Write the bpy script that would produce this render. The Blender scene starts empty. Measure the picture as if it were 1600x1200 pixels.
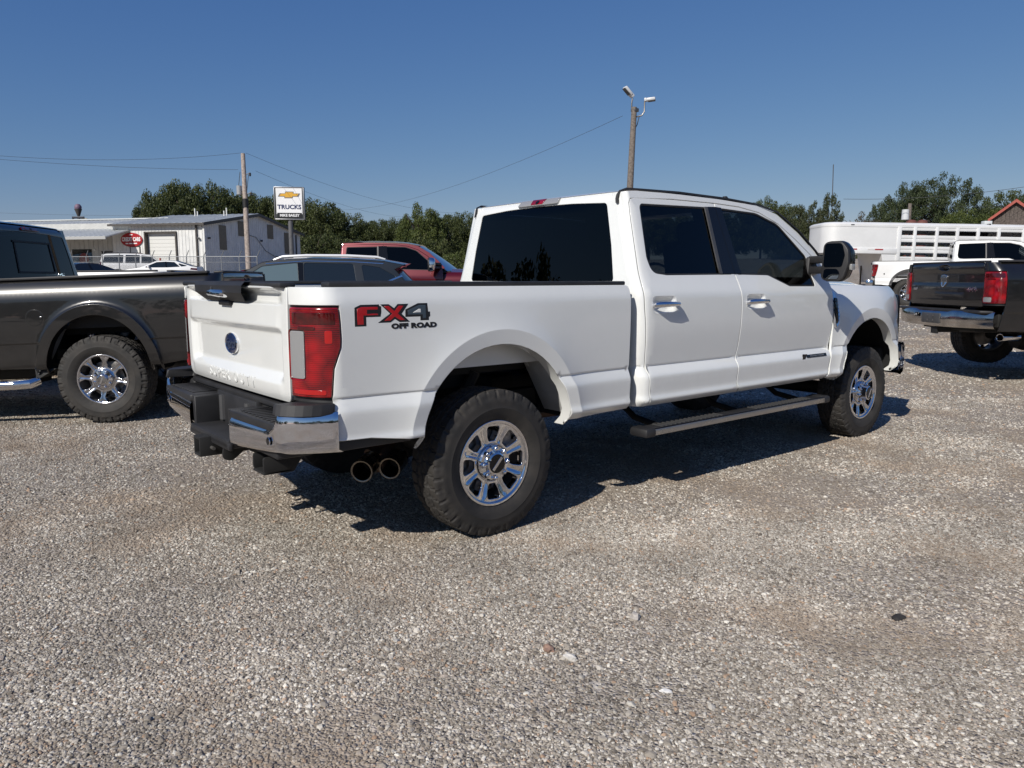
import bpy, bmesh, math, random
import numpy as np
from mathutils import Vector, Matrix, noise
from mathutils.geometry import delaunay_2d_cdt
R_ = math.radians
sc = bpy.context.scene
COL = sc.collection

# ------------------------------------------------------------------ camera
cam = bpy.data.cameras.new('camera'); cam.lens = 36*1188.3/1600; cam.sensor_width = 36
cam.clip_start = .05; cam.clip_end = 3000
camo = bpy.data.objects.new('camera', cam); COL.objects.link(camo)
camo.location = (-2.461, -4.1326, 1.3889)
camo.rotation_euler = (R_(90-7.883), 0, R_(50.864-90))
sc.camera = camo
# ------------------------------------------------------------------ sky and sun
SUN_TO = Vector((-1.30, -.42, 1.0)).normalized()
SUN_EL = math.asin(SUN_TO.z); SUN_ROT = math.atan2(SUN_TO.x, SUN_TO.y)
w = bpy.data.worlds.new('World'); sc.world = w; w.use_nodes = True
nt = w.node_tree
sky = nt.nodes.new('ShaderNodeTexSky'); sky.sky_type = 'NISHITA'; sky.sun_disc = False
sky.sun_elevation = SUN_EL; sky.sun_rotation = SUN_ROT
sky.altitude = 200; sky.air_density = 1.0; sky.dust_density = .15; sky.ozone_density = 5.0
sep = nt.nodes.new('ShaderNodeSeparateColor'); cmb = nt.nodes.new('ShaderNodeCombineColor'); nt.links.new(sky.outputs[0], sep.inputs[0])
for i, (g_, k_) in enumerate(((1.12, .622), (.85, .922), (.5, 2.153))):      # hazy summer air: the horizon loses blue
    pw = nt.nodes.new('ShaderNodeMath'); pw.operation = 'POWER'; pw.inputs[1].default_value = g_; nt.links.new(sep.outputs[i], pw.inputs[0])
    ml = nt.nodes.new('ShaderNodeMath'); ml.operation = 'MULTIPLY'; ml.inputs[1].default_value = k_; nt.links.new(pw.outputs[0], ml.inputs[0]); nt.links.new(ml.outputs[0], cmb.inputs[i])
nt.links.new(cmb.outputs[0], nt.nodes['Background'].inputs[0])
nt.nodes['Background'].inputs[1].default_value = .08
sl = bpy.data.lights.new('sun', 'SUN'); sl.energy = 4.7; sl.angle = R_(.53); sl.color = (1, .95, .87)
slo = bpy.data.objects.new('sun', sl); COL.objects.link(slo)
slo.rotation_euler = SUN_TO.to_track_quat('Z', 'Y').to_euler(); slo.location = (-20, -10, 30)
sc.view_settings.view_transform = 'Standard'; sc.view_settings.look = 'None'
sc.view_settings.exposure = 0; sc.view_settings.gamma = 1; sc.view_settings.use_curve_mapping = False
sc.cycles.max_bounces = 8; sc.cycles.diffuse_bounces = 3; sc.cycles.glossy_bounces = 4
sc.cycles.transparent_max_bounces = 12; sc.cycles.transmission_bounces = 4

# ------------------------------------------------------------------ materials
MATS = {}
def mat(name, col, rough=.5, metal=0, coat=0, spec=.5, var=0, vscale=6, bump=0, bscale=60, rvar=0, col2=None, alpha=1, trans=0, coatr=.03):
    """principled with noise driven colour / roughness variation and fine relief"""
    if name in MATS: return MATS[name]
    m = bpy.data.materials.new(name); m.use_nodes = True; MATS[name] = m
    n = m.node_tree.nodes; L = m.node_tree.links; b = n['Principled BSDF']
    b.inputs['Base Color'].default_value = (*col, 1); b.inputs['Roughness'].default_value = rough
    b.inputs['Metallic'].default_value = metal; b.inputs['Coat Weight'].default_value = coat
    b.inputs['Coat Roughness'].default_value = coatr; b.inputs['Specular IOR Level'].default_value = spec
    b.inputs['Alpha'].default_value = alpha; b.inputs['Transmission Weight'].default_value = trans
    tc = n.new('ShaderNodeTexCoord')
    def nz(s, d=6):
        t = n.new('ShaderNodeTexNoise'); t.inputs['Scale'].default_value = s; t.inputs['Detail'].default_value = d
        L.new(tc.outputs['Object'], t.inputs['Vector']); return t.outputs['Fac']
    if var or col2:
        r = n.new('ShaderNodeMix'); r.data_type = 'RGBA'
        c2 = col2 if col2 else tuple(max(0, c*(1-var)) for c in col)
        c1 = col if col2 else tuple(min(1, c*(1+var*.5)) for c in col)
        r.inputs[6].default_value = (*c1, 1); r.inputs[7].default_value = (*c2, 1)
        mr = n.new('ShaderNodeMapRange'); mr.inputs[1].default_value = .35; mr.inputs[2].default_value = .65
        L.new(nz(vscale), mr.inputs[0]); L.new(mr.outputs[0], r.inputs[0]); L.new(r.outputs[2], b.inputs['Base Color'])
    if rvar:
        mr = n.new('ShaderNodeMapRange'); mr.inputs[1].default_value = .3; mr.inputs[2].default_value = .7
        mr.inputs[3].default_value = max(0, rough-rvar); mr.inputs[4].default_value = min(1, rough+rvar)
        L.new(nz(vscale*2.3), mr.inputs[0]); L.new(mr.outputs[0], b.inputs['Roughness'])
    if bump:
        bp = n.new('ShaderNodeBump'); bp.inputs['Strength'].default_value = bump; bp.inputs['Distance'].default_value = .01
        L.new(nz(bscale, 8), bp.inputs['Height']); L.new(bp.outputs[0], b.inputs['Normal'])
    return m

def paint(name, col, metal=0, rough=.4, dust=.03):
    """car paint: base, clear coat, faint dust that thickens low on the body"""
    if name in MATS: return MATS[name]
    m = mat(name, col, rough, metal, coat=1, coatr=.025)
    n = m.node_tree.nodes; L = m.node_tree.links; b = n['Principled BSDF']
    g = n.new('ShaderNodeNewGeometry'); sx = n.new('ShaderNodeSeparateXYZ'); L.new(g.outputs['Position'], sx.inputs[0])
    t = n.new('ShaderNodeTexNoise'); t.inputs['Scale'].default_value = 9; t.inputs['Detail'].default_value = 8
    tc = n.new('ShaderNodeTexCoord'); L.new(tc.outputs['Object'], t.inputs['Vector'])
    mr = n.new('ShaderNodeMapRange'); mr.inputs[1].default_value = .42; mr.inputs[2].default_value = .95
    mr.inputs[3].default_value = dust*4; mr.inputs[4].default_value = dust; L.new(sx.outputs[2], mr.inputs[0])
    mu = n.new('ShaderNodeMath'); mu.operation = 'MULTIPLY'; L.new(mr.outputs[0], mu.inputs[0])
    m2 = n.new('ShaderNodeMapRange'); m2.inputs[1].default_value = .3; m2.inputs[2].default_value = .75; L.new(t.outputs['Fac'], m2.inputs[0])
    L.new(m2.outputs[0], mu.inputs[1])
    mx = n.new('ShaderNodeMix'); mx.data_type = 'RGBA'; mx.inputs[6].default_value = (*col, 1); mx.inputs[7].default_value = (.36, .32, .27, 1)
    L.new(mu.outputs[0], mx.inputs[0]); L.new(mx.outputs[2], b.inputs['Base Color'])
    mr3 = n.new('ShaderNodeMapRange'); mr3.inputs[3].default_value = .008; mr3.inputs[4].default_value = .045
    L.new(t.outputs['Fac'], mr3.inputs[0]); L.new(mr3.outputs[0], b.inputs['Coat Roughness'])
    return m

WHITE = paint('white_paint', (.745, .755, .735))
CHROME = mat('chrome', (.78, .78, .80), .06, 1, rvar=.04)
ALLOY = mat('bright_alloy', (.62, .62, .64), .16, 1, rvar=.06, vscale=10)
BLACKPL = mat('black_textured_plastic', (.022, .022, .024), .55, var=.3, bump=.05, bscale=400)
BLACKGL = mat('black_gloss', (.006, .006, .007), .08, spec=.4)
RUBBER = mat('black_rubber', (.012, .012, .012), .6)
TYRE = mat('tyre_rubber', (.020, .019, .018), .75, vscale=9, bump=.06, bscale=90, col2=(.036, .032, .028))
UNDER = mat('underbody_black', (.012, .012, .012), .7, var=.3)
RUST = mat('rusty_steel', (.07, .035, .02), .7, var=.4, vscale=30)
STEEL = mat('dull_steel', (.18, .17, .16), .45, .8, rvar=.15)
TIPIN = mat('exhaust_inside', (.02, .012, .008), .5, .5)
def glass_mat(name, tint, ior=1.42, rough=.008):
    """thin tinted pane: fresnel reflection over a dark see-through tint"""
    m = bpy.data.materials.new(name); m.use_nodes = True; n = m.node_tree.nodes; L = m.node_tree.links; MATS[name] = m
    n.remove(n['Principled BSDF']); t = n.new('ShaderNodeBsdfTransparent'); t.inputs[0].default_value = (*tint, 1)
    g = n.new('ShaderNodeBsdfGlossy'); g.inputs['Roughness'].default_value = rough; f = n.new('ShaderNodeFresnel'); f.inputs[0].default_value = ior
    x = n.new('ShaderNodeMixShader'); L.new(f.outputs[0], x.inputs[0]); L.new(t.outputs[0], x.inputs[1]); L.new(g.outputs[0], x.inputs[2]); L.new(x.outputs[0], n['Material Output'].inputs[0]); return m
GLASS = glass_mat('tinted_glass', (.10, .115, .125)); PRIV = glass_mat('privacy_glass', (.035, .042, .05)); SCREEN = glass_mat('windscreen_glass', (.55, .62, .60), 1.48)
WINGREY = mat('car_glass', (.010, .014, .018), .03, spec=.8)
GREYPL = mat('grey_plastic', (.06, .06, .062), .5, var=.2)

# ------------------------------------------------------------------ objects
def tag(o, label=None, cat=None, group=None, kind=None):
    if label: o['label'] = label
    if cat: o['category'] = cat
    if group: o['group'] = group
    if kind: o['kind'] = kind
    return o
def empty(name, loc=(0, 0, 0), rz=0, parent=None):
    o = bpy.data.objects.new(name, None); COL.objects.link(o); o.location = loc; o.rotation_euler = (0, 0, rz)
    o.empty_display_size = .1
    if parent: o.parent = parent
    return o
def place(name, me, parent=None, loc=None, rot=None):
    o = bpy.data.objects.new(name, me); COL.objects.link(o)
    if parent: o.parent = parent
    if loc is not None: o.location = loc
    if rot is not None: o.rotation_euler = rot
    return o
def mkmesh(name, V, F, m, N=None, smooth=True, sharp=35):
    me = bpy.data.meshes.new(name)
    V = np.asarray(V, float)
    me.from_pydata(V.tolist(), [], [list(map(int, f)) for f in F])
    if isinstance(m, (list, tuple)):
        for x in m: me.materials.append(x)
    elif m: me.materials.append(m)
    me.update()
    if smooth:
        me.polygons.foreach_set('use_smooth', [True]*len(me.polygons))
        if N is not None: me.normals_split_custom_set_from_vertices(np.asarray(N).tolist())
        elif sharp: me.set_sharp_from_angle(angle=R_(sharp))
    return me
class MB:
    """collects solids; .obj() links them as one mesh object"""
    def __init__(s): s.V = []; s.F = []; s.n = 0
    def add(s, V, F, M=None):
        V = np.asarray(V, float).reshape(-1, 3)
        if M is not None:
            A = np.array(M); V = V @ A[:3, :3].T + A[:3, 3]
        s.V.append(V); s.F += [[int(i)+s.n for i in f] for f in F]; s.n += len(V); return s
    def bm(s, b, M=None):
        b.verts.index_update()
        s.add([v.co[:] for v in b.verts], [[v.index for v in f.verts] for f in b.faces], M); b.free(); return s
    def box(s, c, d, r=0, seg=2, M=None, rot=None):
        b = bmesh.new(); bmesh.ops.create_cube(b, size=1)
        for v in b.verts: v.co = Vector((v.co.x*d[0], v.co.y*d[1], v.co.z*d[2]))
        if r: bmesh.ops.bevel(b, geom=list(b.edges), offset=min(r, min(d)*.49), segments=seg, affect='EDGES', profile=.5)
        T = Matrix.Translation(c)
        if rot: T = T @ Matrix.Rotation(rot[2], 4, 'Z') @ Matrix.Rotation(rot[1], 4, 'Y') @ Matrix.Rotation(rot[0], 4, 'X')
        return s.bm(b, (M @ T) if M is not None else T)
    def prism(s, poly, f, r=0, seg=2, M=None):
        """poly: list of (u,v); f(u,v,w) w in 0..1 -> xyz"""
        b = bmesh.new()
        a = [b.verts.new(f(u, v, 0)) for u, v in poly]; c = [b.verts.new(f(u, v, 1)) for u, v in poly]
        n = len(poly); b.faces.new(a[::-1]); b.faces.new(c)
        for i in range(n): b.faces.new((a[i], a[(i+1) % n], c[(i+1) % n], c[i]))
        if r:
            sa, sb_ = set(a), set(c); eg = [e_ for e_ in b.edges if (e_.verts[0] in sa) == (e_.verts[1] in sa)]
            bmesh.ops.bevel(b, geom=eg, offset=r, segments=seg, affect='EDGES', profile=.5, clamp_overlap=True)
        bmesh.ops.recalc_face_normals(b, faces=list(b.faces))
        return s.bm(b, M)
    def tube(s, pts, r, n=10, cap=True, M=None):
        P = [Vector(p) for p in pts]; k = len(P); rr = r if hasattr(r, '__len__') else [r]*k
        V = []; up = None
        for i in range(k):
            t = (P[min(i+1, k-1)]-P[max(i-1, 0)]).normalized()
            if up is None:
                up = Vector((0, 0, 1)) if abs(t.z) < .9 else Vector((1, 0, 0))
            x = t.cross(up).normalized(); y = x.cross(t).normalized(); up = y
            for j in range(n):
                a = 2*math.pi*j/n; V.append(P[i]+(x*math.cos(a)+y*math.sin(a))*rr[i])
        F = [[i*n+j, i*n+(j+1) % n, (i+1)*n+(j+1) % n, (i+1)*n+j] for i in range(k-1) for j in range(n)]
        if cap: F += [list(range(n))[::-1], list(range((k-1)*n, k*n))]
        return s.add([v[:] for v in V], F, M)
    def lathe(s, prof, n=32, M=None, axis='Y', a0=0, a1=2*math.pi):
        """prof: (radius, along axis)"""
        full = abs(a1-a0-2*math.pi) < 1e-6; m = n if full else n+1
        V = []
        for r, h in prof:
            for j in range(m):
                a = a0+(a1-a0)*j/n
                c, d = r*math.cos(a), r*math.sin(a)
                V.append((c, h, d) if axis == 'Y' else ((c, d, h) if axis == 'Z' else (h, c, d)))
        F = []
        for i in range(len(prof)-1):
            for j in range(n):
                k = (j+1) % m
                F.append([i*m+j, i*m+k, (i+1)*m+k, (i+1)*m+j])
        return s.add(V, F, M)
    def grid(s, P, M=None, flip=False):
        P = np.asarray(P, float); a, b = P.shape[:2]
        F = [[i*b+j, (i+1)*b+j, (i+1)*b+j+1, i*b+j+1] for i in range(a-1) for j in range(b-1)]
        if flip: F = [f[::-1] for f in F]
        return s.add(P.reshape(-1, 3), F, M)
    def mirror(s):
        t = MB(); V = np.concatenate(s.V); V = V*[1, -1, 1]; t.V = [V]; t.F = [f[::-1] for f in s.F]; t.n = s.n; return t
    def mesh(s, name, m, smooth=True, sharp=35):
        return mkmesh(name, np.concatenate(s.V), s.F, m, None, smooth, sharp)
    def obj(s, name, m, parent=None, smooth=True, sharp=35, loc=None, rot=None):
        return place(name, s.mesh(name, m, smooth, sharp), parent, loc, rot)
def mirrored(me, name=None):
    """mirror image (y -> -y) of a mesh, keeping custom normals"""
    V = np.empty(len(me.vertices)*3); me.vertices.foreach_get('co', V); V = V.reshape(-1, 3)*[1, -1, 1]
    F = [list(p.vertices)[::-1] for p in me.polygons]
    N = None
    if me.has_custom_normals:
        cn = np.empty(len(me.loops)*3); me.corner_normals.foreach_get('vector', cn); cn = cn.reshape(-1, 3)
        N = np.zeros_like(V); li = np.empty(len(me.loops), int); me.loops.foreach_get('vertex_index', li); N[li] = cn*[1, -1, 1]
    o = mkmesh(name or me.name, V, F, list(me.materials), N)
    return o
def children(o): return [c for c in COL.objects if c.parent == o]
def copy_tree(o, parent=None, swap=None, skip=()):
    c = o.copy(); COL.objects.link(c); c.parent = parent
    if swap and c.data is not None:
        for i, sl_ in enumerate(c.material_slots):
            if sl_.material and sl_.material.name in swap:
                nm_ = sl_.material.name; sl_.link = 'OBJECT'; sl_.material = swap[nm_]
    for ch in KIDS.get(o.name, None) or kids(o):
        if ch.name.split('.')[0] not in skip: copy_tree(ch, c, swap, skip)
    return c
KIDS = {}
def kids(o): return list(o.children)

# ------------------------------------------------------------------ curves and panels
def arc_poly(pts, seg=5):
    """polygon with rounded corners: (x, y) or (x, y, radius)"""
    out = []; n = len(pts)
    for i in range(n):
        p = np.array(pts[i][:2], float); r = pts[i][2] if len(pts[i]) > 2 else 0
        if not r: out.append(tuple(p)); continue
        a = np.array(pts[i-1][:2], float)-p; b = np.array(pts[(i+1) % n][:2], float)-p
        la, lb = np.linalg.norm(a), np.linalg.norm(b); a /= la; b /= lb
        h = math.acos(max(-1, min(1, a @ b)))/2
        d = min(r/math.tan(h), la*.49, lb*.49); r2 = d*math.tan(h)
        cvec = (a+b)/np.linalg.norm(a+b)*(r2/math.sin(h)); c = p+cvec
        s_ = p+a*d-c; e_ = p+b*d-c
        a0 = math.atan2(s_[1], s_[0]); a1 = math.atan2(e_[1], e_[0]); da = (a1-a0+math.pi) % (2*math.pi)-math.pi
        for k in range(seg+1): out.append((c[0]+r2*math.cos(a0+da*k/seg), c[1]+r2*math.sin(a0+da*k/seg)))
    return out
def ell(cx, cz, a, b, t0, t1, n=24):
    return [(cx+a*math.cos(R_(t0+(t1-t0)*k/n)), cz+b*math.sin(R_(t0+(t1-t0)*k/n))) for k in range(n+1)]
def area(P): P = np.asarray(P); return .5*np.sum(P[:, 0]*np.roll(P[:, 1], -1)-P[:, 1]*np.roll(P[:, 0], -1))
def resample(P, h):
    out = []; P = [np.asarray(p, float) for p in P]; n = len(P)
    for i in range(n):
        a, b = P[i], P[(i+1) % n]; k = max(1, int(math.ceil(np.linalg.norm(b-a)/h)))
        for j in range(k): out.append(a+(b-a)*j/k)
    Q = [out[0]]
    for p in out[1:]:
        if np.linalg.norm(p-Q[-1]) > 1e-4: Q.append(p)
    if np.linalg.norm(Q[0]-Q[-1]) < 1e-4: Q.pop()
    return np.array(Q)
def inset(P, d):
    """offset a ccw polygon inwards by d"""
    P = np.asarray(P); a = P-np.roll(P, 1, 0); b = np.roll(P, -1, 0)-P
    na = np.stack([-a[:, 1], a[:, 0]], 1); nb = np.stack([-b[:, 1], b[:, 0]], 1)
    na /= np.linalg.norm(na, axis=1)[:, None]+1e-12; nb /= np.linalg.norm(nb, axis=1)[:, None]+1e-12
    m = na+nb; m /= np.maximum(np.linalg.norm(m, axis=1)[:, None], .3)
    k = 1/np.maximum((m*na).sum(1), .55)
    return P+m*(d*k)[:, None]
def inside(P, Q):
    """points Q inside polygon P"""
    P = np.asarray(P); x, y = Q[:, 0], Q[:, 1]; r = np.zeros(len(Q), bool)
    x0, y0 = P[:, 0], P[:, 1]; x1, y1 = np.roll(x0, -1), np.roll(y0, -1)
    for a, b, c, d in zip(x0, y0, x1, y1):
        if b == d: continue
        k = ((b > y) != (d > y)) & (x < (c-a)*(y-b)/(d-b)+a); r ^= k
    return r
def segdist(P, Q):
    P = np.asarray(P); A = P; B = np.roll(P, -1, 0); best = np.full(len(Q), 1e9)
    for a, b in zip(A, B):
        ab = b-a; t = np.clip(((Q-a) @ ab)/(ab @ ab+1e-12), 0, 1)
        best = np.minimum(best, np.linalg.norm(Q-(a+t[:, None]*ab), axis=1))
    return best
def fd_normal(S, uv, flip, e=4e-4):
    u, v = uv[:, 0], uv[:, 1]
    du = S(u+e, v)-S(u-e, v); dv = S(u, v+e)-S(u, v-e)
    n = np.cross(du, dv); n /= np.linalg.norm(n, axis=1)[:, None]+1e-12
    return -n if flip else n
def panel(name, outline, S, m, holes=(), ru=.05, rv=.03, zs=(), us=(), gap=.0025, edge=.0035, drop=.0018, flange=.018, flip=False, hole_flange=None, lines=(), hl=()):
    """sheet-metal panel: outline and holes in (u,v), S maps u,v arrays -> xyz. Rounded rim and return flange."""
    h = min(ru, rv)
    def loop(P, hole):
        P = [tuple(q[:2]) for q in P]
        if (area(P) < 0) != hole: P = P[::-1]
        P = resample(P, h)
        if gap and not hole: P = inset(P, gap)
        return P
    Ls = [loop(outline, False)]+[loop(q, True) for q in holes]
    ins = [inset(P, edge) for P in Ls]            # holes run clockwise, so this widens them into the sheet
    lo = ins[0].min(0); hi = ins[0].max(0)
    us_ = np.unique(np.round(np.concatenate([np.arange(lo[0]+ru/2, hi[0], ru), np.array(us, float)]), 5))
    vs_ = np.unique(np.round(np.concatenate([np.arange(lo[1]+rv/2, hi[1], rv), np.array(zs, float)]), 5))
    G = np.array([(a, b) for a in us_ for b in vs_]) if len(us_) and len(vs_) else np.zeros((0, 2))
    ok = inside(ins[0], G) & (segdist(ins[0], G) > h*.3)
    for P in ins[1:]: ok &= ~inside(P, G) & (segdist(P, G) > h*.3)
    G = G[ok]
    LP = []; LE = []
    hx_ = np.arange(lo[0]+.004, hi[0]-.002, ru)
    for Q in list(lines)+[[(a_, z_) for a_ in hx_] for z_ in hl]:
        Q = np.asarray(Q, float); k = inside(ins[0], Q) & (segdist(ins[0], Q) > .004)
        for P in ins[1:]: k &= ~inside(P, Q) & (segdist(P, Q) > .004)
        if len(G):
            dd = np.full(len(G), 1e9)
            for a_, b_ in zip(Q[:-1], Q[1:]):
                ab = b_-a_; t_ = np.clip(((G-a_) @ ab)/(ab @ ab+1e-12), 0, 1); dd = np.minimum(dd, np.linalg.norm(G-(a_+t_[:, None]*ab), axis=1))
            G = G[dd > .004]
        for i in range(len(Q)):
            if k[i]:
                LP.append(Q[i])
                if i and k[i-1]: LE.append((len(LP)-2, len(LP)-1))
    pts = [Vector(p) for p in G]; ed = []
    o_ = len(pts); pts += [Vector(p) for p in LP]; ed += [(o_+a_, o_+b_) for a_, b_ in LE]
    starts = []
    for P in ins:
        s0 = len(pts); starts.append(s0); pts += [Vector(p) for p in P]; n = len(P)
        ed += [(s0+i, s0+(i+1) % n) for i in range(n)]
    vc, _, fc, ov, _, _ = delaunay_2d_cdt(pts, ed, [], 0, 1e-7)
    UV = np.array([v[:] for v in vc]); F = np.array([f for f in fc if len(f) == 3])
    c = UV[F].mean(1); ok = inside(ins[0], c)
    for P in ins[1:]: ok &= ~inside(P, c)
    F = F[ok]
    a2 = np.cross(UV[F[:, 1]]-UV[F[:, 0]], UV[F[:, 2]]-UV[F[:, 0]]); F = F[np.abs(a2) > 1e-10]; a2 = a2[np.abs(a2) > 1e-10]
    F[a2 < 0] = F[a2 < 0][:, ::-1]
    idx = {}
    for i, o in enumerate(ov):
        for k in o: idx[k] = i
    V = [S(UV[:, 0], UV[:, 1])]; N = [fd_normal(S, UV, flip)]; faces = [tuple(f) for f in F]; nv = len(UV)
    for li, (P, I) in enumerate(zip(Ls, ins)):
        n = len(P); base = [idx[starts[li]+i] for i in range(n)]
        nn = fd_normal(S, P, flip); X = S(P[:, 0], P[:, 1]); XI = S(I[:, 0], I[:, 1])
        out = X-XI; out -= nn*(out*nn).sum(1)[:, None]; out /= np.linalg.norm(out, axis=1)[:, None]+1e-9
        fl = flange if (li == 0 or hole_flange is None) else hole_flange
        r1 = X-nn*drop; r2 = X-nn*(drop+fl)
        n1 = nn*.5+out*.85; n1 /= np.linalg.norm(n1, axis=1)[:, None]
        V += [r1, r1, r2]; N += [n1, out, out]
        o1, o2, o3 = nv, nv+n, nv+2*n; nv += 3*n
        for i in range(n):
            j = (i+1) % n
            faces.append((base[i], o1+i, o1+j, base[j])); faces.append((o2+i, o3+i, o3+j, o2+j))
    if flip: faces = [f[::-1] for f in faces]
    return mkmesh(name, np.concatenate(V), faces, m, np.concatenate(N))
def shell(name, poly, S, m, thick=.004, lift=0, ru=.05, rv=.03, flip=False, edge=.002):
    """thin skin riding on a surface, lifted along its normal"""
    def S2(u, v):
        u = np.asarray(u, float); v = np.asarray(v, float); uv = np.stack([u, v], -1)
        return S(u, v)+fd_normal(S, uv, flip)*(lift+thick)
    return panel(name, poly, S2, m, ru=ru, rv=rv, gap=0, edge=edge, drop=.0008, flange=thick+.004, flip=flip)
def mk(kn):
    kn = sorted(kn); z = [k[0] for k in kn]; y = [k[1] for k in kn]; w_ = [k[2] for k in kn]
    s = [(y[i+1]-y[i])/(z[i+1]-z[i]) for i in range(len(z)-1)]
    def f(Z):
        Z = np.asarray(Z, float); r = y[0]+s[0]*(Z-z[0])
        for i in range(1, len(s)): r = r+(s[i]-s[i-1])*w_[i]*np.logaddexp(0, (Z-z[i])/w_[i])
        return r
    f.z = z; return f
def sstep(a, b, x):
    t = np.clip((np.asarray(x, float)-a)/(b-a), 0, 1); return t*t*(3-2*t)
def knots(f): return [z+d for z in f.z[1:-1] for d in (-.012, -.004, .004, .012)]
def on_surface(me, S, u0, v0, lift, flip=False):
    """bend flat lettering on to a surface"""
    V = np.empty(len(me.vertices)*3); me.vertices.foreach_get('co', V); V = V.reshape(-1, 3)
    uv = np.stack([u0+V[:, 0], v0+V[:, 1]], -1)
    X = S(uv[:, 0], uv[:, 1])+fd_normal(S, uv, flip)*(lift+V[:, 2:3])
    me.vertices.foreach_set('co', X.ravel()); me.update(); return me
def text_mesh(s, size, m, extrude=0, shear=0, spacing=1, bold=0, align='CENTER', sx=1):
    c = bpy.data.curves.new('lettering', 'FONT'); c.body = s; c.size = size; c.extrude = extrude; c.shear = shear
    c.space_character = spacing; c.offset = bold; c.align_x = align; c.align_y = 'CENTER'; c.resolution_u = 4
    o = bpy.data.objects.new('lettering', c); me = bpy.data.meshes.new_from_object(o)
    bpy.data.objects.remove(o); bpy.data.curves.remove(c)
    me.materials.clear(); me.materials.append(m)
    for v in me.vertices: v.co.x *= sx
    me.name = 'lettering'
    return me
# ------------------------------------------------------------------ ground
CX, CY, YAW = -2.461, -4.1326, R_(50.864)
def sp_(t, w_): return w_*np.logaddexp(0, t/w_)
def ground_z(x, y):
    x = np.asarray(x, float); y = np.asarray(y, float)
    s = (x-CX)*math.cos(YAW)+(y-CY)*math.sin(YAW); l = (x-CX)*math.sin(YAW)-(y-CY)*math.cos(YAW)
    z = .0245*sp_(s-7.5, 1.2)+.012*sp_(l-4.5, .6)*np.clip((s-6)/4, 0, 1)-.030*sp_(-l-3.2, .5)*np.clip(1-(s-7)/10, 0, 1)*np.clip((s-1)/3, 0, 1)
    z = z+1.35*sstep(27, 44, s)*sstep(7, 15, l)
    return z
def gz(x, y): return float(ground_z(x, y))
CR, CU, CF = (np.array(Matrix.Rotation(R_(50.864-90), 3, 'Z') @ Matrix.Rotation(R_(90-7.883), 3, 'X') @ Vector(v)) for v in ((1, 0, 0), (0, 1, 0), (0, 0, -1)))
def at(u, v, D):
    """the point that shows at pixel (u, v) of the photograph at depth D"""
    return np.array([CX, CY, 1.3889])+D*(CF+CR*((u-800)/1188.3)+CU*((600-v)/1188.3))
def gravel_mat():
    m = bpy.data.materials.new('gravel_ground'); m.use_nodes = True; n = m.node_tree.nodes; L = m.node_tree.links; b = n['Principled BSDF']
    b.inputs['Roughness'].default_value = .9; b.inputs['Specular IOR Level'].default_value = .25
    tc = n.new('ShaderNodeTexCoord'); 
    def vor(s, feat='F1'):
        v = n.new('ShaderNodeTexVoronoi'); v.inputs['Scale'].default_value = s; v.feature = feat; v.inputs['Randomness'].default_value = 1
        L.new(tc.outputs['Object'], v.inputs['Vector']); return v
    def noise_(s, d=6, r=.6):
        t = n.new('ShaderNodeTexNoise'); t.inputs['Scale'].default_value = s; t.inputs['Detail'].default_value = d; t.inputs['Roughness'].default_value = r
        L.new(tc.outputs['Object'], t.inputs['Vector']); return t.outputs['Fac']
    def ramp(src, pts):
        r = n.new('ShaderNodeValToRGB'); e = r.color_ramp.elements
        while len(e) < len(pts): e.new(.5)
        for i, (p, c) in enumerate(pts): e[i].position = p; e[i].color = (*c, 1)
        L.new(src, r.inputs[0]); return r.outputs[0]
    def mix(f, a, b_, mode='MIX'):
        x = n.new('ShaderNodeMix'); x.data_type = 'RGBA'; x.blend_type = mode
        if isinstance(f, float): x.inputs[0].default_value = f
        else: L.new(f, x.inputs[0])
        for s_, v in ((6, a), (7, b_)):
            if isinstance(v, tuple): x.inputs[s_].default_value = (*v, 1)
            else: L.new(v, x.inputs[s_])
        return x.outputs[2]
    v1 = vor(95); v2 = vor(42)
    sp1 = n.new('ShaderNodeSeparateColor'); L.new(v1.outputs['Color'], sp1.inputs[0])
    sp2 = n.new('ShaderNodeSeparateColor'); L.new(v2.outputs['Color'], sp2.inputs[0])
    pal = [(0, (.12, .103, .084)), (.25, (.235, .204, .168)), (.5, (.33, .292, .246)), (.75, (.44, .397, .343)), (1, (.64, .60, .545))]
    c1 = ramp(sp1.outputs[0], pal); c2 = ramp(sp2.outputs[0], pal)
    bw = ramp(noise_(8, 4), [(.45, (0, 0, 0)), (.62, (1, 1, 1))])
    stones = mix(bw, c1, c2)
    dirt = ramp(noise_(14, 8, .7), [(.3, (.25, .198, .150)), (.7, (.36, .298, .235))])
    patch = ramp(noise_(.75, 5, .65), [(.42, (.12, .12, .12)), (.64, (.85, .85, .85))])
    c = mix(patch, stones, dirt)
    big = ramp(noise_(.16, 4, .55), [(.35, (.80, .79, .78)), (.68, (1.12, 1.11, 1.10))])
    c = mix(1.0, c, big, 'MULTIPLY')
    L.new(c, b.inputs['Base Color'])
    h = n.new('ShaderNodeMath'); h.operation = 'ADD'
    L.new(v1.outputs['Distance'], h.inputs[0]); L.new(v2.outputs['Distance'], h.inputs[1])
    inv = n.new('ShaderNodeMath'); inv.operation = 'MULTIPLY'; inv.inputs[1].default_value = -1; L.new(h.outputs[0], inv.inputs[0])
    bp = n.new('ShaderNodeBump'); bp.inputs['Strength'].default_value = .9; bp.inputs['Distance'].default_value = .008
    L.new(inv.outputs[0], bp.inputs['Height']); L.new(bp.outputs[0], b.inputs['Normal'])
    return m
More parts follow.
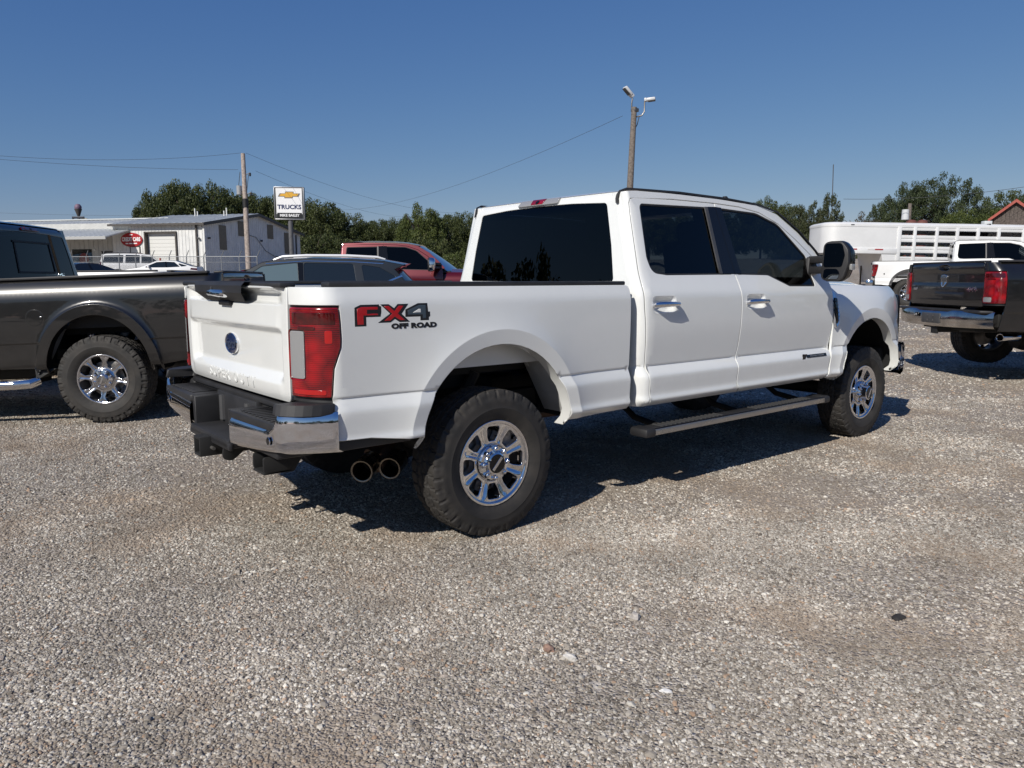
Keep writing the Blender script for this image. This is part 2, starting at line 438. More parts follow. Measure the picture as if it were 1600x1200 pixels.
def build_ground():
    # polar-ish sheet: fine near the camera, reaching far beyond the trees
    rs = np.concatenate([np.arange(0, 14, .35), np.geomspace(14, 1500, 50)]); th = np.linspace(0, 2*math.pi, 129)[:-1]
    V = [(CX, CY, 0.0)]
    for r in rs[1:]:
        for a in th:
            x, y = CX+r*math.cos(a), CY+r*math.sin(a)
            q = min(r, 130)
            xq, yq = CX+q*math.cos(a), CY+q*math.sin(a)
            z = float(ground_z(xq, yq))
            if r < 16: z += .010*noise.noise((x*.5, y*.5, 0))
            V.append((x, y, z))
    n = len(th); F = [[0, 1+j, 1+(j+1) % n] for j in range(n)]
    for i in range(len(rs)-2):
        for j in range(n): F.append([1+i*n+j, 1+(i+1)*n+j, 1+(i+1)*n+(j+1) % n, 1+i*n+(j+1) % n])
    o = place('ground', mkmesh('ground', V, F, gravel_mat(), None, True, None)); o['kind'] = 'structure'
    return o
GROUND = build_ground()
# ------------------------------------------------------------------ wheels
def make_tyre(R, rim, wid, pitch=38, seed=1, lugs=1.0):
    rng = np.random.RandomState(seed); hw = wid/2
    n = pitch*8
    side = [(rim, .80), (rim+.012, .86), (rim+(R-rim)*.22, .97), (rim+(R-rim)*.36, 1.0), (rim+(R-rim)*.40, 1.0), (rim+(R-rim)*.44, 1.0), (rim+(R-rim)*.55, .995),
            (rim+(R-rim)*.62, .985), (rim+(R-rim)*.69, .97), (rim+(R-rim)*.76, .95), (rim+(R-rim)*.83, .93), (rim+(R-rim)*.90, .905), (R-.010, .875), (R-.004, .845)]
    L = [(r, -hw*k) for r, k in side]
    ty = np.linspace(-.82, .82, 37)*hw
    T = [(R-.004*(abs(y)/hw)**2, y) for y in ty]
    prof = L+T+[(r, -y) for r, y in L[::-1]]
    P = np.array(prof); m = len(P)
    th = np.arange(n)*2*math.pi/n
    rr = np.repeat(P[:, 0][None], n, 0); yy = np.repeat(P[:, 1][None], n, 0)
    i = np.arange(n)[:, None]
    # tread grooves
    tri = np.abs((i % 8)-4)/4.-.5
    dep = np.zeros_like(rr); y = yy/hw
    tread = np.abs(y) < .83
    for g in (-.36, 0, .36):
        dep = np.maximum(dep, .010*(np.abs(y-g-.055*tri) < .040)*tread)
    ph = (i+np.round(3*y)+4*(y > .0)) % 8
    lat = (ph == 0)
    dep = np.maximum(dep, .008*lat*tread*(np.abs(y) > .38))
    dep = np.maximum(dep, .006*(((i+np.round(-6*y)) % 8) == 2)*tread*(np.abs(y) < .36))
    dep = np.maximum(dep, .0035*(((i+np.round(5*y)) % 8) == 5)*tread)
    sh = (P[:, 0] > rim+(R-rim)*.74)[None] & ~tread
    dep = np.maximum(dep, .008*lugs*((ph == 0) | (ph == 1))*sh)
    dep = np.where(sh & (((i//8) % 2) == 0) & (rr < R-.025), np.maximum(dep, .005*lugs), dep)
    # raised lettering-like bars and rings on the sidewall
    ring = ((P[:, 0] > rim+(R-rim)*.56) & (P[:, 0] < rim+(R-rim)*.71))[None]
    on = np.repeat(rng.rand(n//4+1) > .5, 4)[:n][:, None] & (((i // (n//4)) % 2) == 0)
    out = .0016*(ring & on)
    ring2 = ((P[:, 0] > rim+(R-rim)*.38) & (P[:, 0] < rim+(R-rim)*.42))[None]
    out = out+.002*ring2
    rr = rr-dep*np.where(sh, .45, 1); yy = yy+np.sign(yy)*(out-dep*np.where(sh, .7, 0))
    V = np.stack([rr*np.cos(th)[:, None], yy, rr*np.sin(th)[:, None]], -1)
    # flat contact patch
    V[..., 2] = np.maximum(V[..., 2], -R+.010)
    V = V.reshape(-1, 3)
    F = [[a*m+b, a*m+b+1, ((a+1) % n)*m+b+1, ((a+1) % n)*m+b] for a in range(n) for b in range(m-1)]
    return mkmesh('tyre', V, F, TYRE, sharp=28)
def rot2(P, a): c, s = math.cos(a), math.sin(a); return [(x*c-y*s, x*s+y*c) for x, y in P]
def make_rim(r, hw, m, style):
    """rim face in local x-z, outside towards -y"""
    face = -hw*.80-.006
    k = 8
    def S(u, v):
        q = np.hypot(u, v); a = np.arctan2(v, u); ph = (a/(2*math.pi)*k+.0) % 1; ph = np.minimum(ph, 1-ph)*45   # degrees from spoke centre
        d = np.zeros_like(q)
        d += -.014*sstep(r*.955, r*.90, q)
        d += -.016*sstep(r*.90, r*.46, q)
        if style == 'sd':
            d += -.008*np.exp(-(ph/4.2)**2)*sstep(r*.42, r*.5, q)*sstep(r*.93, r*.80, q)
            d += -.020*sstep(r*.455, r*.42, q)
        else:
            d += -.006*np.exp(-(ph/2.6)**2)*sstep(r*.42, r*.55, q)*sstep(r*.95, r*.86, q)
            d += .012*sstep(r*.46, r*.36, q)
        return np.stack([u, face-d, v], -1)
    circ = [(r*math.cos(t), r*math.sin(t)) for t in np.linspace(0, 2*math.pi, 225)[:-1]]
    holes = []
    for j in range(k):
        if style == 'sd': H = arc_poly([(r*.50, -r*.085, r*.03), (r*.60, -r*.14, r*.08), (r*.84, -r*.19, r*.06), (r*.86, r*.19, r*.06), (r*.60, r*.14, r*.08), (r*.50, r*.085, r*.03)], 3)
        else: H = arc_poly([(r*.50, -r*.07, r*.04), (r*.68, -r*.20, r*.09), (r*.90, -r*.17, r*.06), (r*.92, 0), (r*.90, r*.17, r*.06), (r*.68, r*.20, r*.09), (r*.50, r*.07, r*.04)], 3)
        holes.append(rot2(H, 2*math.pi*(j+.5)/k))
    return panel('rim', circ, S, m, holes, ru=.0075, rv=.0075, gap=0, edge=.004, drop=.004, flange=.012, hole_flange=.045,
                 lines=[[(r*f*math.cos(t), r*f*math.sin(t)) for t in np.linspace(0, 2*math.pi, 97)] for f in ((.97, .955, .925, .90, .46, .44, .42) if style == 'sd' else (.97, .955, .925, .90, .46, .36))])
WHEELS = {}
def wheel_meshes(key, R, rim, wid, m, style, lugs=1, seed=1):
    if key in WHEELS: return WHEELS[key]
    hw = wid/2; face = -hw*.80; W = {}
    W['tyre'] = make_tyre(R, rim, wid, lugs=lugs, seed=seed)
    W['rim'] = make_rim(rim*.995, hw, m, style)
    b = MB(); b.lathe([(rim*.985, face+.01), (rim*.93, face+.05), (rim*.88, face+.10), (rim*.9, hw*.8), (rim, hw*.82)], 48)
    W['barrel'] = b.mesh('rim_barrel', GREYPL)
    b = MB(); b.lathe([(.001, face+.085), (.17, face+.085), (.17, face+.105), (.001, face+.105)], 40)
    b.box((.10, face+.09, .12), (.13, .07, .10), .015)
    W['brake'] = b.mesh('brake_disc', STEEL)
    for f in (0, 1):      # rear and front hub
        b = MB(); e = .038 if f else 0
        if style == 'sd':
            b.lathe([(.098, face+.05), (.098, face+.012), (.092, face+.004), (.072, face+.004), (.064, face-.006-e*.3), (.060, face-.016-e), (.052, face-.020-e)], 40)
        else:
            b.lathe([(.095, face+.03), (.092, face-.006), (.060, face-.010), (.050, face-.022-e), (.040, face-.026-e)], 40)
        W['hub%d' % f] = b.mesh('hub_cover', CHROME)
        b = MB(); b.lathe([(.053, face-.018-e), (.050, face-.023-e), (.001, face-.024-e)], 32)
        W['cap%d' % f] = b.mesh('centre_cap', BLACKGL if style == 'sd' else STEEL)
        b = MB(); b.box((0, face-.0245-e, 0), (.018, .003, .088), .001, 1)
        W['bar%d' % f] = b.mesh('cap_emblem', ALLOY)
    b = MB(); b.lathe([(.0165, face+.012), (.0165, face-.004), (.012, face-.016), (.006, face-.020), (.0005, face-.021)], 6)
    W['nut'] = b.mesh('lug_nut', CHROME); b = MB(); b.lathe([(.021, face+.006), (.021, face+.0025), (.0005, face+.0025)], 16); W['cup'] = b.mesh('lug_cup', BLACKGL)
    WHEELS[key] = W; W['lr'] = .081 if style == 'sd' else .078
    return W
def wheel(root, W, x, y, z, front=0, spin=0, full=True):
    right = y < 0
    e = empty('wheel', (x, y, z), 0, root)
    h = e
    e.rotation_euler = (0, 0, 0) if right else (0, 0, math.pi)
    sp = (0, spin, 0)
    place('tyre', W['tyre'], h); place('rim', W['rim'], h, rot=sp); place('rim_barrel', W['barrel'], h)
    if full: place('brake_disc', W['brake'], h)
    place('hub_cover', W['hub%d' % front], h); place('centre_cap', W['cap%d' % front], h); place('cap_emblem', W['bar%d' % front], h, rot=(0, spin+.35, 0))
    if full:
        for j in range(8):
            a = 2*math.pi*(j+.5)/8-spin
            place('lug_nut', W['nut'], h, (W['lr']*math.cos(a), 0, W['lr']*math.sin(a)))
    return e
# ------------------------------------------------------------------ pickup truck (local frame: +x forward, y left, rear axle at x = 0)
def lens_mat(name, c1, c2, sc_, cloud=.5):
    """moulded lens: fine fluting, darker reflector cells, clear coat"""
    m = mat(name, c1, .16, coat=1, coatr=.02); n = m.node_tree.nodes; L = m.node_tree.links; b = n['Principled BSDF']
    tc = n.new('ShaderNodeTexCoord'); wv = n.new('ShaderNodeTexWave'); wv.bands_direction = 'Z'; wv.inputs['Scale'].default_value = sc_; wv.inputs['Distortion'].default_value = .2; L.new(tc.outputs['Object'], wv.inputs['Vector'])
    vo = n.new('ShaderNodeTexVoronoi'); vo.inputs['Scale'].default_value = 13; L.new(tc.outputs['Object'], vo.inputs['Vector'])
    f = n.new('ShaderNodeMix'); f.inputs[0].default_value = cloud; L.new(wv.outputs['Fac'], f.inputs[2])
    mr = n.new('ShaderNodeMapRange'); mr.inputs[1].default_value = .15; mr.inputs[2].default_value = .7; L.new(vo.outputs['Distance'], mr.inputs[0]); L.new(mr.outputs[0], f.inputs[3])
    x = n.new('ShaderNodeMix'); x.data_type = 'RGBA'; x.inputs[6].default_value = (*c1, 1); x.inputs[7].default_value = (*c2, 1); L.new(f.outputs[0], x.inputs[0]); L.new(x.outputs[2], b.inputs['Base Color'])
    bp = n.new('ShaderNodeBump'); bp.inputs['Strength'].default_value = .5; bp.inputs['Distance'].default_value = .004; L.new(f.outputs[0], bp.inputs['Height']); L.new(bp.outputs[0], b.inputs['Normal']); return m
RED_LENS = lens_mat('red_lens', (.36, .003, .005), (.075, .001, .0015), 34, .65)
RED_DARK = mat('dark_red_lens', (.035, .0008, .001), .08, coat=1, vscale=30, col2=(.08, .001, .002))
CLEAR_LENS = lens_mat('clear_lens', (.44, .44, .43), (.20, .20, .20), 90, 0)
SEAM = mat('seam_shadow_black', (.01, .01, .01), .9)
LINER = mat('bed_liner', (.03, .03, .03), .8, bump=.4, bscale=200)
BODYIN = mat('wheelhouse_white', (.45, .45, .44), .6, var=.2)

def flare(x, z, A):
    q = np.sqrt(((x-A['cx'])/A['ao'])**2+((np.maximum(z, A['cz'])-A['cz'])/A['bo'])**2)
    qi = A['a']/A['ao']
    ring = A['h']*(1-A.get('lean', .22)*np.clip((1-q)/(1-qi), 0, 1.5))
    outer = A['h']*np.exp(-np.maximum(q-1, 0)/A.get('fall', .26))
    e = 150.0
    s = 1/(1+np.exp(np.clip((q-1)*e*2, -40, 40)))
    return ring*s+outer*(1-s)

def pickup(P, root):
    """all body parts of a pickup as children of root; P holds outlines and profiles"""
    pm = P['paint']; CABF, BEDF = P['cab'], P['bed']; A, B = P['arch_r'], P['arch_f']
    W = wheel_meshes(P['wheel'], P['R'], P['rim'], P['tw'], P['rim_mat'], P['wstyle'], P.get('lugs', 1), P.get('seed', 1))
    zb = P['zbed']; z0 = P['zsill']; xr = P['xr']
    parts = {}
    def both(name, me, label=None, sub=None):
        a = place(name, me, root); b = place(name, mirrored(me, name), root); return a, b
    # ---- bed side with rounded rear corner
    xc, rx, yc, yend = P['corner']
    Lc = .5*math.pi*math.sqrt((rx*rx+(.985-yc)**2)/2)
    def Sbed(u, v):
        u = np.asarray(u, float); v = np.asarray(v, float)
        Y = BEDF(v)+flare(np.maximum(u, xc-.1), v, A)*(u > xc-.3)
        th = np.clip((xc-u)/Lc, 0, 1)*math.pi/2; ext = np.maximum((xc-u)-Lc, 0)
        x = np.where(u > xc, u, xc-rx*np.sin(th)); y = np.where(u > xc, Y, yc+(Y-yc)*np.cos(th)-ext)
        return np.stack([x, -y, v], -1)
    ue = xc-Lc+(yend-yc) if yend > yc else xc-Lc-(yc-yend)
    TLo = P['tl']            # tail lamp front edge, bottom to top, in (x, z)
    xf = P['xbed']
    arch = ell(A['cx'], A['cz'], A['a'], A['b'], 0, 180, 26)
    out = [(xf, z0+.0), (A['cx']+A['a']+.085, z0-.008), (A['cx']+A['a']+.002, z0-.008)]+arch+[(A['cx']-A['a'], P['zrear_b']-.03)]
    out += [(A['cx']-A['ao']-.01, P['zrear_b']-.028), (A['cx']-A['ao']-.2, P['zrear_b']), (P['xrear_b'], P['zrear_b']+.004)]
    tl_top = TLo[-1][1]; tl_bot = TLo[0][1]
    out += TLo+[(ue, tl_top), (ue, zb)]
    out += arc_poly([(ue, zb), (xf, zb, .03), (xf, z0)], 4)[1:-1]
    def arcs(X_, fs): return [ell(X_['cx'], X_['cz'], X_['ao']*f, X_['bo']*f, 0, 180, 60) for f in fs]
    fl_ = (.93, .985, .998, 1.004, 1.02, 1.06, 1.12, 1.2, 1.3, 1.42)
    both('bed_side', panel('bed_side', out, Sbed, pm, ru=.045, rv=.026, zs=(), us=np.arange(ue, xc+.05, .018), lines=arcs(A, fl_), hl=P['hl']))
    if P.get('flare_trim'):
        fm, ft = P['flare_trim']
        for X_, Sx, zl in ((A, Sbed, P['zrear_b']-.02), (B, None, z0+.02)):
            if Sx is None:
                def Sx(u, v):
                    u = np.asarray(u, float); v = np.asarray(v, float)
                    return np.stack([u, -(P['fen'](v)+flare(u, v, B)-.075*np.maximum((u-4.2)/.5, 0)**2*np.clip((v-.6)/.4, .3, 1)), v], -1)
            ol_ = [(X_['cx']+X_['a'], zl), (X_['cx']+X_['ao'], zl)]+ell(X_['cx'], X_['cz'], X_['ao'], X_['bo'], 0, 180, 40)+[(X_['cx']-X_['ao'], zl), (X_['cx']-X_['a'], zl)]+ell(X_['cx'], X_['cz'], X_['a'], X_['b'], 180, 0, 40)
            both('wheel_flare', shell('wheel_flare', ol_, Sx, fm, ft, .001, .03, .03, edge=.006))
    # ---- tail lamp, riding on the same surface
    def Stl(u, v): 
        X = Sbed(u, v); n = fd_normal(Sbed, np.stack([np.asarray(u, float), np.asarray(v, float)], -1), False); return X+n*.004
    g = .006
    tl = [(x-.004, z) for x, z in TLo]
    tlp = [(ue+g, tl_bot+.004)]+[(tl[0][0], tl_bot+.004)]+tl[1:-1]+[(tl[-1][0], tl_top-.006), (ue+g, tl_top-.006)]
    rv = P['rev']           # clear part: (u0 from the seam, width, z0, z1)
    r0, r1, rz0, rz1 = ue+rv[0], ue+rv[0]+rv[1], rv[2], rv[3]
    revp = arc_poly([(r0, rz0, .012), (r1, rz0, .012), (r1, rz1, .012), (r0, rz1, .012)], 3)
    hole = [(u, v) for u, v in revp]
    us = np.arange(ue, TLo[0][0]+.1, .015)
    lens = panel('tail_lamp', arc_poly([(*p, .012) for p in tlp], 3), Stl, RED_LENS, [hole], ru=.02, rv=.02, gap=.001, edge=.008, drop=.006, flange=.03, us=us)
    a, b = both('tail_lamp', lens)
    rev = panel('reverse_lamp', revp, Stl, CLEAR_LENS, ru=.015, rv=.010, gap=.001, edge=.003, drop=.002, flange=.02)
    place('reverse_lamp', rev, a); place('reverse_lamp', mirrored(rev), b)
    # inner bulbs and reflectors seen as darker / lighter blocks behind the lens
    zt = tl_top; hgt = tl_top-tl_bot
    def blk(u0, u1, f0, f1, m, nm, lift=.0012):
        z_0, z_1 = tl_bot+hgt*f0, tl_bot+hgt*f1
        me = shell(nm, arc_poly([(u0, z_0, .008), (u1, z_0, .008), (u1, z_1, .008), (u0, z_1, .008)], 2), Stl, m, .001, lift, .02, .02)
        place(nm, me, a); place(nm, mirrored(me), b)
    wdt = TLo[-1][0]-ue
    blk(ue+.03, TLo[-1][0]-.03, .80, .93, RED_DARK, 'lens_band')
    blk(ue+.06, TLo[-1][0]-.13, .74, .78, RED_DARK, 'lens_band')
    if P['style'] == 'sd':
        blk(TLo[-1][0]-.085, TLo[-1][0]-.045, .60, .74, mat('bright_red_reflector', (.40, .006, .006), .15, coat=1), 'reflector')
        blk(ue+.03, TLo[0][0]-.03, .045, .10, mat('bright_red_reflector', (.40, .006, .006), .15, coat=1), 'reflector')
    # black housing behind the lamp
    hp = [(TLo[0][0]+.012, tl_bot-.02)]+[(x+.010, z) for x, z in TLo]+[(TLo[-1][0]+.010, tl_top+.012), (ue-.01, tl_top+.012), (ue-.01, tl_bot-.02)]
    def Sh(u, v):
        X = Sbed(u, v); n = fd_normal(Sbed, np.stack([np.asarray(u, float), np.asarray(v, float)], -1), False); return X-n*.016
    both('lamp_housing', panel('lamp_housing', hp[::-1], Sh, BLACKPL, ru=.03, rv=.03, gap=0, us=us))
    # ---- tailgate
    TG = P['tailgate']
    tg = panel('tailgate', TG['outline'], TG['S'], pm, ru=.025, rv=.02, zs=TG['zs'], us=TG['us'], gap=.003, edge=.006, drop=.004, flange=.03)
    parts['tailgate'] = place('tailgate', tg, root)
    # ---- rails, bed box
    for s in (1, -1):
        b = MB(); b.box(((xf+xc-.06)/2, s*(P['yrail']-.035), zb+.008), (xf-xc+.02, .085, .026), .008)
        b.obj('bed_rail_cap', BLACKPL, root)
    b = MB(); yl = .80
    b.box(((xf+xr)/2+.02, 0, P['zfloor']), (xf-xr-.06, 2*yl+.10, .02))
    b.box((xf-.02, 0, (zb+P['zfloor'])/2), (.03, 2*yl+.14, zb-P['zfloor']-.01)); 
    for s in (1, -1): b.box(((xf+xr)/2+.03, s*(yl+.04), (zb+P['zfloor'])/2), (xf-xr-.12, .02, zb-P['zfloor']-.02))
    b.obj('bed_box', P.get('boxmat', pm), root)
    # ---- wheel arch lips and housings
    def lip(A_, zlo, dep, nm, m):
        t = np.linspace(0, math.pi, 33); V = []
        fn = BEDF if A_ is A else CABF
        path = [(A_['cx']+A_['a']+.001, zlo)]+[(A_['cx']+(A_['a']+.001)*math.cos(a_), A_['cz']+(A_['b']+.001)*math.sin(a_)) for a_ in t]+[(A_['cx']-A_['a']-.001, zlo+(.035 if A_ is A else 0))]
        g_ = []
        for x, z in path:
            y = float(fn(z)+flare(np.array(x), np.array(z), A_))-.004
            dp = dep*(1 if x > A_['cx']-A_['a']*.7 or A_ is B else .22); g_.append([(x, -y, z), (x, -y+min(.012, dp*.5), z), (x, -y+dp, z)])
        b_ = MB(); b_.grid(g_, flip=True); me = b_.mesh(nm, m, sharp=50); both(nm, me)
    lip(A, z0+.0, .075, 'wheel_arch_lip', P.get('flare_mat', pm)); lip(B, z0+.02, .075, 'wheel_arch_lip', P.get('flare_mat', pm))
    for X_, m_, yi in ((A, UNDER, .60), (B, UNDER, .50)):
        r_ = .60
        b = MB(); V = []
        for a_ in np.linspace(R_(2), R_(172), 24):
            x, z = X_['cx']+r_*math.cos(a_), X_['cz']+(X_['b']+.10)*math.sin(a_)
            V.append([(x, -.955, z), (x, -yi, z)])
        b.grid(V); both('wheel_well', b.mesh('wheel_well', m_))
    b = MB()   # inner face of the bed side, in the upper part of the well
    pts = arc_poly([(-.50, .93), (.02, .955), (.36, .965, .03), (.52, .80), (.60, .80), (.60, 1.30), (-.60, 1.30), (-.60, .90)], 3)
    b.prism(pts, lambda u, v, k: (u, -.70-.02*k, v)); both('wheelhouse_panel', b.mesh('wheelhouse_panel', BODYIN))
    b = MB(); b.prism(arc_poly([(.40, .96), (.60, .60), (.64, .60), (.64, 1.1), (.40, 1.1)], 2), lambda u, v, k: (u, -.95+.27*k, v), .006)
    both('wheelhouse_brace', b.mesh('wheelhouse_brace', BODYIN))
    # ---- cab side structure
    rc = P['rc']; xcc = P['xcc']; tilt = P['tilt']
    def Scab(u, v):
        u = np.asarray(u, float); v = np.asarray(v, float); Y = CABF(v)
        th = np.clip((xcc-u)/rc, 0, math.pi/2); ext = np.maximum(xcc-u-rc*math.pi/2, 0)
        s = np.where(u > xcc, 0, 1-np.cos(th)); 
        x = np.where(u > xcc, u, xcc-rc*np.sin(th))+tilt*np.maximum(v-1.30, 0)*np.clip((xcc-u)/rc/1.2, 0, 1)
        return np.stack([x, -(Y-rc*s-ext), v], -1)
    D = P['doors']; uB = xcc-rc*math.pi/2-.03
    out = [(uB, z0), (D['rear'][0][0], z0)]+D['rear_edge']+D['top_edge']+D['cab_out']+[(uB, D['ztop_rear'])]
    both('cab_side', panel('cab_side', out, Scab, pm, ru=.05, rv=.03, zs=(), us=np.arange(uB, xcc+.02, .012), gap=.0015, hl=P['hl']))
    for nm, ol, win, hnd in (('rear_door', D['rear'], D['win_rear'], D['h_rear']), ('front_door', D['front'], D['win_front'], D['h_front'])):
        hx, hz = hnd
        cup = arc_poly([(hx-.125, hz-.055, .03), (hx+.115, hz-.055, .03), (hx+.12, hz+.055, .03), (hx-.12, hz+.055, .03)], 4)
        me = panel(nm, ol, Scab, pm, [win, cup], ru=.06, rv=.035, zs=(), gap=.003, hole_flange=.012, hl=P['hl'])
        da, db = both(nm, me)
        # glass with a black rubber surround
        def Sg(u, v):
            X = Scab(u, v); return X+np.array([0, .010, 0])
        def Sr(u, v):
            X = Scab(u, v); return X+np.array([0, .004, 0])
        wo = np.array(win); wo = wo if area(wo) > 0 else wo[::-1]
        rub = panel('window_seal', inset(resample(wo, .05), -.006), Sr, RUBBER, [inset(resample(wo, .05), .011)], ru=.06, rv=.06, gap=0, edge=.002)
        gl = panel('window_glass', inset(resample(wo, .05), .004), Sg, GLASS, ru=.10, rv=.08, gap=0, edge=.001)
        def Sc(u, v):
            X = Scab(u, v); d = (np.abs((u-hx)/.12)**5+np.abs((v-hz)/.055)**5)**.2; return X+np.stack([0*d, .035*sstep(1.0, .45, d), 0*d], -1)
        cu = panel('handle_cup', inset(resample(np.array(cup), .02), -.002), Sc, pm, ru=.014, rv=.010, gap=0, edge=.001, drop=0)
        yb = float(CABF(hz)); b = MB()
        pth = [(hx-.105, -yb+.012, hz-.008), (hx-.10, -yb-.018, hz), (hx-.08, -yb-.034, hz+.002), (hx, -yb-.040, hz+.003), (hx+.09, -yb-.036, hz+.002), (hx+.108, -yb-.020, hz), (hx+.112, -yb+.010, hz-.006)]
        b.tube(pth, [.014, .017, .018, .017, .016, .015, .012], 12)
        hd = b.mesh('door_handle', P.get('handle', CHROME))
        for d_, f in ((da, lambda m_: m_), (db, mirrored)):
            place('window_seal', f(rub), d_); place('window_glass', f(gl), d_); place('handle_cup', f(cu), d_); place('door_handle', f(hd), d_)
        if 'trim' in D:
            tp = D['trim'][nm]
            tr = shell('pillar_trim', tp, Scab, BLACKGL, .002, .001 if nm == 'rear_door' else .0025, .05, .05)
            place('pillar_trim', tr, da); place('pillar_trim', mirrored(tr), db)
            if nm == 'rear_door':
                tr = shell('window_divider', D['divider'], Scab, GREYPL, .003, .001, .05, .05)
                place('window_divider', tr, da); place('window_divider', mirrored(tr), db)
    b = MB()     # sill / door opening behind the seams
    b.box(((xcc+D['front'][1][0])/2+.05, 0, .86), (D['front'][1][0]-xcc-.02, 1.86, .50))
    if P.get('interior'):
        for s in (1, -1):
            b.box((2.28, s*.915, 1.20), (2.10, .03, .40)); b.prism([(1.96, 1.38), (2.18, 1.38), (2.10, 1.88), (1.92, 1.88)], lambda u, v, k: (u, s*(.86-.30*(v-1.40)+.02*k), v))
        b.box((1.95, 0, 1.925), (1.36, 1.50, .012)); b.box((3.28, 0, 1.20), (.40, 1.75, .30), .06)
        b.obj('cabin_interior', SEAM, root)
        st = mat('seat_fabric', (.035, .036, .038), .85, var=.3)
        def seat(x, y, w_):
            b = MB(); b.box((x, y, 1.10), (.50, w_, .20), .06); b.box((x-.24, y, 1.38), (.16, w_, .60), .06, rot=(0, -.18, 0)); b.obj('seat', st, root)
        def rest(x, y):
            b = MB(); b.box((x-.33, y, 1.735), (.11, .26, .17), .05, rot=(0, -.15, 0)); b.obj('headrest', st, root)
        for y in (.45, -.45): seat(2.62, y, .56); rest(2.62, y)
        seat(1.62, 0, 1.50)
        for y in (.50, -.50): rest(1.60, y)
        b = MB(); b.lathe([(.185, -.014), (.20, 0), (.185, .014), (.17, 0), (.185, -.014)], 24, Matrix.Translation((2.98, .42, 1.36)) @ Matrix.Rotation(R_(62), 4, 'Y') @ Matrix.Rotation(R_(90), 4, 'X')); b.obj('steering_wheel', SEAM, root)
    else:
        b.box(((xcc+D['front'][1][0])/2+.05, 0, 1.20), (D['front'][1][0]-xcc-.02, 1.80, .30)); b.box((2.05, 0, 1.62), (1.5, 1.50, .52)); 
        b.obj('cabin_interior', SEAM, root)
    # ---- back of the cab
    Yb = lambda z: CABF(z)-rc
    def Sback(u, v):
        u = np.asarray(u, float); v = np.asarray(v, float)
        x = xcc-rc+tilt*np.maximum(v-1.30, 0)-.020*(1-(u/.9)**2)
        k = np.maximum(v-P['zroof_b'], 0); x = x+k*k*P.get('broll', 9.0)
        return np.stack([x+.020*0, -u, v], -1)
    zt = P['zroof']-.02
    zz = np.linspace(z0+.3, zt, 14); ol = [(float(Yb(z)), z) for z in zz]+[(-float(Yb(z)), z) for z in zz[::-1]]
    wn = P['win_back']; wn2 = [(u, v) for u, v in wn]
    cb = place('cab_back', panel('cab_back', ol, Sback, pm, [wn2], ru=.05, rv=.025, gap=-.004, us=[]), root)
    def Sbg(u, v): return Sback(u, v)+np.array([.006, 0, 0])
    gl = panel('rear_window', inset(resample(np.array(wn2), .04), -.004), Sbg, PRIV, ru=.08, rv=.06, gap=0, edge=.002)
    rw = place('rear_window', gl, root)
    P['Sback'] = Sback
    # third brake light
    bl = P['brake_light']
    def Sbl(u, v): return Sback(u, v)-np.array([.018, 0, 0])
    c0 = panel('roof_brake_light', arc_poly([(-bl[0], bl[1], .01), (bl[0], bl[1], .01), (bl[0]-.012, bl[2], .01), (-bl[0]+.012, bl[2], .01)], 3), Sbl, P.get('bl_mat', CLEAR_LENS), ru=.02, rv=.02, gap=0, edge=.004, drop=.003, flange=.03)
    bo = place('roof_brake_light', c0, root)
    place('red_lens', shell('red_lens', [(-bl[3], bl[1]+.004), (bl[3]*.9, bl[1]+.004), (bl[3]*1.1, bl[2]-.004), (-bl[3]*1.15, bl[2]-.004)], Sbl, RED_LENS, .002, .001), bo)
    place('lens_shade', shell('lens_shade', arc_poly([(-.016, bl[1]+.006, .01), (.016, bl[1]+.006, .01), (.016, bl[1]+.028, .01), (-.016, bl[1]+.028, .01)], 2), Sbl, BLACKGL, .004, .003), bo)
    # ---- roof, windscreen, hood
    RF = P['roof']     # list of (x, z, half width) along the roof edge, rear to front
    Xr = [r[0] for r in RF]
    xs = np.linspace(Xr[0], Xr[-1], 40); G = []
    for x in xs:
        ze = np.interp(x, Xr, [r[1] for r in RF]); ye = np.interp(x, Xr, [r[2] for r in RF])
        cr = P['crown']*sstep(Xr[0]-.04, Xr[0]+.3, x)
        G.append([(x-(.020*(1-(s*ye/.9)**2)*(1-sstep(Xr[0], Xr[0]+.4, x))), s*ye, ze+cr*(1-abs(s)**2.4)) for s in np.linspace(-1, 1, 25)])
    b = MB(); b.grid(G, flip=True); b.obj('roof', P.get('roofmat', pm), root, sharp=60)
    if P.get('ditch'):
        V = []
        for i, (x, y, z) in enumerate(P['ditch']):
            t_ = min(1, max(0, (x-1.15+P.get('ddx', 0))/.06))*math.pi/2; nx, nz = -math.cos(t_), math.sin(t_)
            V.append([(x-nx*.012, -y-.009, z-nz*.012), (x+nx*.001, -y-.008, z+nz*.001), (x+nx*.004, -y+.007, z+nz*.004), (x-nx*.006, -y+.011, z-nz*.006)])
        b = MB(); b.grid(V, flip=True); me = b.mesh('roof_moulding', BLACKPL, sharp=60); both('roof_moulding', me)
    # windscreen
    ws = P['ws']; G = []
    for k in np.linspace(0, 1, 9):
        row = []
        for s in np.linspace(-1, 1, 17):
            y = s*(ws['y0']+(ws['y1']-ws['y0'])*k); x = ws['x0']+(ws['x1']-ws['x0'])*k-.22*s*s*(1-.3*k); z = ws['z0']+(ws['z1']-ws['z0'])*k+.02*math.sin(k*math.pi)
            row.append((x, y, z))
        G.append(row)
    b = MB(); b.grid(G, flip=False); b.obj('windscreen', SCREEN, root)
    # hood
    H = P['hood']; G = []
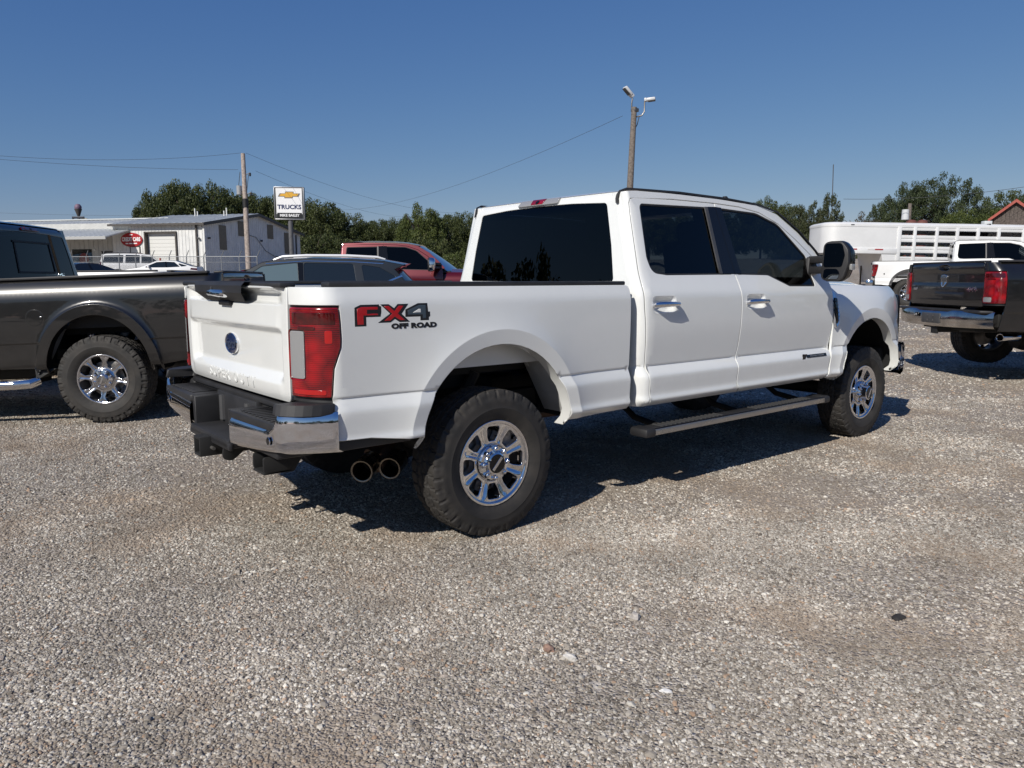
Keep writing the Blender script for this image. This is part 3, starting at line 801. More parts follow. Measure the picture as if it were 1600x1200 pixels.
    for k in np.linspace(0, 1, 24):
        x = H['x0']+(H['x1']-H['x0'])*k; row = []
        for s in np.linspace(-1, 1, 41):
            a_ = abs(s); y = s*H['y'](x)
            z = H['ze'](x)+(H['zc'](x)-H['ze'](x))*(1-a_**3.2)+.016*(sstep(.70, .56, a_)-.3*sstep(.3, .1, a_))
            z -= .05*sstep(.86, 1, k)
            row.append((x-.10*s*s*k, y, z))
        G.append(row)
    b = MB(); b.grid(G, flip=True); b.obj('hood', pm, root, sharp=60)
    # cowl
    b = MB(); b.box((H['x0']-.03, 0, H['ze'](H['x0'])+.02), (.30, 1.70, .05), .02); b.obj('cowl', BLACKPL, root)
    # ---- front fender
    def Sfen(u, v):
        u = np.asarray(u, float); v = np.asarray(v, float)
        Y = P['fen'](v)+flare(u, v, B)-.075*np.maximum((u-4.2)/.5, 0)**2*np.clip((v-.6)/.4, .3, 1)
        return np.stack([u, -Y, v], -1)
    archf = ell(B['cx'], B['cz'], B['a'], B['b'], 0, 180, 26)
    out = D['fender_edge']+[(B['cx']-B['a']-.01, z0+.004)]+archf[::-1]+[(B['cx']+B['a']+.002, .80), (4.66, .83), (4.70, 1.0), (4.74, 1.22), (4.72, P['zfen'])]+[(3.42, P['zfen']+.02)]
    both('front_fender', panel('front_fender', out, Sfen, pm, ru=.05, rv=.03, zs=(), gap=.003, lines=arcs(B, fl_), hl=P['hl']))
    # front end: grille, head lamps, bumper
    b = MB()
    b.prism(arc_poly([(-.62, .82, .04), (.62, .82, .04), (.60, 1.26, .05), (-.60, 1.26, .05)], 3), lambda u, v, k: (4.78+.13*k-.05*(v-.82), u, v), .012)
    b.obj('grille', P.get('grille', CHROME), root)
    b = MB(); b.box((4.86, 0, 1.10), (.10, 1.10, .05), .01); b.box((4.87, 0, .95), (.10, 1.10, .05), .01); b.obj('grille_bar', BLACKPL, root)
    for s in (1, -1):
        b = MB()
        b.prism(arc_poly([(4.70, .86, .03), (4.86, .86, .03), (4.84, 1.25, .06), (4.72, 1.24, .04)], 3), lambda u, v, k: (u-.03*k, s*(.63+.275*k), v), .012)
        b.obj('head_lamp', BLACKGL, root)
    b = MB(); prf = [(.88, .50), (.93, .53), (.94, .64), (.93, .76), (.90, .80), (.86, .80)]
    G = []
    for s in np.linspace(-1, 1, 29):
        off = -.11*abs(s)**4.0
        G.append([(4.02+dx+off-.06*(abs(s) > .98), s*.985, z+.012*abs(s)) for dx, z in prf])
    b.grid(G, flip=True); b.obj('front_bumper', P.get('bumper_mat', CHROME), root, sharp=60)
    b = MB(); b.box((4.64, 0, .66), (.14, 1.72, .22), .03); b.box((4.55, .55, .60), (.5, .10, .14), .02); b.box((4.55, -.55, .60), (.5, .10, .14), .02); b.obj('bumper_bracket', UNDER, root)
    b = MB(); b.box((4.0, 0, .95), (1.3, .95, .5), .05); b.box((4.72, 0, 1.05), (.08, 1.3, .42), .02); b.obj('engine_bay', UNDER, root)
    # ---- chassis
    b = MB()
    for s in (1, -1):
        b.box((1.72, s*.46, .62), (5.40, .09, .17), .01); 
        b.tube([(-.72, s*.60, .60), (-.4, s*.60, .55), (0, s*.60, .53), (.4, s*.60, .55), (.75, s*.60, .60)], .035, 8)
        b.tube([(-.05, s*.50, .42), (.12, s*.62, .86)], .035, 10)
        b.box((1.2, s*.80, .60), (.30, .10, .05)); b.box((2.9, s*.80, .60), (.30, .10, .05))
    b.obj('chassis_frame', UNDER, root)
    b = MB(); b.tube([(0, -.72, P['R']), (0, -.5, P['R']), (0, -.2, P['R']), (0, .2, P['R']), (0, .5, P['R']), (0, .72, P['R'])], [.07, .06, .065, .07, .06, .07], 14)
    b.lathe([(.02, -.17), (.14, -.12), (.175, 0), (.14, .12), (.02, .17)], 20, Matrix.Translation((0, .05, P['R'])) @ Matrix.Rotation(R_(90), 4, 'Z')); b.obj('rear_axle', UNDER, root)
    b = MB(); b.tube([(P['wb'], -.72, P['R']), (P['wb'], .72, P['R'])], .06, 12); b.tube([(.1, .02, .45), (2.6, .0, .52)], .055, 12); b.box((2.75, 0, .58), (.7, .4, .3), .06); b.obj('driveline', UNDER, root)
    b = MB(); b.box((1.55, .30, .56), (1.5, .40, .30), .06); b.obj('fuel_tank', UNDER, root)
    b = MB(); b.lathe([(.12, -.09), (.30, -.11), (.37, -.08), (.385, 0), (.37, .08), (.30, .11), (.12, .09)], 32, Matrix.Translation((-.62, .10, .62)) @ Matrix.Rotation(R_(90), 4, 'X')); b.obj('spare_tyre', TYRE, root)
    b = MB(); b.box(((xr+xf)/2, 0, P['zfloor']-.05), (xf-xr-.1, 1.25, .06)); b.box((-.98, 0, .70), (.06, 1.7, .16), .01); b.obj('bed_underside', UNDER, root)
    # ---- wheels
    wy = P['wy']
    for s in (-1, 1):
        wheel(root, W, 0, s*wy, P['R'], 0, P.get('spin', 0)); wheel(root, W, P['wb'], s*(wy-.01), P['R']+P.get('fdz', 0), 1, P.get('spinf', 0))
    P['Sbed'], P['Scab'], P['Sfen'] = Sbed, Scab, Sfen
    return parts
# ------------------------------------------------------------------ buildings, signs, poles, fence, trailer
def ribs_mat(name, col, rough=.45, var=.1): return mat(name, col, rough, 0, var=var, vscale=1.5, bump=.05, bscale=30)
SIDING = ribs_mat('white_metal_siding', (.70, .70, .68)); ROOFM = mat('pale_metal_roof', (.52, .54, .54), .42, .1, var=.08, vscale=.8)
TRIMD = mat('dark_bronze_trim', (.07, .062, .055), .5); TANP = mat('tan_light_panel', (.17, .14, .10), .5, var=.15); DOORW = mat('white_door', (.66, .66, .63), .5)
O2 = np.array([17.25, 58.65]); G2 = np.array([.785, .620]); E2 = np.array([-.620, .785])
def bpt(e, g, z): return (O2[0]+E2[0]*e+G2[0]*g, O2[1]+E2[1]*e+G2[1]*g, z)
BM = Matrix(((E2[0], G2[0], 0, O2[0]), (E2[1], G2[1], 0, O2[1]), (0, 0, 1, 0), (0, 0, 0, 1)))     # local (e, g, z)
def face_strip(mb, quads): 
    for qd in quads: mb.add(qd, [[0, 1, 2, 3]])
def metal_building():
    zb, ze, za = .9, 5.66, 6.95; L, Wd = 8.4, 15.6
    root = empty('metal_building'); root.matrix_world = BM
    tag(root, 'white metal building with roll up door and tan window panels in its gable', 'building')
    T = .2
    # front wall with a door opening (e 2.48..5.30, up to 5.08)
    b = MB(); 
    for e0, e1, z0, z1 in ((0, 2.48, zb, ze), (5.30, L, zb, ze), (2.48, 5.30, 5.08, ze)): b.box(((e0+e1)/2, .10, (z0+z1)/2), (e1-e0, .2, z1-z0))
    wf = b.obj('front_wall', SIDING, root, smooth=False)
    b = MB()
    e = .15
    while e < L:
        if not 2.40 < e < 5.38: b.box((e, -.012, (zb+ze)/2), (.035, .03, ze-zb))
        else: b.box((e, -.012, (5.10+ze)/2), (.035, .03, ze-5.10))
        e += .305
    o = b.obj('siding_rib', SIDING, wf, smooth=False); o['kind'] = 'stuff'
    # gable
    b = MB(); b.prism([(0, zb), (Wd, zb), (Wd, ze), (Wd/2, za), (0, ze)], lambda u, v, k: (.0+.2*k, u, v)); wg = b.obj('gable_wall', SIDING, root, smooth=False)
    b = MB(); g = .15
    while g < Wd:
        zt = ze+(za-ze)*(1-abs(g-Wd/2)/(Wd/2))-.1; b.box((-.012, g, (zb+zt)/2), (.03, .035, zt-zb)); g += .305
    o = b.obj('siding_rib', SIDING, wg, smooth=False); o['kind'] = 'stuff'
    for g0, g1, z0, z1 in ((2.0, 3.0, 3.75, 5.72), (4.8, 5.85, 5.0, 6.25), (9.5, 10.5, 5.0, 6.25), (12.5, 13.7, 3.75, 5.72)):
        b = MB(); b.box((-.035, (g0+g1)/2, (z0+z1)/2), (.03, g1-g0, z1-z0), .005); b.obj('wall_panel', TANP, root, smooth=False)
    b = MB(); b.box((L-.1, Wd/2, (zb+ze)/2), (.2, Wd-.5, ze-zb-.2)); b.box((L/2, Wd-.1, (zb+ze)/2), (L-.4, .2, ze-zb-.1)); b.obj('back_wall', SIDING, root, smooth=False)
    # roof slopes
    for sgn in (0, 1):
        b = MB(); n = 28
        def zr(g): return ze+.08+(za-ze)*(1-abs(g-Wd/2)/(Wd/2))
        g0, g1 = (-.35, Wd/2) if not sgn else (Wd/2, Wd+.35)
        V = [(-.30, g0, zr(g0)), (L, g0, zr(g0)), (L, g1, zr(g1)), (-.30, g1, zr(g1))]
        V2 = [(x, y, z+.06) for x, y, z in V]
        b.add(V+V2, [[0, 1, 2, 3], [7, 6, 5, 4], [0, 4, 5, 1], [1, 5, 6, 2], [2, 6, 7, 3], [3, 7, 4, 0]])
        rf = b.obj('roof', ROOFM, root, smooth=False)
        b = MB()
        for i in range(15):
            x = -.1+i*.6
            V = [(x-.02, g0, zr(g0)+.055), (x+.02, g0, zr(g0)+.055), (x+.02, g1, zr(g1)+.055), (x-.02, g1, zr(g1)+.055)]
            b.add(V+[(a, c, d+.04) for a, c, d in V], [[7, 6, 5, 4], [0, 4, 5, 1], [1, 5, 6, 2], [2, 6, 7, 3], [3, 7, 4, 0]])
        o = b.obj('roof_seam', ROOFM, rf, smooth=False); o['kind'] = 'stuff'
    b = MB(); b.box((L/2-.15, -.40, ze+.0), (L+.35, .14, .16)); b.obj('gutter', TRIMD, root, smooth=False)
    for y0, z0, y1, z1 in ((-.35, ze+.02, Wd/2, za+.04), (Wd/2, za+.04, Wd+.35, ze+.02)):
        b = MB(); V = [(-.33, y0, z0-.14), (-.33, y1, z1-.14), (-.33, y1, z1+.10), (-.33, y0, z0+.10)]
        b.add(V+[(x+.06, y, z) for x, y, z in V], [[0, 1, 2, 3], [7, 6, 5, 4], [0, 4, 5, 1], [1, 5, 6, 2], [2, 6, 7, 3], [3, 7, 4, 0]]); b.obj('rake_trim', TRIMD, root, smooth=False)
    b = MB(); b.box((-.03, -.03, (zb+ze)/2), (.16, .16, ze-zb), .01); b.obj('corner_trim', SIDING, root, smooth=False)
    b = MB(); b.box((.62, -.10, (zb+ze)/2), (.12, .12, ze-zb), .01); b.obj('downspout', TRIMD, root, smooth=False)
    b = MB(); b.box((Wd*0-.07, Wd-.9, 3.6), (.06, .14, 4.0)); b.obj('conduit', TRIMD, root)
    # roll-up door, recessed
    for x, zc, w_, h_ in ((2.48, (zb+5.08)/2, .10, 5.08-zb), (5.30, (zb+5.08)/2, .10, 5.08-zb), (3.89, 5.08, 2.92, .10)):
        b = MB(); b.box((x, .02, zc), (w_, .34, h_)); b.obj('door_frame', TRIMD, root, smooth=False)
    dr = None; z = zb
    while z < 5.0:
        b = MB(); b.box((3.89, .24, z+.155), (2.72, .05, .29), .012); b.obj('door_slat', DOORW, root, smooth=False); z += .30
    b = MB(); b.box((6.30, -.03, 2.95), (.80, .05, 1.95), .01); dd = b.obj('entry_door', DOORW, root, smooth=False)
    for x, z0, w_, h_ in ((5.87, 2.95, .06, 2.0), (6.73, 2.95, .06, 2.0), (6.30, 3.95, .92, .06)):
        b = MB(); b.box((x, -.035, z0), (w_, .07, h_)); b.obj('door_frame', TRIMD, dd, smooth=False)
    for e, g, z in ((.40, -.16, 4.55), (-.12, .5, 4.6), (7.9, -.14, 5.3), (-.12, 8.3, 4.75)):
        b = MB(); b.box((e, g, z), (.18, .18, .14), .03); b.obj('wall_light', GREYPL, root)
    b = MB(); b.tube([(-.06, 6.0, 5.2), (-.06, 7.5, 5.0), (-.06, 9.0, 3.9), (-.06, 10.5, 3.45), (-.06, 12.5, 3.4)], .02, 6); b.obj('wall_cable', RUBBER, root)
    for e, z in ((1.9, .55), (2.15, .30), (5.0, .55), (4.75, .30)):
        b = MB(); b.tube([(e, 6.2, 6.3), (e, 6.2, 6.95+z)], .05, 8); b.obj('roof_vent_pipe', DOORW, root)
    # oval sign
    sg = empty('oval_sign'); sg.matrix_world = BM @ Matrix.Translation((6.55, -.06, 4.50))
    tag(sg, 'oval red sign reading CREDIT CARS on the white metal wall', 'sign')
    RD = mat('sign_red', (.36, .010, .016), .4); WHT = mat('sign_white', (.80, .80, .80), .4)
    b = MB(); b.prism(ell(0, 0, 1.0, .56, 0, 352, 44), lambda u, v, k: (u, -.05*k, v), .008); b.obj('sign_face', RD, sg)
    Mx = Matrix(((-1, 0, 0, 0), (0, 0, -1, -.055), (0, 1, 0, 0), (0, 0, 0, 1)))
    def put(txt, size, x, z, m, sx=1, bold=.0, y=-.055, par=sg, shear=0):
        t = text_mesh(txt, size, m, .004, shear, 1.0, bold, sx=sx); o = place('sign_lettering', t, par)
        o.matrix_local = Matrix(((-1, 0, 0, x), (0, 0, -1, y), (0, 1, 0, z), (0, 0, 0, 1))); return o
    put('CREDIT', .42, .40, .03, WHT, .66, .020); put('CARS', .42, -.50, .03, WHT, .66, .020)
    b = MB()
    for x, w_ in ((.42, .26), (.08, .28), (-.32, .40)): b.box((x, -.055, -.29), (w_, .012, .09), .01)
    b.obj('sign_line', WHT, sg); b = MB(); b.box((0, -.055, .40), (.32, .012, .07), .01); b.obj('sign_line', WHT, sg)
    return root
def office():
    root = empty('office_building'); root.matrix_world = BM
    tag(root, 'long low white office with deep metal porch roof left of the metal building', 'building')
    zb = .8; L0, L1 = 8.46, 44
    b = MB(); b.box(((L0+L1)/2, .35, 3.0), (L1-L0, .2, 4.4)); w_ = b.obj('front_wall', mat('office_wall', (.50, .50, .48), .6, var=.08, vscale=2), root, smooth=False)
    b = MB(); e = L0+.2
    while e < L1: b.box((e, .235, 3.0), (.035, .03, 4.4)); e += .45
    o = b.obj('siding_rib', MATS['office_wall'], w_, smooth=False); o['kind'] = 'stuff'
    zf = lambda g: 4.56+.245*(g+2.7)
    V = [(6.7, -2.7, zf(-2.7)), (L1, -2.7, zf(-2.7)), (L1, 5.1, zf(5.1)), (6.7, 5.1, zf(5.1))]
    b = MB(); b.add(V+[(x, y, z+.10) for x, y, z in V], [[0, 1, 2, 3], [7, 6, 5, 4], [0, 4, 5, 1], [1, 5, 6, 2], [2, 6, 7, 3], [3, 7, 4, 0]]); rf = b.obj('roof', ROOFM, root, smooth=False)
    b = MB(); e = 6.9
    while e < L1:
        V = [(e-.02, -2.7, zf(-2.7)+.095), (e+.02, -2.7, zf(-2.7)+.095), (e+.02, 5.1, zf(5.1)+.095), (e-.02, 5.1, zf(5.1)+.095)]
        b.add(V+[(a, c, d+.035) for a, c, d in V], [[7, 6, 5, 4], [0, 4, 5, 1], [1, 5, 6, 2], [3, 7, 4, 0]]); e += .45
    o = b.obj('roof_seam', ROOFM, rf, smooth=False); o['kind'] = 'stuff'
    b = MB(); b.box(((6.7+L1)/2, -2.74, zf(-2.7)-.02), (L1-6.7, .10, .22)); b.obj('fascia', mat('pale_fascia', (.40, .40, .39), .5), root, smooth=False)
    b = MB(); b.box(((6.7+L1)/2, 5.1, zf(5.1)+.14), (L1-6.7, .5, .10)); b.obj('ridge_cap', ROOFM, root, smooth=False)
    b = MB(); b.box(((L0+L1)/2, 5.0, 3.6), (L1-L0, 9.0, 4.6)); b.obj('main_block', MATS['office_wall'], root, smooth=False)
    for e in (11.2, 15, 19, 23, 27):
        b = MB(); b.box((e, -2.5, 2.7), (.14, .14, 3.7)); b.obj('porch_post', DOORW, root, smooth=False)
    b = MB(); b.box((11.6, .24, 2.6), (1.9, .06, 2.4), .02); dd = b.obj('glass_door', WINGREY, root)
    b = MB(); b.prism(ell(11.4, 3.0, .45, .5, 0, 345, 20), lambda u, v, k: (u, .20-.02*k, v)); b.obj('door_sticker', mat('sticker_red', (.16, .02, .02), .5), dd)
    for e in (9.2, 17, 21): 
        b = MB(); b.box((e, .24, 3.2), (1.0, .06, .75), .02); wn = b.obj('window', WINGREY, root)
        
        for zz in (3.60, 2.80): b = MB(); b.box((e, .225, zz), (1.1, .08, .06)); b.obj('window_frame', TRIMD, wn)
    b = MB(); b.box((10.35, .22, 3.75), (.14, .1, .14), .04); b.obj('wall_light', mat('lamp_white', (.8, .8, .78), .3), root)
    return root
metal_building(); office()
def pylon_sign():
    D = 55; p = at(452.5, 318, D); sc_ = D/1188.3
    w_, h_, t = 46*sc_, 50*sc_, .36
    root = empty('pylon_sign', (p[0], p[1], gz(p[0], p[1])), R_(50.864-90+5)); zc = p[2]-gz(p[0], p[1])
    tag(root, 'square dealership pylon sign with gold emblem reading TRUCKS MIKE BAILEY', 'sign')
    FR = mat('sign_frame_grey', (.09, .10, .10), .4, .3); WHT = MATS['sign_white']
    b = MB(); b.box((0, .06, zc), (w_, t, h_), .03); b.obj('sign_cabinet', FR, root)
    b = MB()
    for x in (-w_/2+.03, w_/2-.03): b.box((x, -t/2+.03, zc), (.06, .06, h_), .01)
    for z in (-h_/2+.03, h_/2-.03): b.box((0, -t/2+.03, zc+z), (w_, .06, .06), .01)
    b.obj('sign_rim', mat('sign_rim_silver', (.35, .35, .36), .35, .7), root)
    b = MB(); b.box((0, -t/2+.055, zc+h_*.07), (w_*.86, .03, h_*.80)); b.obj('sign_face', WHT, root)
    b = MB(); b.box((0, -t/2+.05, zc-h_*.37), (w_*.82, .04, h_*.16)); b.obj('name_panel', mat('sign_black', (.015, .015, .016), .4), root)
    b = MB(); b.tube([(0, .06, 0), (0, .06, zc-h_/2)], .17, 16); b.obj('post', mat('post_grey', (.10, .10, .105), .5), root)
    y = -t/2+.036
    def put(txt, size, z, m, sx, bold, sp=1):
        tm = text_mesh(txt, size, m, .003, 0, sp, bold, sx=sx); o = place('sign_lettering', tm, root); o.matrix_local = Matrix(((1, 0, 0, 0), (0, 0, -1, y-.006), (0, 1, 0, z), (0, 0, 0, 1)))
    put('TRUCKS', .42, zc-.18*h_*.55-.04, mat('sign_navy', (.012, .025, .10), .4), 1.05, .014, 1.03)
    put('MIKE BAILEY', .25, zc-h_*.37, WHT, 1.0, .008)
    u_ = w_*.33; bow = [(-1, -.28), (-.42, -.28), (-.42, -.52), (.32, -.52), (.36, -.28), (.86, -.28), (1, .22), (.42, .22), (.42, .50), (-.32, .50), (-.36, .22), (-.82, .22)]
    for k, m_, dz in ((1.12, mat('emblem_silver', (.30, .27, .24), .3, .6), 0), (.96, mat('emblem_gold', (.75, .42, .06), .35, .2), .004)):
        b = MB(); b.prism([(a*u_*k, c*u_*.52*(k if k < 1 else 1.25)) for a, c in bow], lambda u, v, q: (u, y-.004-dz-.008*q, zc+h_*.26+v)); b.obj('bowtie_emblem', m_, root)
    return root
pylon_sign()
WOODP = mat('weathered_pole', (.16, .135, .115), .85, var=.35, vscale=12, bump=.3, bscale=40); WIREM = mat('wire_black', (.045, .048, .052), .7)
def wire(a, b_, sag, label, r=.009, n=24):
    a = np.array(a); b_ = np.array(b_); P = [tuple(a+(b_-a)*t-np.array([0, 0, sag*4*t*(1-t)])) for t in np.linspace(0, 1, n)]
    m = MB(); m.tube(P, r, 5); o = m.obj('overhead_wire', WIREM); tag(o, label, 'wire', 'overhead wires'); return o
def utility_pole():
    D = 50; top = at(379.5, 240, D); bx, by = at(388.5, 418, D)[:2]; z0 = gz(bx, by)
    root = empty('utility_pole', (bx, by, z0)); tag(root, 'tall wooden utility pole in front of the metal building gable', 'utility pole')
    t = top-np.array([bx, by, z0]); 
    b = MB(); b.tube([(0, 0, -.2), tuple(t*.5), tuple(t)], [.19, .165, .135], 14); b.obj('pole_shaft', mat('pale_pole', (.36, .30, .26), .85, var=.3, vscale=8), root)
    f = lambda k: t*k
    b = MB(); b.tube([tuple(f(.60)-np.array([0, 0, .45])), tuple(f(.60)+np.array([0, 0, .45]))], .178, 14); b.obj('pole_band', RUBBER, root)
    cr = CR; b = MB(); c = f(.72)-cr*.36; b.lathe([(.02, .30), (.17, .28), (.17, -.28), (.12, -.32), (.02, -.32)], 14, Matrix.Translation(c) @ Matrix.Rotation(R_(90), 4, 'X')); b.obj('transformer', mat('transformer_grey', (.30, .31, .32), .5), root)
    for k, dx in ((.985, .0), (.84, .40), (.69, .42)):
        b = MB(); b.tube([tuple(f(k-.01)), tuple(f(k)+cr*dx+np.array([0, 0, .12]))], .025, 6); b.obj('insulator_arm', STEEL, root)
        b = MB(); b.lathe([(.02, .12), (.07, .08), (.07, -.08), (.02, -.12)], 10, Matrix.Translation(f(k)+cr*dx) @ Matrix.Rotation(R_(90), 4, 'X')); b.obj('insulator', BLACKPL, root)
    b = MB(); b.tube([tuple(f(.86)-cr*.25), tuple(f(.70)-cr*.45)], .02, 6); b.tube([tuple(f(.84)+cr*.3), tuple(f(.70)+cr*.12)], .02, 6); b.obj('jumper_wire', WIREM, root)
    return top
ptop = utility_pole()
wire(at(376, 239, 50), at(-140, 230, 42), .55, 'uppermost overhead wire running left from the utility pole top')
wire(at(372, 265, 50), at(-140, 236, 42), .25, 'second overhead wire running left from the utility pole, below the top one')
wire(at(384, 239, 50), at(800, 318, 130), 2.6, 'overhead wire falling right from the utility pole top behind the sign')
wire(at(399, 267, 50), at(660, 337, 130), 1.2, 'lower overhead wire falling right from the utility pole arm')
wire(at(973, 181, 38), at(525, 328, 95), 1.2, 'overhead wire running left from the floodlight pole')
wire(at(-60, 330, 80), at(215, 337, 80), .1, 'faint overhead wire beside the ice cream cone sign')
wire(at(1318, 311, 60), at(1640, 286, 55), .35, 'overhead wire crossing the sky above the stock trailer', .016)
wire(at(1424, 320, 60), at(1640, 322, 62), .1, 'thin overhead wire right of the short transformer pole', .008)
def light_pole():
    D = 38; top = at(991, 168, D); bx, by = at(984, 300, D)[:2]; z0 = gz(bx, by)
    t3 = at(984, 300, D); drct = (top-t3)/(top[2]-t3[2]); base = t3+drct*(z0-t3[2])
    root = empty('floodlight_pole', tuple(base)); tag(root, 'wooden pole with two floodlights standing behind the white pickup cab', 'light pole')
    t = top-base; b = MB(); b.tube([(0, 0, -.2), tuple(t*.5), tuple(t)], [.19, .165, .135], 14); b.obj('pole_shaft', WOODP, root)
    LW = mat('lamp_housing_white', (.55, .56, .57), .4)
    def lamp(dx, dz, u0, u1, arm):
        b = MB(); b.tube([tuple(t+np.array(a)) for a in arm], .035, 8); b.obj('lamp_arm', STEEL, root)
        p0 = np.array(u0); p1 = np.array(u1); d = p1-p0; L = np.linalg.norm(d); d /= L
        b = MB(); b.box((0, 0, 0), (.34, L*.70, .15), .05, 2); b.box((0, -L*.42, .01), (.26, L*.22, .17), .04, 2)
        X = np.cross(d, [0, 0, 1.]); X /= np.linalg.norm(X); Z = np.cross(X, d)
        M_ = Matrix(((X[0], d[0], Z[0], 0), (X[1], d[1], Z[1], 0), (X[2], d[2], Z[2], 0), (0, 0, 0, 1))); M_.translation = Vector(t+(p0+p1)/2)
        hd = b.obj('lamp_head', LW, root); hd.matrix_local = M_
        b = MB(); b.box((0, L*.05, -.085), (.26, L*.58, .03), .01); o = b.obj('lamp_glass', GREYPL, hd)
    k = D/1188.3; r, u = CR*k, np.array([0, 0, k])
    lamp(0, 0, -r*3+u*16, -r*19+u*31-CF*.2, [-r*0-u*8, -r*4-u*4, -r*4+u*8, -r*3+u*14])
    lamp(0, 0, r*16+u*11, r*35+u*12-CF*.15, [u*(-16), r*4-u*14, r*12-u*12, r*16-u*6, r*16+u*10])
    b = MB(); b.tube([tuple(t-r*2-u*10), tuple(t-r*4-u*30), tuple(t+r*1-u*34), tuple(t+r*5-u*26), tuple(t+r*8-u*14)], .022, 6); b.obj('lamp_cable', WIREM, root)
    b = MB(); b.box(tuple(t+r*1-u*4), (.30, .30, .18), .03); b.obj('pole_bracket', STEEL, root)
light_pole()
def short_pole():
    D = 60; top = at(1422, 318, D); x, y = top[:2]; z0 = gz(x, y); root = empty('utility_pole', (x, y, z0)); tag(root, 'short utility pole with white transformer above the stock trailer', 'utility pole')
    h = top[2]-z0; b = MB(); b.tube([(0, 0, -.2), (0, 0, h)], [.17, .14], 12); b.obj('pole_shaft', WOODP, root)
    p = at(1414.5, 336, D)-np.array([x, y, z0]); b = MB(); b.lathe([(.02, .44), (.26, .42), (.28, -.36), (.02, -.40)], 14, Matrix.Translation(p) @ Matrix.Rotation(R_(90), 4, 'X')); b.obj('transformer', mat('transformer_white', (.55, .57, .58), .4), root)
short_pole()
a = at(1306, 257, 56); bx, by = a[:2]; b = MB(); b.tube([(0, 0, 0), tuple(CR*(-.18)+np.array([0, 0, a[2]-gz(bx, by)]))], .035, 6); b.obj('antenna_mast', STEEL, None, loc=(bx, by, gz(bx, by))); tag(bpy.data.objects['antenna_mast'], 'thin antenna mast rising above the dark cedar trees', 'antenna')
def ice_cream():
    D = 78; p = at(123.5, 345, D); root = empty('cone_sign', (p[0], p[1], gz(p[0], p[1])), R_(50.864-90)); z = p[2]-gz(p[0], p[1]); k = D/1188.3
    tag(root, 'ice cream cone sign with a pink scoop above the office roof', 'sign')
    b = MB(); b.tube([(0, 0, 0), (0, 0, z+6*k)], .14, 10); b.obj('post', STEEL, root)
    b = MB(); b.lathe([(.12, z+7*k), (.34, z+17*k), (.36, z+18*k), (.2, z+18*k)], 16, axis='Z'); b.obj('cone', mat('cone_brown', (.06, .05, .045), .7), root)
    b = MB(); b.lathe([(.001, z+26*k), (.18, z+25.3*k), (.32, z+22.5*k), (.34, z+20*k), (.30, z+18*k), (.1, z+17*k)], 16, axis='Z'); b.obj('scoop', mat('scoop_pink', (.16, .10, .15), .6), root)
    b = MB(); b.box((0, -.1, z+5*k), (19*k, .12, 3.2*k), .02); b.box((-8*k, -.1, z+3*k), (3*k, .10, 5*k), .02); b.obj('sign_board', mat('sign_dark', (.02, .025, .04), .5), root)
    b = MB(); b.box((-2*k, -.1, z+1.2*k), (12*k, .10, 3*k), .02); b.obj('board_panel', mat('board_grey', (.13, .15, .18), .5), root)
    b = MB(); b.prism(ell(9*k, z-1*k, 8*k, 5*k, 0, 180, 16), lambda u, v, q: (u, -.1+.2*q, v)); b.obj('round_panel', mat('board_tan', (.36, .32, .22), .5), root)
ice_cream()
def chain_fence():
    A = at(110, 410, 50); B_ = at(402, 410, 47); za, zb = gz(*A[:2]), gz(*B_[:2]); H = [1.389+34*50/1188.3, 1.389+34.3*47/1188.3]
    root = empty('chain_link_fence', (A[0], A[1], 0)); tag(root, 'galvanised chain link fence with angled post tops in front of the metal building', 'fence')
    GAL = mat('galvanised', (.26, .27, .28), .5, .5); d = B_-A; N = 11
    P = lambda t, z: (d[0]*t, d[1]*t, z)
    b = MB(); b.tube([P(0, H[0]), P(1, H[1])], .024, 8); b.obj('top_rail', GAL, root)
    for zz in (.35, 1.05):
        b = MB(); b.tube([P(0, H[0]-zz), P(1, H[1]-zz)], .012, 5); b.obj('tension_wire', GAL, root)
    for i in range(N+1):
        t = i/N; z1 = H[0]+(H[1]-H[0])*t; b = MB(); b.tube([P(t, .3), P(t, z1)], .034, 8); b.tube([P(t, z1), (d[0]*t-CF[0]*.12+CR[0]*.22, d[1]*t-CF[1]*.12+CR[1]*.22, z1+.38)], .025, 6); b.obj('fence_post', GAL, root)
    b = MB(); n = 330
    L = np.linalg.norm(d[:2])
    for i in range(n):
        t = i/n
        for s in (1, -1):
            t1 = t+s*1.7/L
            if 0 <= t1 <= 1: b.tube([P(t, .9), P(t1, H[0]+(H[1]-H[0])*t1)], .0018, 3, False)
    o = b.obj('fence_mesh', GAL, root); o['kind'] = 'stuff'
chain_fence()
p = at(251, 415, 46); b = MB(); b.tube([(0, 0, 0), (0, 0, 1.2)], .05, 10); b.lathe([(.12, 0), (.12, .06), (.05, .1)], 12, axis='Z'); b.obj('marker_post', mat('marker_red', (.34, .05, .03), .6), None, loc=(p[0], p[1], p[2]-.75)); tag(bpy.data.objects['marker_post'], 'short red marker post in front of the white low sedan', 'post')

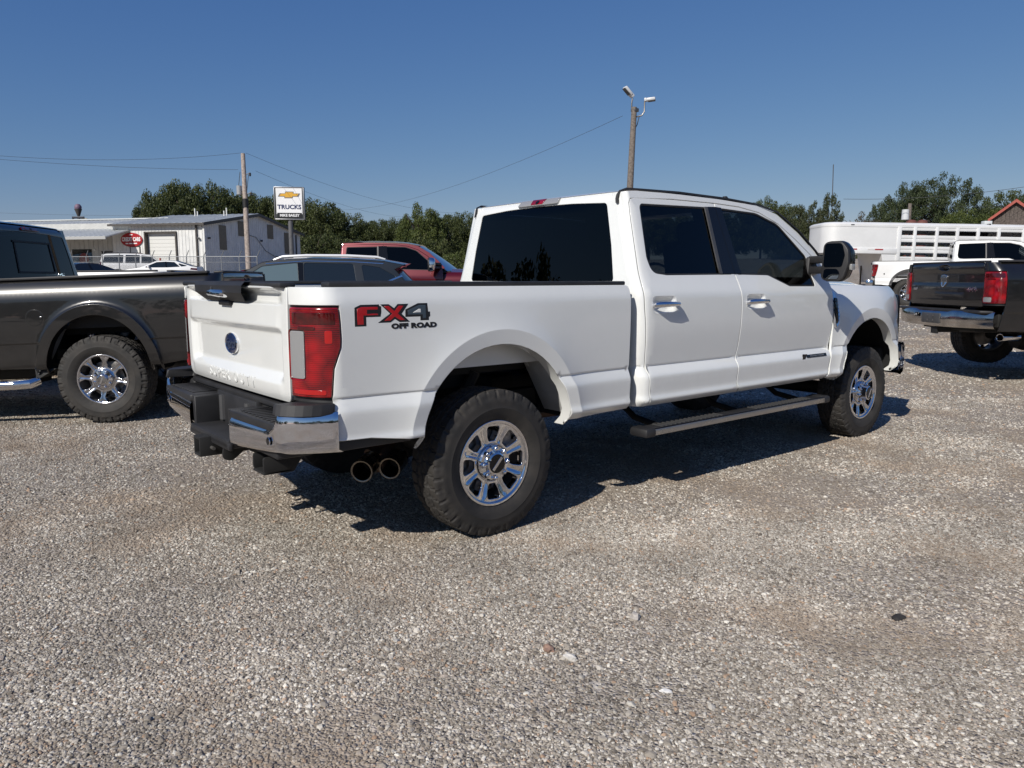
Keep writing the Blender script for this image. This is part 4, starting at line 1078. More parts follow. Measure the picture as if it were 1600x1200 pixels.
# ------------------------------------------------------------------ stock trailer
ALU = mat('trailer_aluminium', (.74, .74, .73), .40, .12, var=.05, vscale=1.2, rvar=.06)
def trailer():
    D = 28; k = D/1188.3; p = at(1291, 347, D); h = 50.864-90-1.5
    root = empty('stock_trailer', (p[0], p[1], p[2]), 0); root.rotation_euler = (0, .019, R_(h))
    tag(root, 'long pale aluminium gooseneck livestock trailer with open slots along its side', 'trailer')
    # local: x along the trailer to the rear, y away from us, z down from the roof edge (0)
    Wt, L = 2.1, 10.5; zn = -1.10; zf = -2.15; xs = 2.66
    b = MB()
    # nose with a rounded front
    G = []
    for z in (0-.10, zn):
        G.append([(xs-.0, 0, z), (1.0, 0, z), (.55, 0, z)]+[(.55-.55*math.sin(R_(a_)), .55-.55*math.cos(R_(a_)), z) for a_ in (15, 30, 45, 60, 75, 90)]+[(0, Wt-.55, z)]+[(.55-.55*math.cos(R_(a_)), Wt-.55+.55*math.sin(R_(a_)), z) for a_ in (15, 30, 45, 60, 75, 90)]+[(xs, Wt, z)])
    b.grid(G, flip=True); b.obj('nose_panel', ALU, root, sharp=40)
    b = MB()
    G = []
    for dz, ins in ((-.14, -.012), (-.06, -.014), (-.015, .03), (.02, .12), (.035, .3)):
        G.append([(L, ins, dz), (1.0, ins, dz), (.55, ins, dz)]+[(.55-(.55-ins)*math.sin(R_(a_)), .55-(.55-ins)*math.cos(R_(a_)), dz) for a_ in (15, 30, 45, 60, 75, 90)]+[(ins, Wt-.55, dz)]+[(.55-(.55-ins)*math.cos(R_(a_)), Wt-.55+(.55-ins)*math.sin(R_(a_)), dz) for a_ in (15, 30, 45, 60, 75, 90)]+[(L, Wt-ins, dz)])
    b.grid(G, flip=True); b.box((L/2+.3, Wt/2, .02), (L-.8, Wt-.5, .04)); b.obj('roof', ALU, root, sharp=40)
    b = MB(); b.box((xs/2+.3, Wt/2, zn+.03), (xs-.5, Wt-.1, .06)); b.box(((xs+.55)/2, -.012, zn+.09), (xs-.55, .03, .20), .006); b.obj('nose_floor', ALU, root)
    for x in (.9, 1.85): 
        b = MB(); b.box((x+.14, -.030, zn+.14), (.30, .012, .045)); b.obj('reflector_strip', mat('reflector_red', (.34, .03, .03), .4), root)
        b = MB(); b.box((x-.14, -.030, zn+.14), (.26, .012, .045)); b.obj('reflector_strip', mat('reflector_white', (.62, .60, .58), .4), root)
    b = MB(); b.prism([(2.10, zn), (xs, zn), (xs, zf), (2.30, zf)], lambda u, v, q: (u, Wt*q, v)); b.obj('front_bulkhead', ALU, root, smooth=False)
    for s in (.95,): 
        b = MB(); b.box((.75, Wt/2, zn-.5), (.14, .14, 1.0)); b.obj('coupler', UNDER, root)
    # side posts and slats
    posts = [2.70, 3.26, 4.06, 4.80, 5.55, 6.30, 7.20, 8.10, 9.0, 9.8, 10.4]
    rows = [(-.26, -.42), (-.68, -.82), (-1.07, -1.20), (-1.50, -1.62)]
    for yy in (0, Wt-.04):
        for i, x in enumerate(posts):
            b = MB(); b.box((x, yy+.01, (zf-.12)/2), (.11 if i else .14, .07, abs(zf+.12)), .008); b.obj('side_post', ALU, root)
    bands = [(-.12, -.26)]+[(rows[i][1], rows[i+1][0]) for i in range(3)]+[(rows[3][1], zf)]
    for yy in (.02, Wt-.03):
        for z1, z0 in bands:
            n = max(1, round((z1-z0)/.105)); hh = (z1-z0)/n
            for j in range(n):
                b = MB(); zc = z1-hh*(j+.5); b.box(((2.7+L)/2, yy+.004, zc), (L-2.7, .006, hh)); b.prism(arc_poly([(-.015, zc-hh/2+.004, .005), (.018, zc-hh/2+.014, .006), (.018, zc+hh/2-.014, .006), (-.015, zc+hh/2-.004, .005)], 2), lambda u, v, q: (2.7+(L-2.7)*q, yy-u, v)); b.obj('side_slat', ALU, root)
    b = MB(); b.box(((xs+L)/2, Wt/2, zf+.05), (L-xs, Wt-.1, .10)); b.box((L-.05, Wt/2, -1.1), (.05, Wt-.1, 2.0)); b.box((6.0, Wt/2, -1.0), (.05, Wt-.15, 2.1)); b.obj('floor_deck', UNDER, root)
    b = MB(); b.box((7.9, Wt-.25, -.42), (3.2, .05, .22)); b.obj('inner_board', mat('board_pinkish', (.42, .30, .22), .7), root)
    for x in (.95, 9.1): 
        b = MB(); b.box((x+.02, -.02, -.075), (.13, .02, .035), .01); b.obj('marker_lamp', GREYPL, root)
    W = wheel_meshes('trailer', .38, .22, .24, ALLOY, 'ram')
    for x in (6.6, 7.5):
        for yy in (.05, Wt-.05):
            e = wheel(root, W, x, yy-1.0 if False else yy, zf-.30, 0, 0, False)
    b = MB(); b.box((7.05, -.05, zf+.12), (2.1, .22, .06), .02); b.obj('mud_guard', ALU, root)
    return root
trailer()
def barn():
    D = 62; k = D/1188.3; p = at(1589, 313, D); x, y = p[:2]; z0 = gz(x, y); root = empty('wooden_barn', (x, y, z0), R_(17.3-90-3)); H = p[2]-z0
    tag(root, 'weathered grey wooden barn with red roof trim at the right edge', 'barn')
    hw = 29*k; ez = H-24*k
    Wd_ = mat('barn_wood', (.105, .088, .078), .9, var=.4, vscale=7); RT = mat('barn_red_trim', (.34, .07, .05), .6, var=.2)
    n = 11
    for i in range(n):
        a, c = -hw+2*hw*i/n+.012, -hw+2*hw*(i+1)/n-.012
        za, zc = (ez+(H-ez)*(1-abs(q)/hw)-.05 for q in (a, c)); 
        pl = [(a, -.4), (c, -.4), (c, zc)]+([(0, H-.05)] if a < 0 < c else [])+[(a, za)]
        b = MB(); yo = .012*((i*7) % 3); b.prism(pl, lambda u, v, q: (u, yo+.05*q, v)); b.obj('board', Wd_, root, smooth=False)
    b = MB(); b.box((0, 5, (ez-.4)/2), (2*hw-.1, 9.8, ez+.3)); b.obj('barn_body', Wd_, root, smooth=False)
    for s in (1, -1):
        V = [(0, -.3, H+.02), (s*(hw+.35), -.3, ez-.27), (s*(hw+.35), 10, ez-.27), (0, 10, H+.02)]
        b = MB(); b.add(V+[(a, c, d+.08) for a, c, d in V], [[0, 1, 2, 3], [7, 6, 5, 4], [0, 4, 5, 1], [1, 5, 6, 2], [2, 6, 7, 3], [3, 7, 4, 0]]); b.obj('roof', mat('barn_roof', (.20, .19, .19), .5, .4), root, smooth=False)
        V = [(0, -.36, H-.16), (s*(hw+.38), -.36, ez-.45), (s*(hw+.38), -.36, ez-.20), (0, -.36, H+.10)]
        b = MB(); b.add(V+[(a, c+.05, d) for a, c, d in V], [[0, 1, 2, 3], [7, 6, 5, 4], [0, 4, 5, 1], [1, 5, 6, 2], [2, 6, 7, 3], [3, 7, 4, 0]]); b.obj('rake_board', RT, root, smooth=False)
    b = MB(); q = (H-40*k); b.prism(ell(.4, q-1.2, hw*.95, 1.2, 0, 180, 16)+ell(.4, q-1.35, hw*.9, 1.2, 180, 0, 16), lambda u, v, r: (u, -1.6+1.6*r, v)); b.obj('porch_roof', RT, root)
barn()
p = at(1541.5, 350, 48); b = MB(); b.box((0, 0, 0), (.48, .42, .36), .03); b.box((0, 0, -1.6), (.12, .12, 3.0)); o = b.obj('meter_box', mat('meter_white', (.60, .63, .64), .4), None, loc=tuple(p), rot=(0, 0, R_(-40))); tag(o, 'pale boxy unit on a post showing above the stock trailer roof', 'utility box')
for u, lb in ((1424, 'left'), (1441, 'right')):
    p = at(u, 346, 44); b = MB(); b.lathe([(.001, .10), (.16, .08), (.28, 0), (.31, -.15), (.31, -2.6)], 16, Matrix.Translation((0, 0, 0)), axis='Z'); o = b.obj('rust_tank', mat('rust_red_tank', (.13, .045, .035), .8, var=.3), None, loc=tuple(p)); tag(o, lb+' of two rust red domed tanks beside the short transformer pole', 'tank', 'rust red tanks')
p = at(1345, 425, 30); b = MB(); b.box((0, 0, .45), (.05, .05, 1.3), .008); o = b.obj('steel_fence_post', mat('tpost', (.06, .045, .035), .8), None, loc=(p[0], p[1], gz(p[0], p[1]))); tag(o, 'dark steel fence post on the gravel bank under the trailer nose', 'post')
for u, lb in ((1364, 'pale wooden post nearest the trailer nose on the gravel bank'), (1368.5, 'reddish brown wooden post second from left on the gravel bank'), (1373.5, 'orange brown wooden post rightmost on the gravel bank')):
    p = at(u, 407, 44); b = MB(); b.box((0, 0, .6), (.16, .16, 1.9), .01); o = b.obj('wooden_post', mat('post_'+str(int(u)), (.30, .24, .18) if u == 1364 else (.26, .12, .07), .85, var=.3), None, loc=(p[0], p[1], p[2]-.4)); tag(o, lb, 'post', 'wooden posts')

# ------------------------------------------------------------------ single stones worth picking out
def rock(u, v, d, col, seed, label, flatn=.55):
    x, y = (lambda t: (CX+t[0], CY+t[1]))(0.0 if False else (lambda r: r[:2]*(-1.3889/r[2]))(CF+CR*((u-800)/1188.3)+CU*((600-v)/1188.3)))
    b = bmesh.new(); bmesh.ops.create_icosphere(b, subdivisions=2, radius=1)
    for q in b.verts:
        k = 1+.55*noise.noise(q.co*1.3+Vector((seed*3.1, 0, 0))); q.co = Vector((q.co.x*k*1.25, q.co.y*k*.8, q.co.z*k*flatn))*d
    m = MB(); m.bm(b); o = m.obj('rock', mat('rock_%d' % seed, col, .85, var=.3, vscale=40), None, False, loc=(x, y, gz(x, y)+d*flatn*.5), rot=(0, 0, seed)); tag(o, label, 'rock', 'stray rocks on the gravel')
rock(857, 1016, .026, (.30, .19, .14), 1, 'reddish brown rock lying on the gravel in front of the rear wheel')
rock(1040, 1081, .018, (.72, .70, .66), 2, 'flat whitish stone on the gravel near the bottom of the picture', .3)
rock(1404, 966, .030, (.03, .027, .025), 3, 'dark lump on the gravel at lower right', .3)
rock(992, 966, .026, (.46, .42, .38), 4, 'grey stone on the gravel below the running board', .6)
rock(890, 1030, .022, (.62, .59, .54), 5, 'pale rounded stone beside the reddish brown rock', .6)
# ------------------------------------------------------------------ trees
def leaf_mat(name, dark, light, tr=.25):
    m = bpy.data.materials.new(name); m.use_nodes = True; n = m.node_tree.nodes; L = m.node_tree.links; b = n['Principled BSDF']; MATS[name] = m
    b.inputs['Roughness'].default_value = .55; b.inputs['Specular IOR Level'].default_value = .3
    g = n.new('ShaderNodeNewGeometry'); t = n.new('ShaderNodeTexNoise'); t.inputs['Scale'].default_value = .55; t.inputs['Detail'].default_value = 5
    tc = n.new('ShaderNodeTexCoord'); L.new(tc.outputs['Object'], t.inputs['Vector'])
    ad = n.new('ShaderNodeMath'); ad.operation = 'MULTIPLY_ADD'; L.new(g.outputs['Random Per Island'], ad.inputs[0]); ad.inputs[1].default_value = .5; L.new(t.outputs['Fac'], ad.inputs[2])
    r = n.new('ShaderNodeValToRGB'); e = r.color_ramp.elements; e[0].position = .45; e[0].color = (*dark, 1); e[1].position = 1.0; e[1].color = (*light, 1)
    L.new(ad.outputs[0], r.inputs[0]); L.new(r.outputs[0], b.inputs['Base Color'])
    tl = n.new('ShaderNodeBsdfTranslucent'); L.new(r.outputs[0], tl.inputs[0]); mx = n.new('ShaderNodeMixShader'); mx.inputs[0].default_value = tr
    L.new(b.outputs[0], mx.inputs[1]); L.new(tl.outputs[0], mx.inputs[2]); L.new(mx.outputs[0], n['Material Output'].inputs[0]); return m
LEAF = leaf_mat('oak_leaves', (.026, .040, .012), (.095, .110, .034)); LEAFL = leaf_mat('light_leaves', (.040, .062, .015), (.12, .140, .036))
LEAFC = leaf_mat('cedar_leaves', (.020, .029, .011), (.066, .074, .027), .15); LEAFB = leaf_mat('dry_scrub', (.060, .052, .034), (.12, .10, .066)); LEAFE = leaf_mat('elm_leaves', (.026, .042, .018), (.070, .088, .036))
BARK = mat('bark', (.075, .060, .048), .9, var=.4, vscale=6, bump=.5, bscale=20)
def foliage(seed, clumps, per, shape, leaf, spread, m, up=.3):
    """clumps of small leaf faces spread through a crown of unit half width and unit height"""
    rng = np.random.RandomState(seed); C = []
    while len(C) < clumps:
        p = rng.uniform(-1, 1, 3); p[2] = rng.uniform(0, 1)
        r = math.hypot(p[0], p[1]); w_ = shape(p[2])
        if r > w_: continue
        if rng.rand() > (.18+.82*(r/max(w_, .01))**2): continue
        C.append(p)
    C = np.array(C); k = rng.uniform(.55, 1.25, len(C)); n = (per*k*k).astype(int); I = np.repeat(np.arange(len(C)), n); N = len(I)
    def unit(v): return v/(np.linalg.norm(v, axis=1)[:, None]+1e-9)
    d = unit(rng.normal(size=(N, 3)))*(spread*k[I]*rng.uniform(.3, 1, N)**.6)[:, None]; d[:, 2] *= .75
    o = C[I]+d; nrm = unit(unit(d)+rng.normal(size=(N, 3))*.7+np.array([0, 0, up]))
    a = unit(np.cross(nrm, rng.normal(size=(N, 3)))); b_ = np.cross(nrm, a); s = (leaf*rng.uniform(.6, 1.3, N))[:, None]
    V = np.stack([o+a*s, o+b_*s*.6, o-a*s, o-b_*s*.6], 1).reshape(-1, 3)
    return mkmesh('crown', V, np.arange(4*N).reshape(-1, 4), m, None, False)
rnd = lambda z: max(0, 1-(abs(z-.46)/.56)**3.0)**.5*.98
tall = lambda z: max(.05, 1-(abs(z-.36)/.66)**2.0)**.7*.9
cone = lambda z: max(.06, (1-z)**.75)*.95
flat = lambda z: max(.08, (1-(abs(z-.30)/.72)**2.2))
KIND = {}
for s_ in range(3): KIND['oak%d' % s_] = foliage(10+s_, 210, 170, rnd, .020, .15, LEAF)
KIND['light'] = foliage(21, 190, 160, tall, .020, .14, LEAFL)
KIND['cedar0'] = foliage(31, 200, 150, cone, .020, .12, LEAFC, .8); KIND['cedar1'] = foliage(32, 200, 150, cone, .020, .12, LEAFC, .8)
KIND['elm'] = foliage(41, 210, 150, rnd, .016, .12, LEAFE)
KIND['scrub'] = foliage(51, 110, 120, flat, .024, .16, LEAFB); KIND['bush'] = foliage(61, 130, 130, flat, .026, .18, LEAF); KIND['weed'] = foliage(71, 90, 120, flat, .028, .18, LEAFL)
def trunk_mesh(seed, h):
    rng = np.random.RandomState(seed); b = MB()
    b.tube([(0, 0, -.02), (.01, .01, h*.5), (.02, 0, h)], [.055, .04, .028], 8)
    for i in range(9):
        a = rng.uniform(0, 6.28); z0 = h*rng.uniform(.55, 1); r = rng.uniform(.45, .8); z1 = z0+rng.uniform(.15, .45)
        b.tube([(.01, .01, z0), (r*.5*math.cos(a), r*.5*math.sin(a), z0+(z1-z0)*.6), (r*math.cos(a), r*math.sin(a), z1)], [.022, .014, .005], 6)
    return b.mesh('trunk', BARK)
TRUNKS = [trunk_mesh(i, .48) for i in range(3)]
def tree(name, u, ytop, D, hw, kind, label, zlow=0, base=.18, rot=0):
    p = at(u, ytop, D); x, y = p[:2]; z0 = gz(x, y); H = p[2]-z0; r = hw*D/1188.3*{'oak_tree': 1.55, 'cedar_tree': 1.35, 'elm_tree': 1.15, 'shrub': 1.15}[name]
    root = empty(name, (x, y, z0), rot); 
    tag(root, label, 'tree' if not kind in ('bush', 'scrub', 'weed') else 'shrub', {'oak_tree': 'broadleaf trees in the background', 'cedar_tree': 'cedar trees behind the trailer', 'elm_tree': 'elm trees behind the trailer', 'shrub': 'shrubs below the trees'}[name])
    cr = place('crown', KIND[kind], root, (0, 0, H*base)); cr.scale = (r, r, H*(1-base)/1.06)
    tk = place('trunk', TRUNKS[int(u) % 3], root); tk.scale = (r*.9, r*.9, H*.98) if name != 'cedar_tree' else (r*.42, r*.42, H*.8)
T = [
 ('oak_tree', 244, 304, 92, 24, 'oak0', 'leftmost broadleaf tree, rising at the left end of the tree line over the metal roof'),
 ('oak_tree', 270, 284, 90, 32, 'oak1', 'tall broad dark tree above the left part of the metal building roof'),
 ('oak_tree', 306, 281, 92, 38, 'oak2', 'tallest dark broadleaf tree above the metal building ridge'),
 ('oak_tree', 346, 291, 95, 32, 'oak0', 'dark tree over the roof ridge just left of the utility pole'),
 ('oak_tree', 380, 301, 100, 30, 'oak1', 'tree crown directly behind the utility pole'),
 ('oak_tree', 412, 301, 98, 32, 'oak2', 'tree between the utility pole and the pylon sign'),
 ('oak_tree', 446, 300, 99, 34, 'oak0', 'tree standing directly behind the pylon sign'),
 ('oak_tree', 488, 311, 96, 36, 'oak1', 'dark tree immediately right of the pylon sign'),
 ('oak_tree', 527, 327, 98, 32, 'oak2', 'rounded tree second right of the pylon sign, above the crossover'),
 ('oak_tree', 566, 343, 102, 30, 'oak0', 'low tree above the rear of the red pickup cab'),
 ('oak_tree', 598, 342, 100, 26, 'oak1', 'low tree above the red pickup rear door'),
 ('oak_tree', 627, 339, 101, 26, 'oak2', 'low dark tree left of the pale green pointed tree'),
 ('oak_tree', 657, 317, 88, 28, 'light', 'pale green pointed tree above the red pickup windscreen'),
 ('oak_tree', 692, 332, 92, 28, 'oak0', 'tree right of the pale green pointed tree'),
 ('oak_tree', 719, 331, 95, 26, 'oak1', 'tree just left of the white pickup cab'),
 ('oak_tree', 752, 337, 97, 28, 'oak2', 'tree partly hidden by the rear of the white pickup cab'),
 ('shrub', 492, 352, 84, 44, 'bush', 'dark thicket at the far end of the metal building'),
 ('shrub', 552, 362, 84, 42, 'bush', 'dark thicket behind the crossover roof'),
 ('shrub', 612, 366, 84, 40, 'bush', 'dark thicket behind the red pickup cab'),
 ('shrub', 672, 362, 84, 36, 'bush', 'dark thicket under the pale green pointed tree'),
 ('shrub', 716, 384, 60, 24, 'weed', 'yellow green tall weeds beside the red pickup windscreen'),
 ('shrub', 745, 392, 60, 20, 'weed', 'yellow green weeds partly behind the white pickup cab'),
 ('oak_tree', 800, 338, 96, 30, 'oak0', 'tree hidden behind the rear window of the white pickup cab'),
 ('oak_tree', 850, 332, 98, 32, 'oak1', 'tree hidden behind the middle of the white pickup rear window'),
 ('oak_tree', 905, 336, 95, 32, 'oak2', 'tree hidden behind the right part of the white pickup rear window'),
 ('oak_tree', 960, 330, 97, 32, 'oak0', 'tree hidden behind the white pickup rear pillar'),
 ('oak_tree', 1015, 334, 95, 32, 'oak1', 'tree hidden behind the white pickup rear door window'),
 ('oak_tree', 1070, 330, 96, 30, 'oak2', 'tree hidden behind the white pickup door pillar'),
 ('oak_tree', 1115, 332, 92, 28, 'light', 'tree hidden behind the white pickup front door window'),
 ('oak_tree', 1192, 309, 88, 24, 'oak0', 'tree just past the white pickup roof, left of the cedars'),
 ('oak_tree', 1222, 317, 82, 26, 'oak2', 'low tree between the white pickup roof and the cedars'),
 ('oak_tree', 1150, 325, 88, 26, 'oak1', 'tree hidden mostly by the front of the white pickup cab roof'),
 ('cedar_tree', 1246, 309, 62, 26, 'cedar0', 'leftmost dark cedar behind the white pickup windscreen'),
 ('cedar_tree', 1275, 301, 54, 26, 'cedar1', 'middle dark cedar behind the white pickup mirror'),
 ('cedar_tree', 1302, 288, 50, 26, 'cedar0', 'tallest dark cedar, just left of the stock trailer nose'),
 ('shrub', 1350, 330, 85, 40, 'scrub', 'dry brownish scrub above the stock trailer nose'),
 ('elm_tree', 1392, 308, 90, 30, 'elm', 'small elm left of the big elm above the stock trailer'),
 ('elm_tree', 1430, 283, 82, 44, 'elm', 'left half of the big elm pair above the stock trailer, open crown'),
 ('elm_tree', 1478, 270, 80, 52, 'elm', 'tallest broad elm above the stock trailer'),
 ('oak_tree', 1514, 326, 74, 34, 'light', 'yellow green tree left of the wooden barn'),
 ('oak_tree', 1552, 320, 80, 28, 'light', 'yellow green tree touching the left side of the wooden barn'),
 ('oak_tree', 1588, 296, 92, 32, 'oak1', 'dark tree rising behind the wooden barn'),
 ('shrub', 1345, 372, 66, 60, 'bush', 'dark undergrowth seen below the stock trailer nose'),
 ('shrub', 1440, 352, 80, 70, 'bush', 'dark undergrowth behind the stock trailer roof'),
 ('shrub', 1275, 360, 66, 60, 'bush', 'dark undergrowth at the foot of the cedars'),
]
for i, t in enumerate(T):
    hs = t[0] == 'shrub'
    tree(*t, base=.02 if hs else (.04 if t[0] == 'cedar_tree' else .15), rot=i*1.3)
# the wood across the road behind the camera, seen only in glass and chrome
def far_wood():
    low = [foliage(90+i, 46, 60, rnd, .055, .22, LEAF) for i in range(2)]; rng = np.random.RandomState(5); Vs = []; Fs = []; n0 = 0
    for i in range(34):
        a = YAW+math.pi+(i-17)*.125+rng.uniform(-.04, .04); d = rng.uniform(42, 56); me = low[i % 2]
        v = np.empty(len(me.vertices)*3); me.vertices.foreach_get('co', v); v = v.reshape(-1, 3)
        r, H = rng.uniform(3.2, 5.2), rng.uniform(5.0, 8.5)
        v = v*[r, r, H]+[CX+d*math.cos(a), CY+d*math.sin(a), .2]; Vs.append(v); Fs.append(np.arange(len(v)).reshape(-1, 4)+n0); n0 += len(v)
    for me in low: bpy.data.meshes.remove(me)
    o = place('far_wood', mkmesh('far_wood', np.concatenate(Vs), np.concatenate(Fs), LEAF, None, False)); tag(o, 'far wood behind the viewer, mirrored in the truck windows', 'wood', None, 'stuff')
far_wood()
# ------------------------------------------------------------------ the white pickup in the middle
def sd_params():
    CAB = mk([(.55, .940, .01), (.585, .985, .006), (.628, 1.038, .006), (.662, 1.022, .008), (.785, 1.032, .008), (.8445, .984, .0012), (.852, .992, .0012), (1.08, 1.021, .05), (1.295, 1.006, .012), (1.41, .955, .02), (1.95, .80, .02)])
    BED = mk([(.55, .925, .01), (.590, .970, .006), (.628, 1.010, .006), (.662, .996, .008), (.785, 1.004, .008), (.8445, 0.978, .0012), (.852, 0.986, .0012), (1.10, .996, .06), (1.285, .992, .012), (1.365, .962, .02), (1.5, .93, .02)])
    FEN = mk([(.55, .940, .01), (.585, .985, .006), (.628, 1.030, .006), (.662, 1.016, .008), (.785, 1.022, .008), (.8445, 0.996, .0012), (.852, 1.004, .0012), (1.08, 1.012, .05), (1.20, 1.000, .03), (1.28, .960, .02), (1.34, .890, .01)])
    P = dict(style='sd', paint=WHITE, cab=CAB, bed=BED, fen=FEN, zbed=1.354, zsill=.588, xr=-1.05, zfloor=.93, xbed=1.028, wb=4.10,
             interior=True, lugs=.75, arch_r=dict(cx=.01, cz=.55, a=.500, b=.496, ao=.575, bo=.577, h=.034, fall=.22), arch_f=dict(cx=4.045, cz=.56, a=.50, b=.494, ao=.572, bo=.582, h=.032, fall=.22),
             corner=(-.895, .158, .735, .768), wheel='sd', R=.402, rim=.237, tw=.250, rim_mat=CHROME, wstyle='sd', spin=R_(22.5), spinf=R_(10), wy=.862)
    P['tl'] = [(-.957, .846), (-.950, .93), (-.944, .985), (-.914, 1.05), (-.900, 1.082), (-.897, 1.12), (-.900, 1.20), (-.906, 1.268)]
    P['rev'] = (.008, .086, .935, 1.155)
    P['xrear_b'] = -.960; P['zrear_b'] = .648
    P['yrail'] = .952; P['hl'] = (.575, .584, .592, .602, .614, .622, .628, .634, .642, .655, .662, .669, .682, .765, .777, .782, .785, .788, .794, .806, .825, .838, .8425, .8465, .850, .854, .861, .874, .893, 1.26, 1.28, 1.29, 1.30, 1.312, 1.33)
    P['rc'] = .085; P['xcc'] = 1.19; P['tilt'] = .085; P['zroof_b'] = 1.875; P['zroof'] = 1.958
    re = [(1.184, .588), (1.162, .898), (1.141, 1.215), (1.140, 1.449), (1.150, 1.765), (1.160, 1.860), (1.19, 1.888), (1.234, 1.896)]
    te = [(1.6, 1.908), (2.059, 1.910), (2.35, 1.902), (2.598, 1.873), (2.825, 1.800), (3.026, 1.686), (3.207, 1.566), (3.36, 1.43)]
    seam = [(2.059, 1.910), (2.066, 1.788), (2.143, 1.369), (2.150, 1.236), (2.134, .924), (2.112, .80), (2.100, .658), (2.144, .588)]
    fedge = [(3.318, .588), (3.348, .656), (3.372, .80), (3.388, .855), (3.400, 1.06), (3.385, 1.315), (3.36, 1.43)]
    D = {}
    D['rear_edge'] = re[1:-1]; D['top_edge'] = te
    D['rear'] = re[:1]+seam[::-1][:1]+seam[::-1][1:]+te[:1]+re[::-1][:-1]
    D['front'] = [seam[-1]]+fedge+te[::-1][1:-2]+seam[:-1]
    D['front'] = [(a, b) for a, b in D['front']]
    D['cab_out'] = [(3.42, 1.46), (3.265, 1.600), (3.075, 1.745), (2.82, 1.880), (2.58, 1.928), (2.1, 1.946), (1.7, 1.950), (1.26, 1.942), (1.19, 1.936)]
    D['ztop_rear'] = 1.930
    D['win_rear'] = arc_poly([(1.236, 1.52, .1), (1.262, 1.425, .10), (1.40, 1.411, .08), (2.095, 1.418, .01), (2.020, 1.878, .01), (1.266, 1.860, .035)], 5)
    D['win_front'] = arc_poly([(2.170, 1.418, .01), (2.54, 1.414, .10), (2.785, 1.333, .08), (3.15, 1.331, .02), (3.12, 1.56, .05), (2.815, 1.797, .25), (2.55, 1.868, .3), (2.092, 1.880, .01)], 5)
    D['trim'] = dict(rear_door=[(1.985, 1.421), (2.136, 1.421), (2.058, 1.885), (1.965, 1.880)], front_door=[(2.131, 1.421), (2.205, 1.421), (2.125, 1.882), (2.053, 1.884)])
    D['divider'] = [(1.955, 1.421), (1.990, 1.421), (1.972, 1.880), (1.938, 1.878)]
    D['h_rear'] = (1.322, 1.228); D['h_front'] = (2.325, 1.228)
    D['fender_edge'] = [(3.40, 1.31), (3.404, 1.06), (3.392, .855), (3.376, .80), (3.352, .656), (3.322, .592)]
    P['doors'] = D; P['zfen'] = 1.325
    # back window (u = -y)
    P['win_back'] = arc_poly([(-.765, 1.370, .02), (.765, 1.370, .02), (.725, 1.60), (.660, 1.868, .03), (.35, 1.886), (0, 1.893), (-.35, 1.886), (-.660, 1.868, .03), (-.725, 1.60)], 4)
    P['brake_light'] = (.215, 1.900, 1.945, .065)
    P['roof'] = [(1.188, 1.937, .722), (1.21, 1.946, .742), (1.26, 1.953, .770), (1.35, 1.957, .788), (1.7, 1.962, .795), (2.2, 1.956, .795), (2.58, 1.938, .80), (2.83, 1.892, .822)]
    P['crown'] = .022
    P['ditch'] = [(1.139, .752, 1.862), (1.143, .746, 1.890), (1.149, .748, 1.915), (1.166, .756, 1.940), (1.212, .771, 1.956), (1.32, .788, 1.957), (1.7, .795, 1.964), (2.2, .795, 1.958), (2.58, .80, 1.940), (2.83, .822, 1.894), (3.075, .866, 1.758), (3.27, .905, 1.610), (3.42, .935, 1.475)]
    P['ws'] = dict(x0=3.72, z0=1.36, y0=.86, x1=2.86, z1=1.90, y1=.79)
    P['hood'] = dict(x0=3.42, x1=4.80, y=lambda x: .905-.05*max(0, x-4.0), ze=lambda x: 1.325-.03*(x-3.4), zc=lambda x: 1.395-.03*(x-3.4))
    # tailgate: u = -y, v = z
    zt = 1.352
    prof = mk([(.76, -.035, .01), (.805, -.045, .008), (.83, -.062, .012), (.890, -.066, .004), (.940, -.028, .004), (1.132, -.034, .003), (1.158, -.070, .003), (1.24, -.062, .02), (1.30, -.060, .02), (1.40, -.058, .02)])
    flat = mk([(.76, -.035, .01), (.805, -.045, .008), (.83, -.060, .012), (1.155, -.064, .05), (1.30, -.060, .02), (1.40, -.058, .02)])
    def Stg(u, v):
        u = np.asarray(u, float); v = np.asarray(v, float); a = np.abs(u)
        k = sstep(.70, .635, a)
        x = prof(v)*k+flat(v)*(1-k)
        # hollow either side of the handle, lip along the top
        hol = sstep(1.262, 1.285, v)*sstep(.72, .60, a)*sstep(1.350, 1.325, v)
        x = x+.030*hol
        x = x-.030*sstep(1.315, 1.352, v)*sstep(.74, .62, a)
        return np.stack([-1.0+x+.012*(a/.75)**2, -u, v], -1)
    ol = arc_poly([(-.752, .803, .06), (.752, .803, .06), (.757, .90), (.760, 1.2), (.760, zt, .015), (-.760, zt, .015), (-.760, 1.2), (-.757, .90)], 5)
    P['tailgate'] = dict(outline=ol, S=Stg, zs=knots(prof)+[1.262, 1.27, 1.28, 1.29, 1.32, 1.33, 1.34], us=[s*x for s in (1, -1) for x in (.625, .64, .655, .67, .685, .70, .715)])
    return P

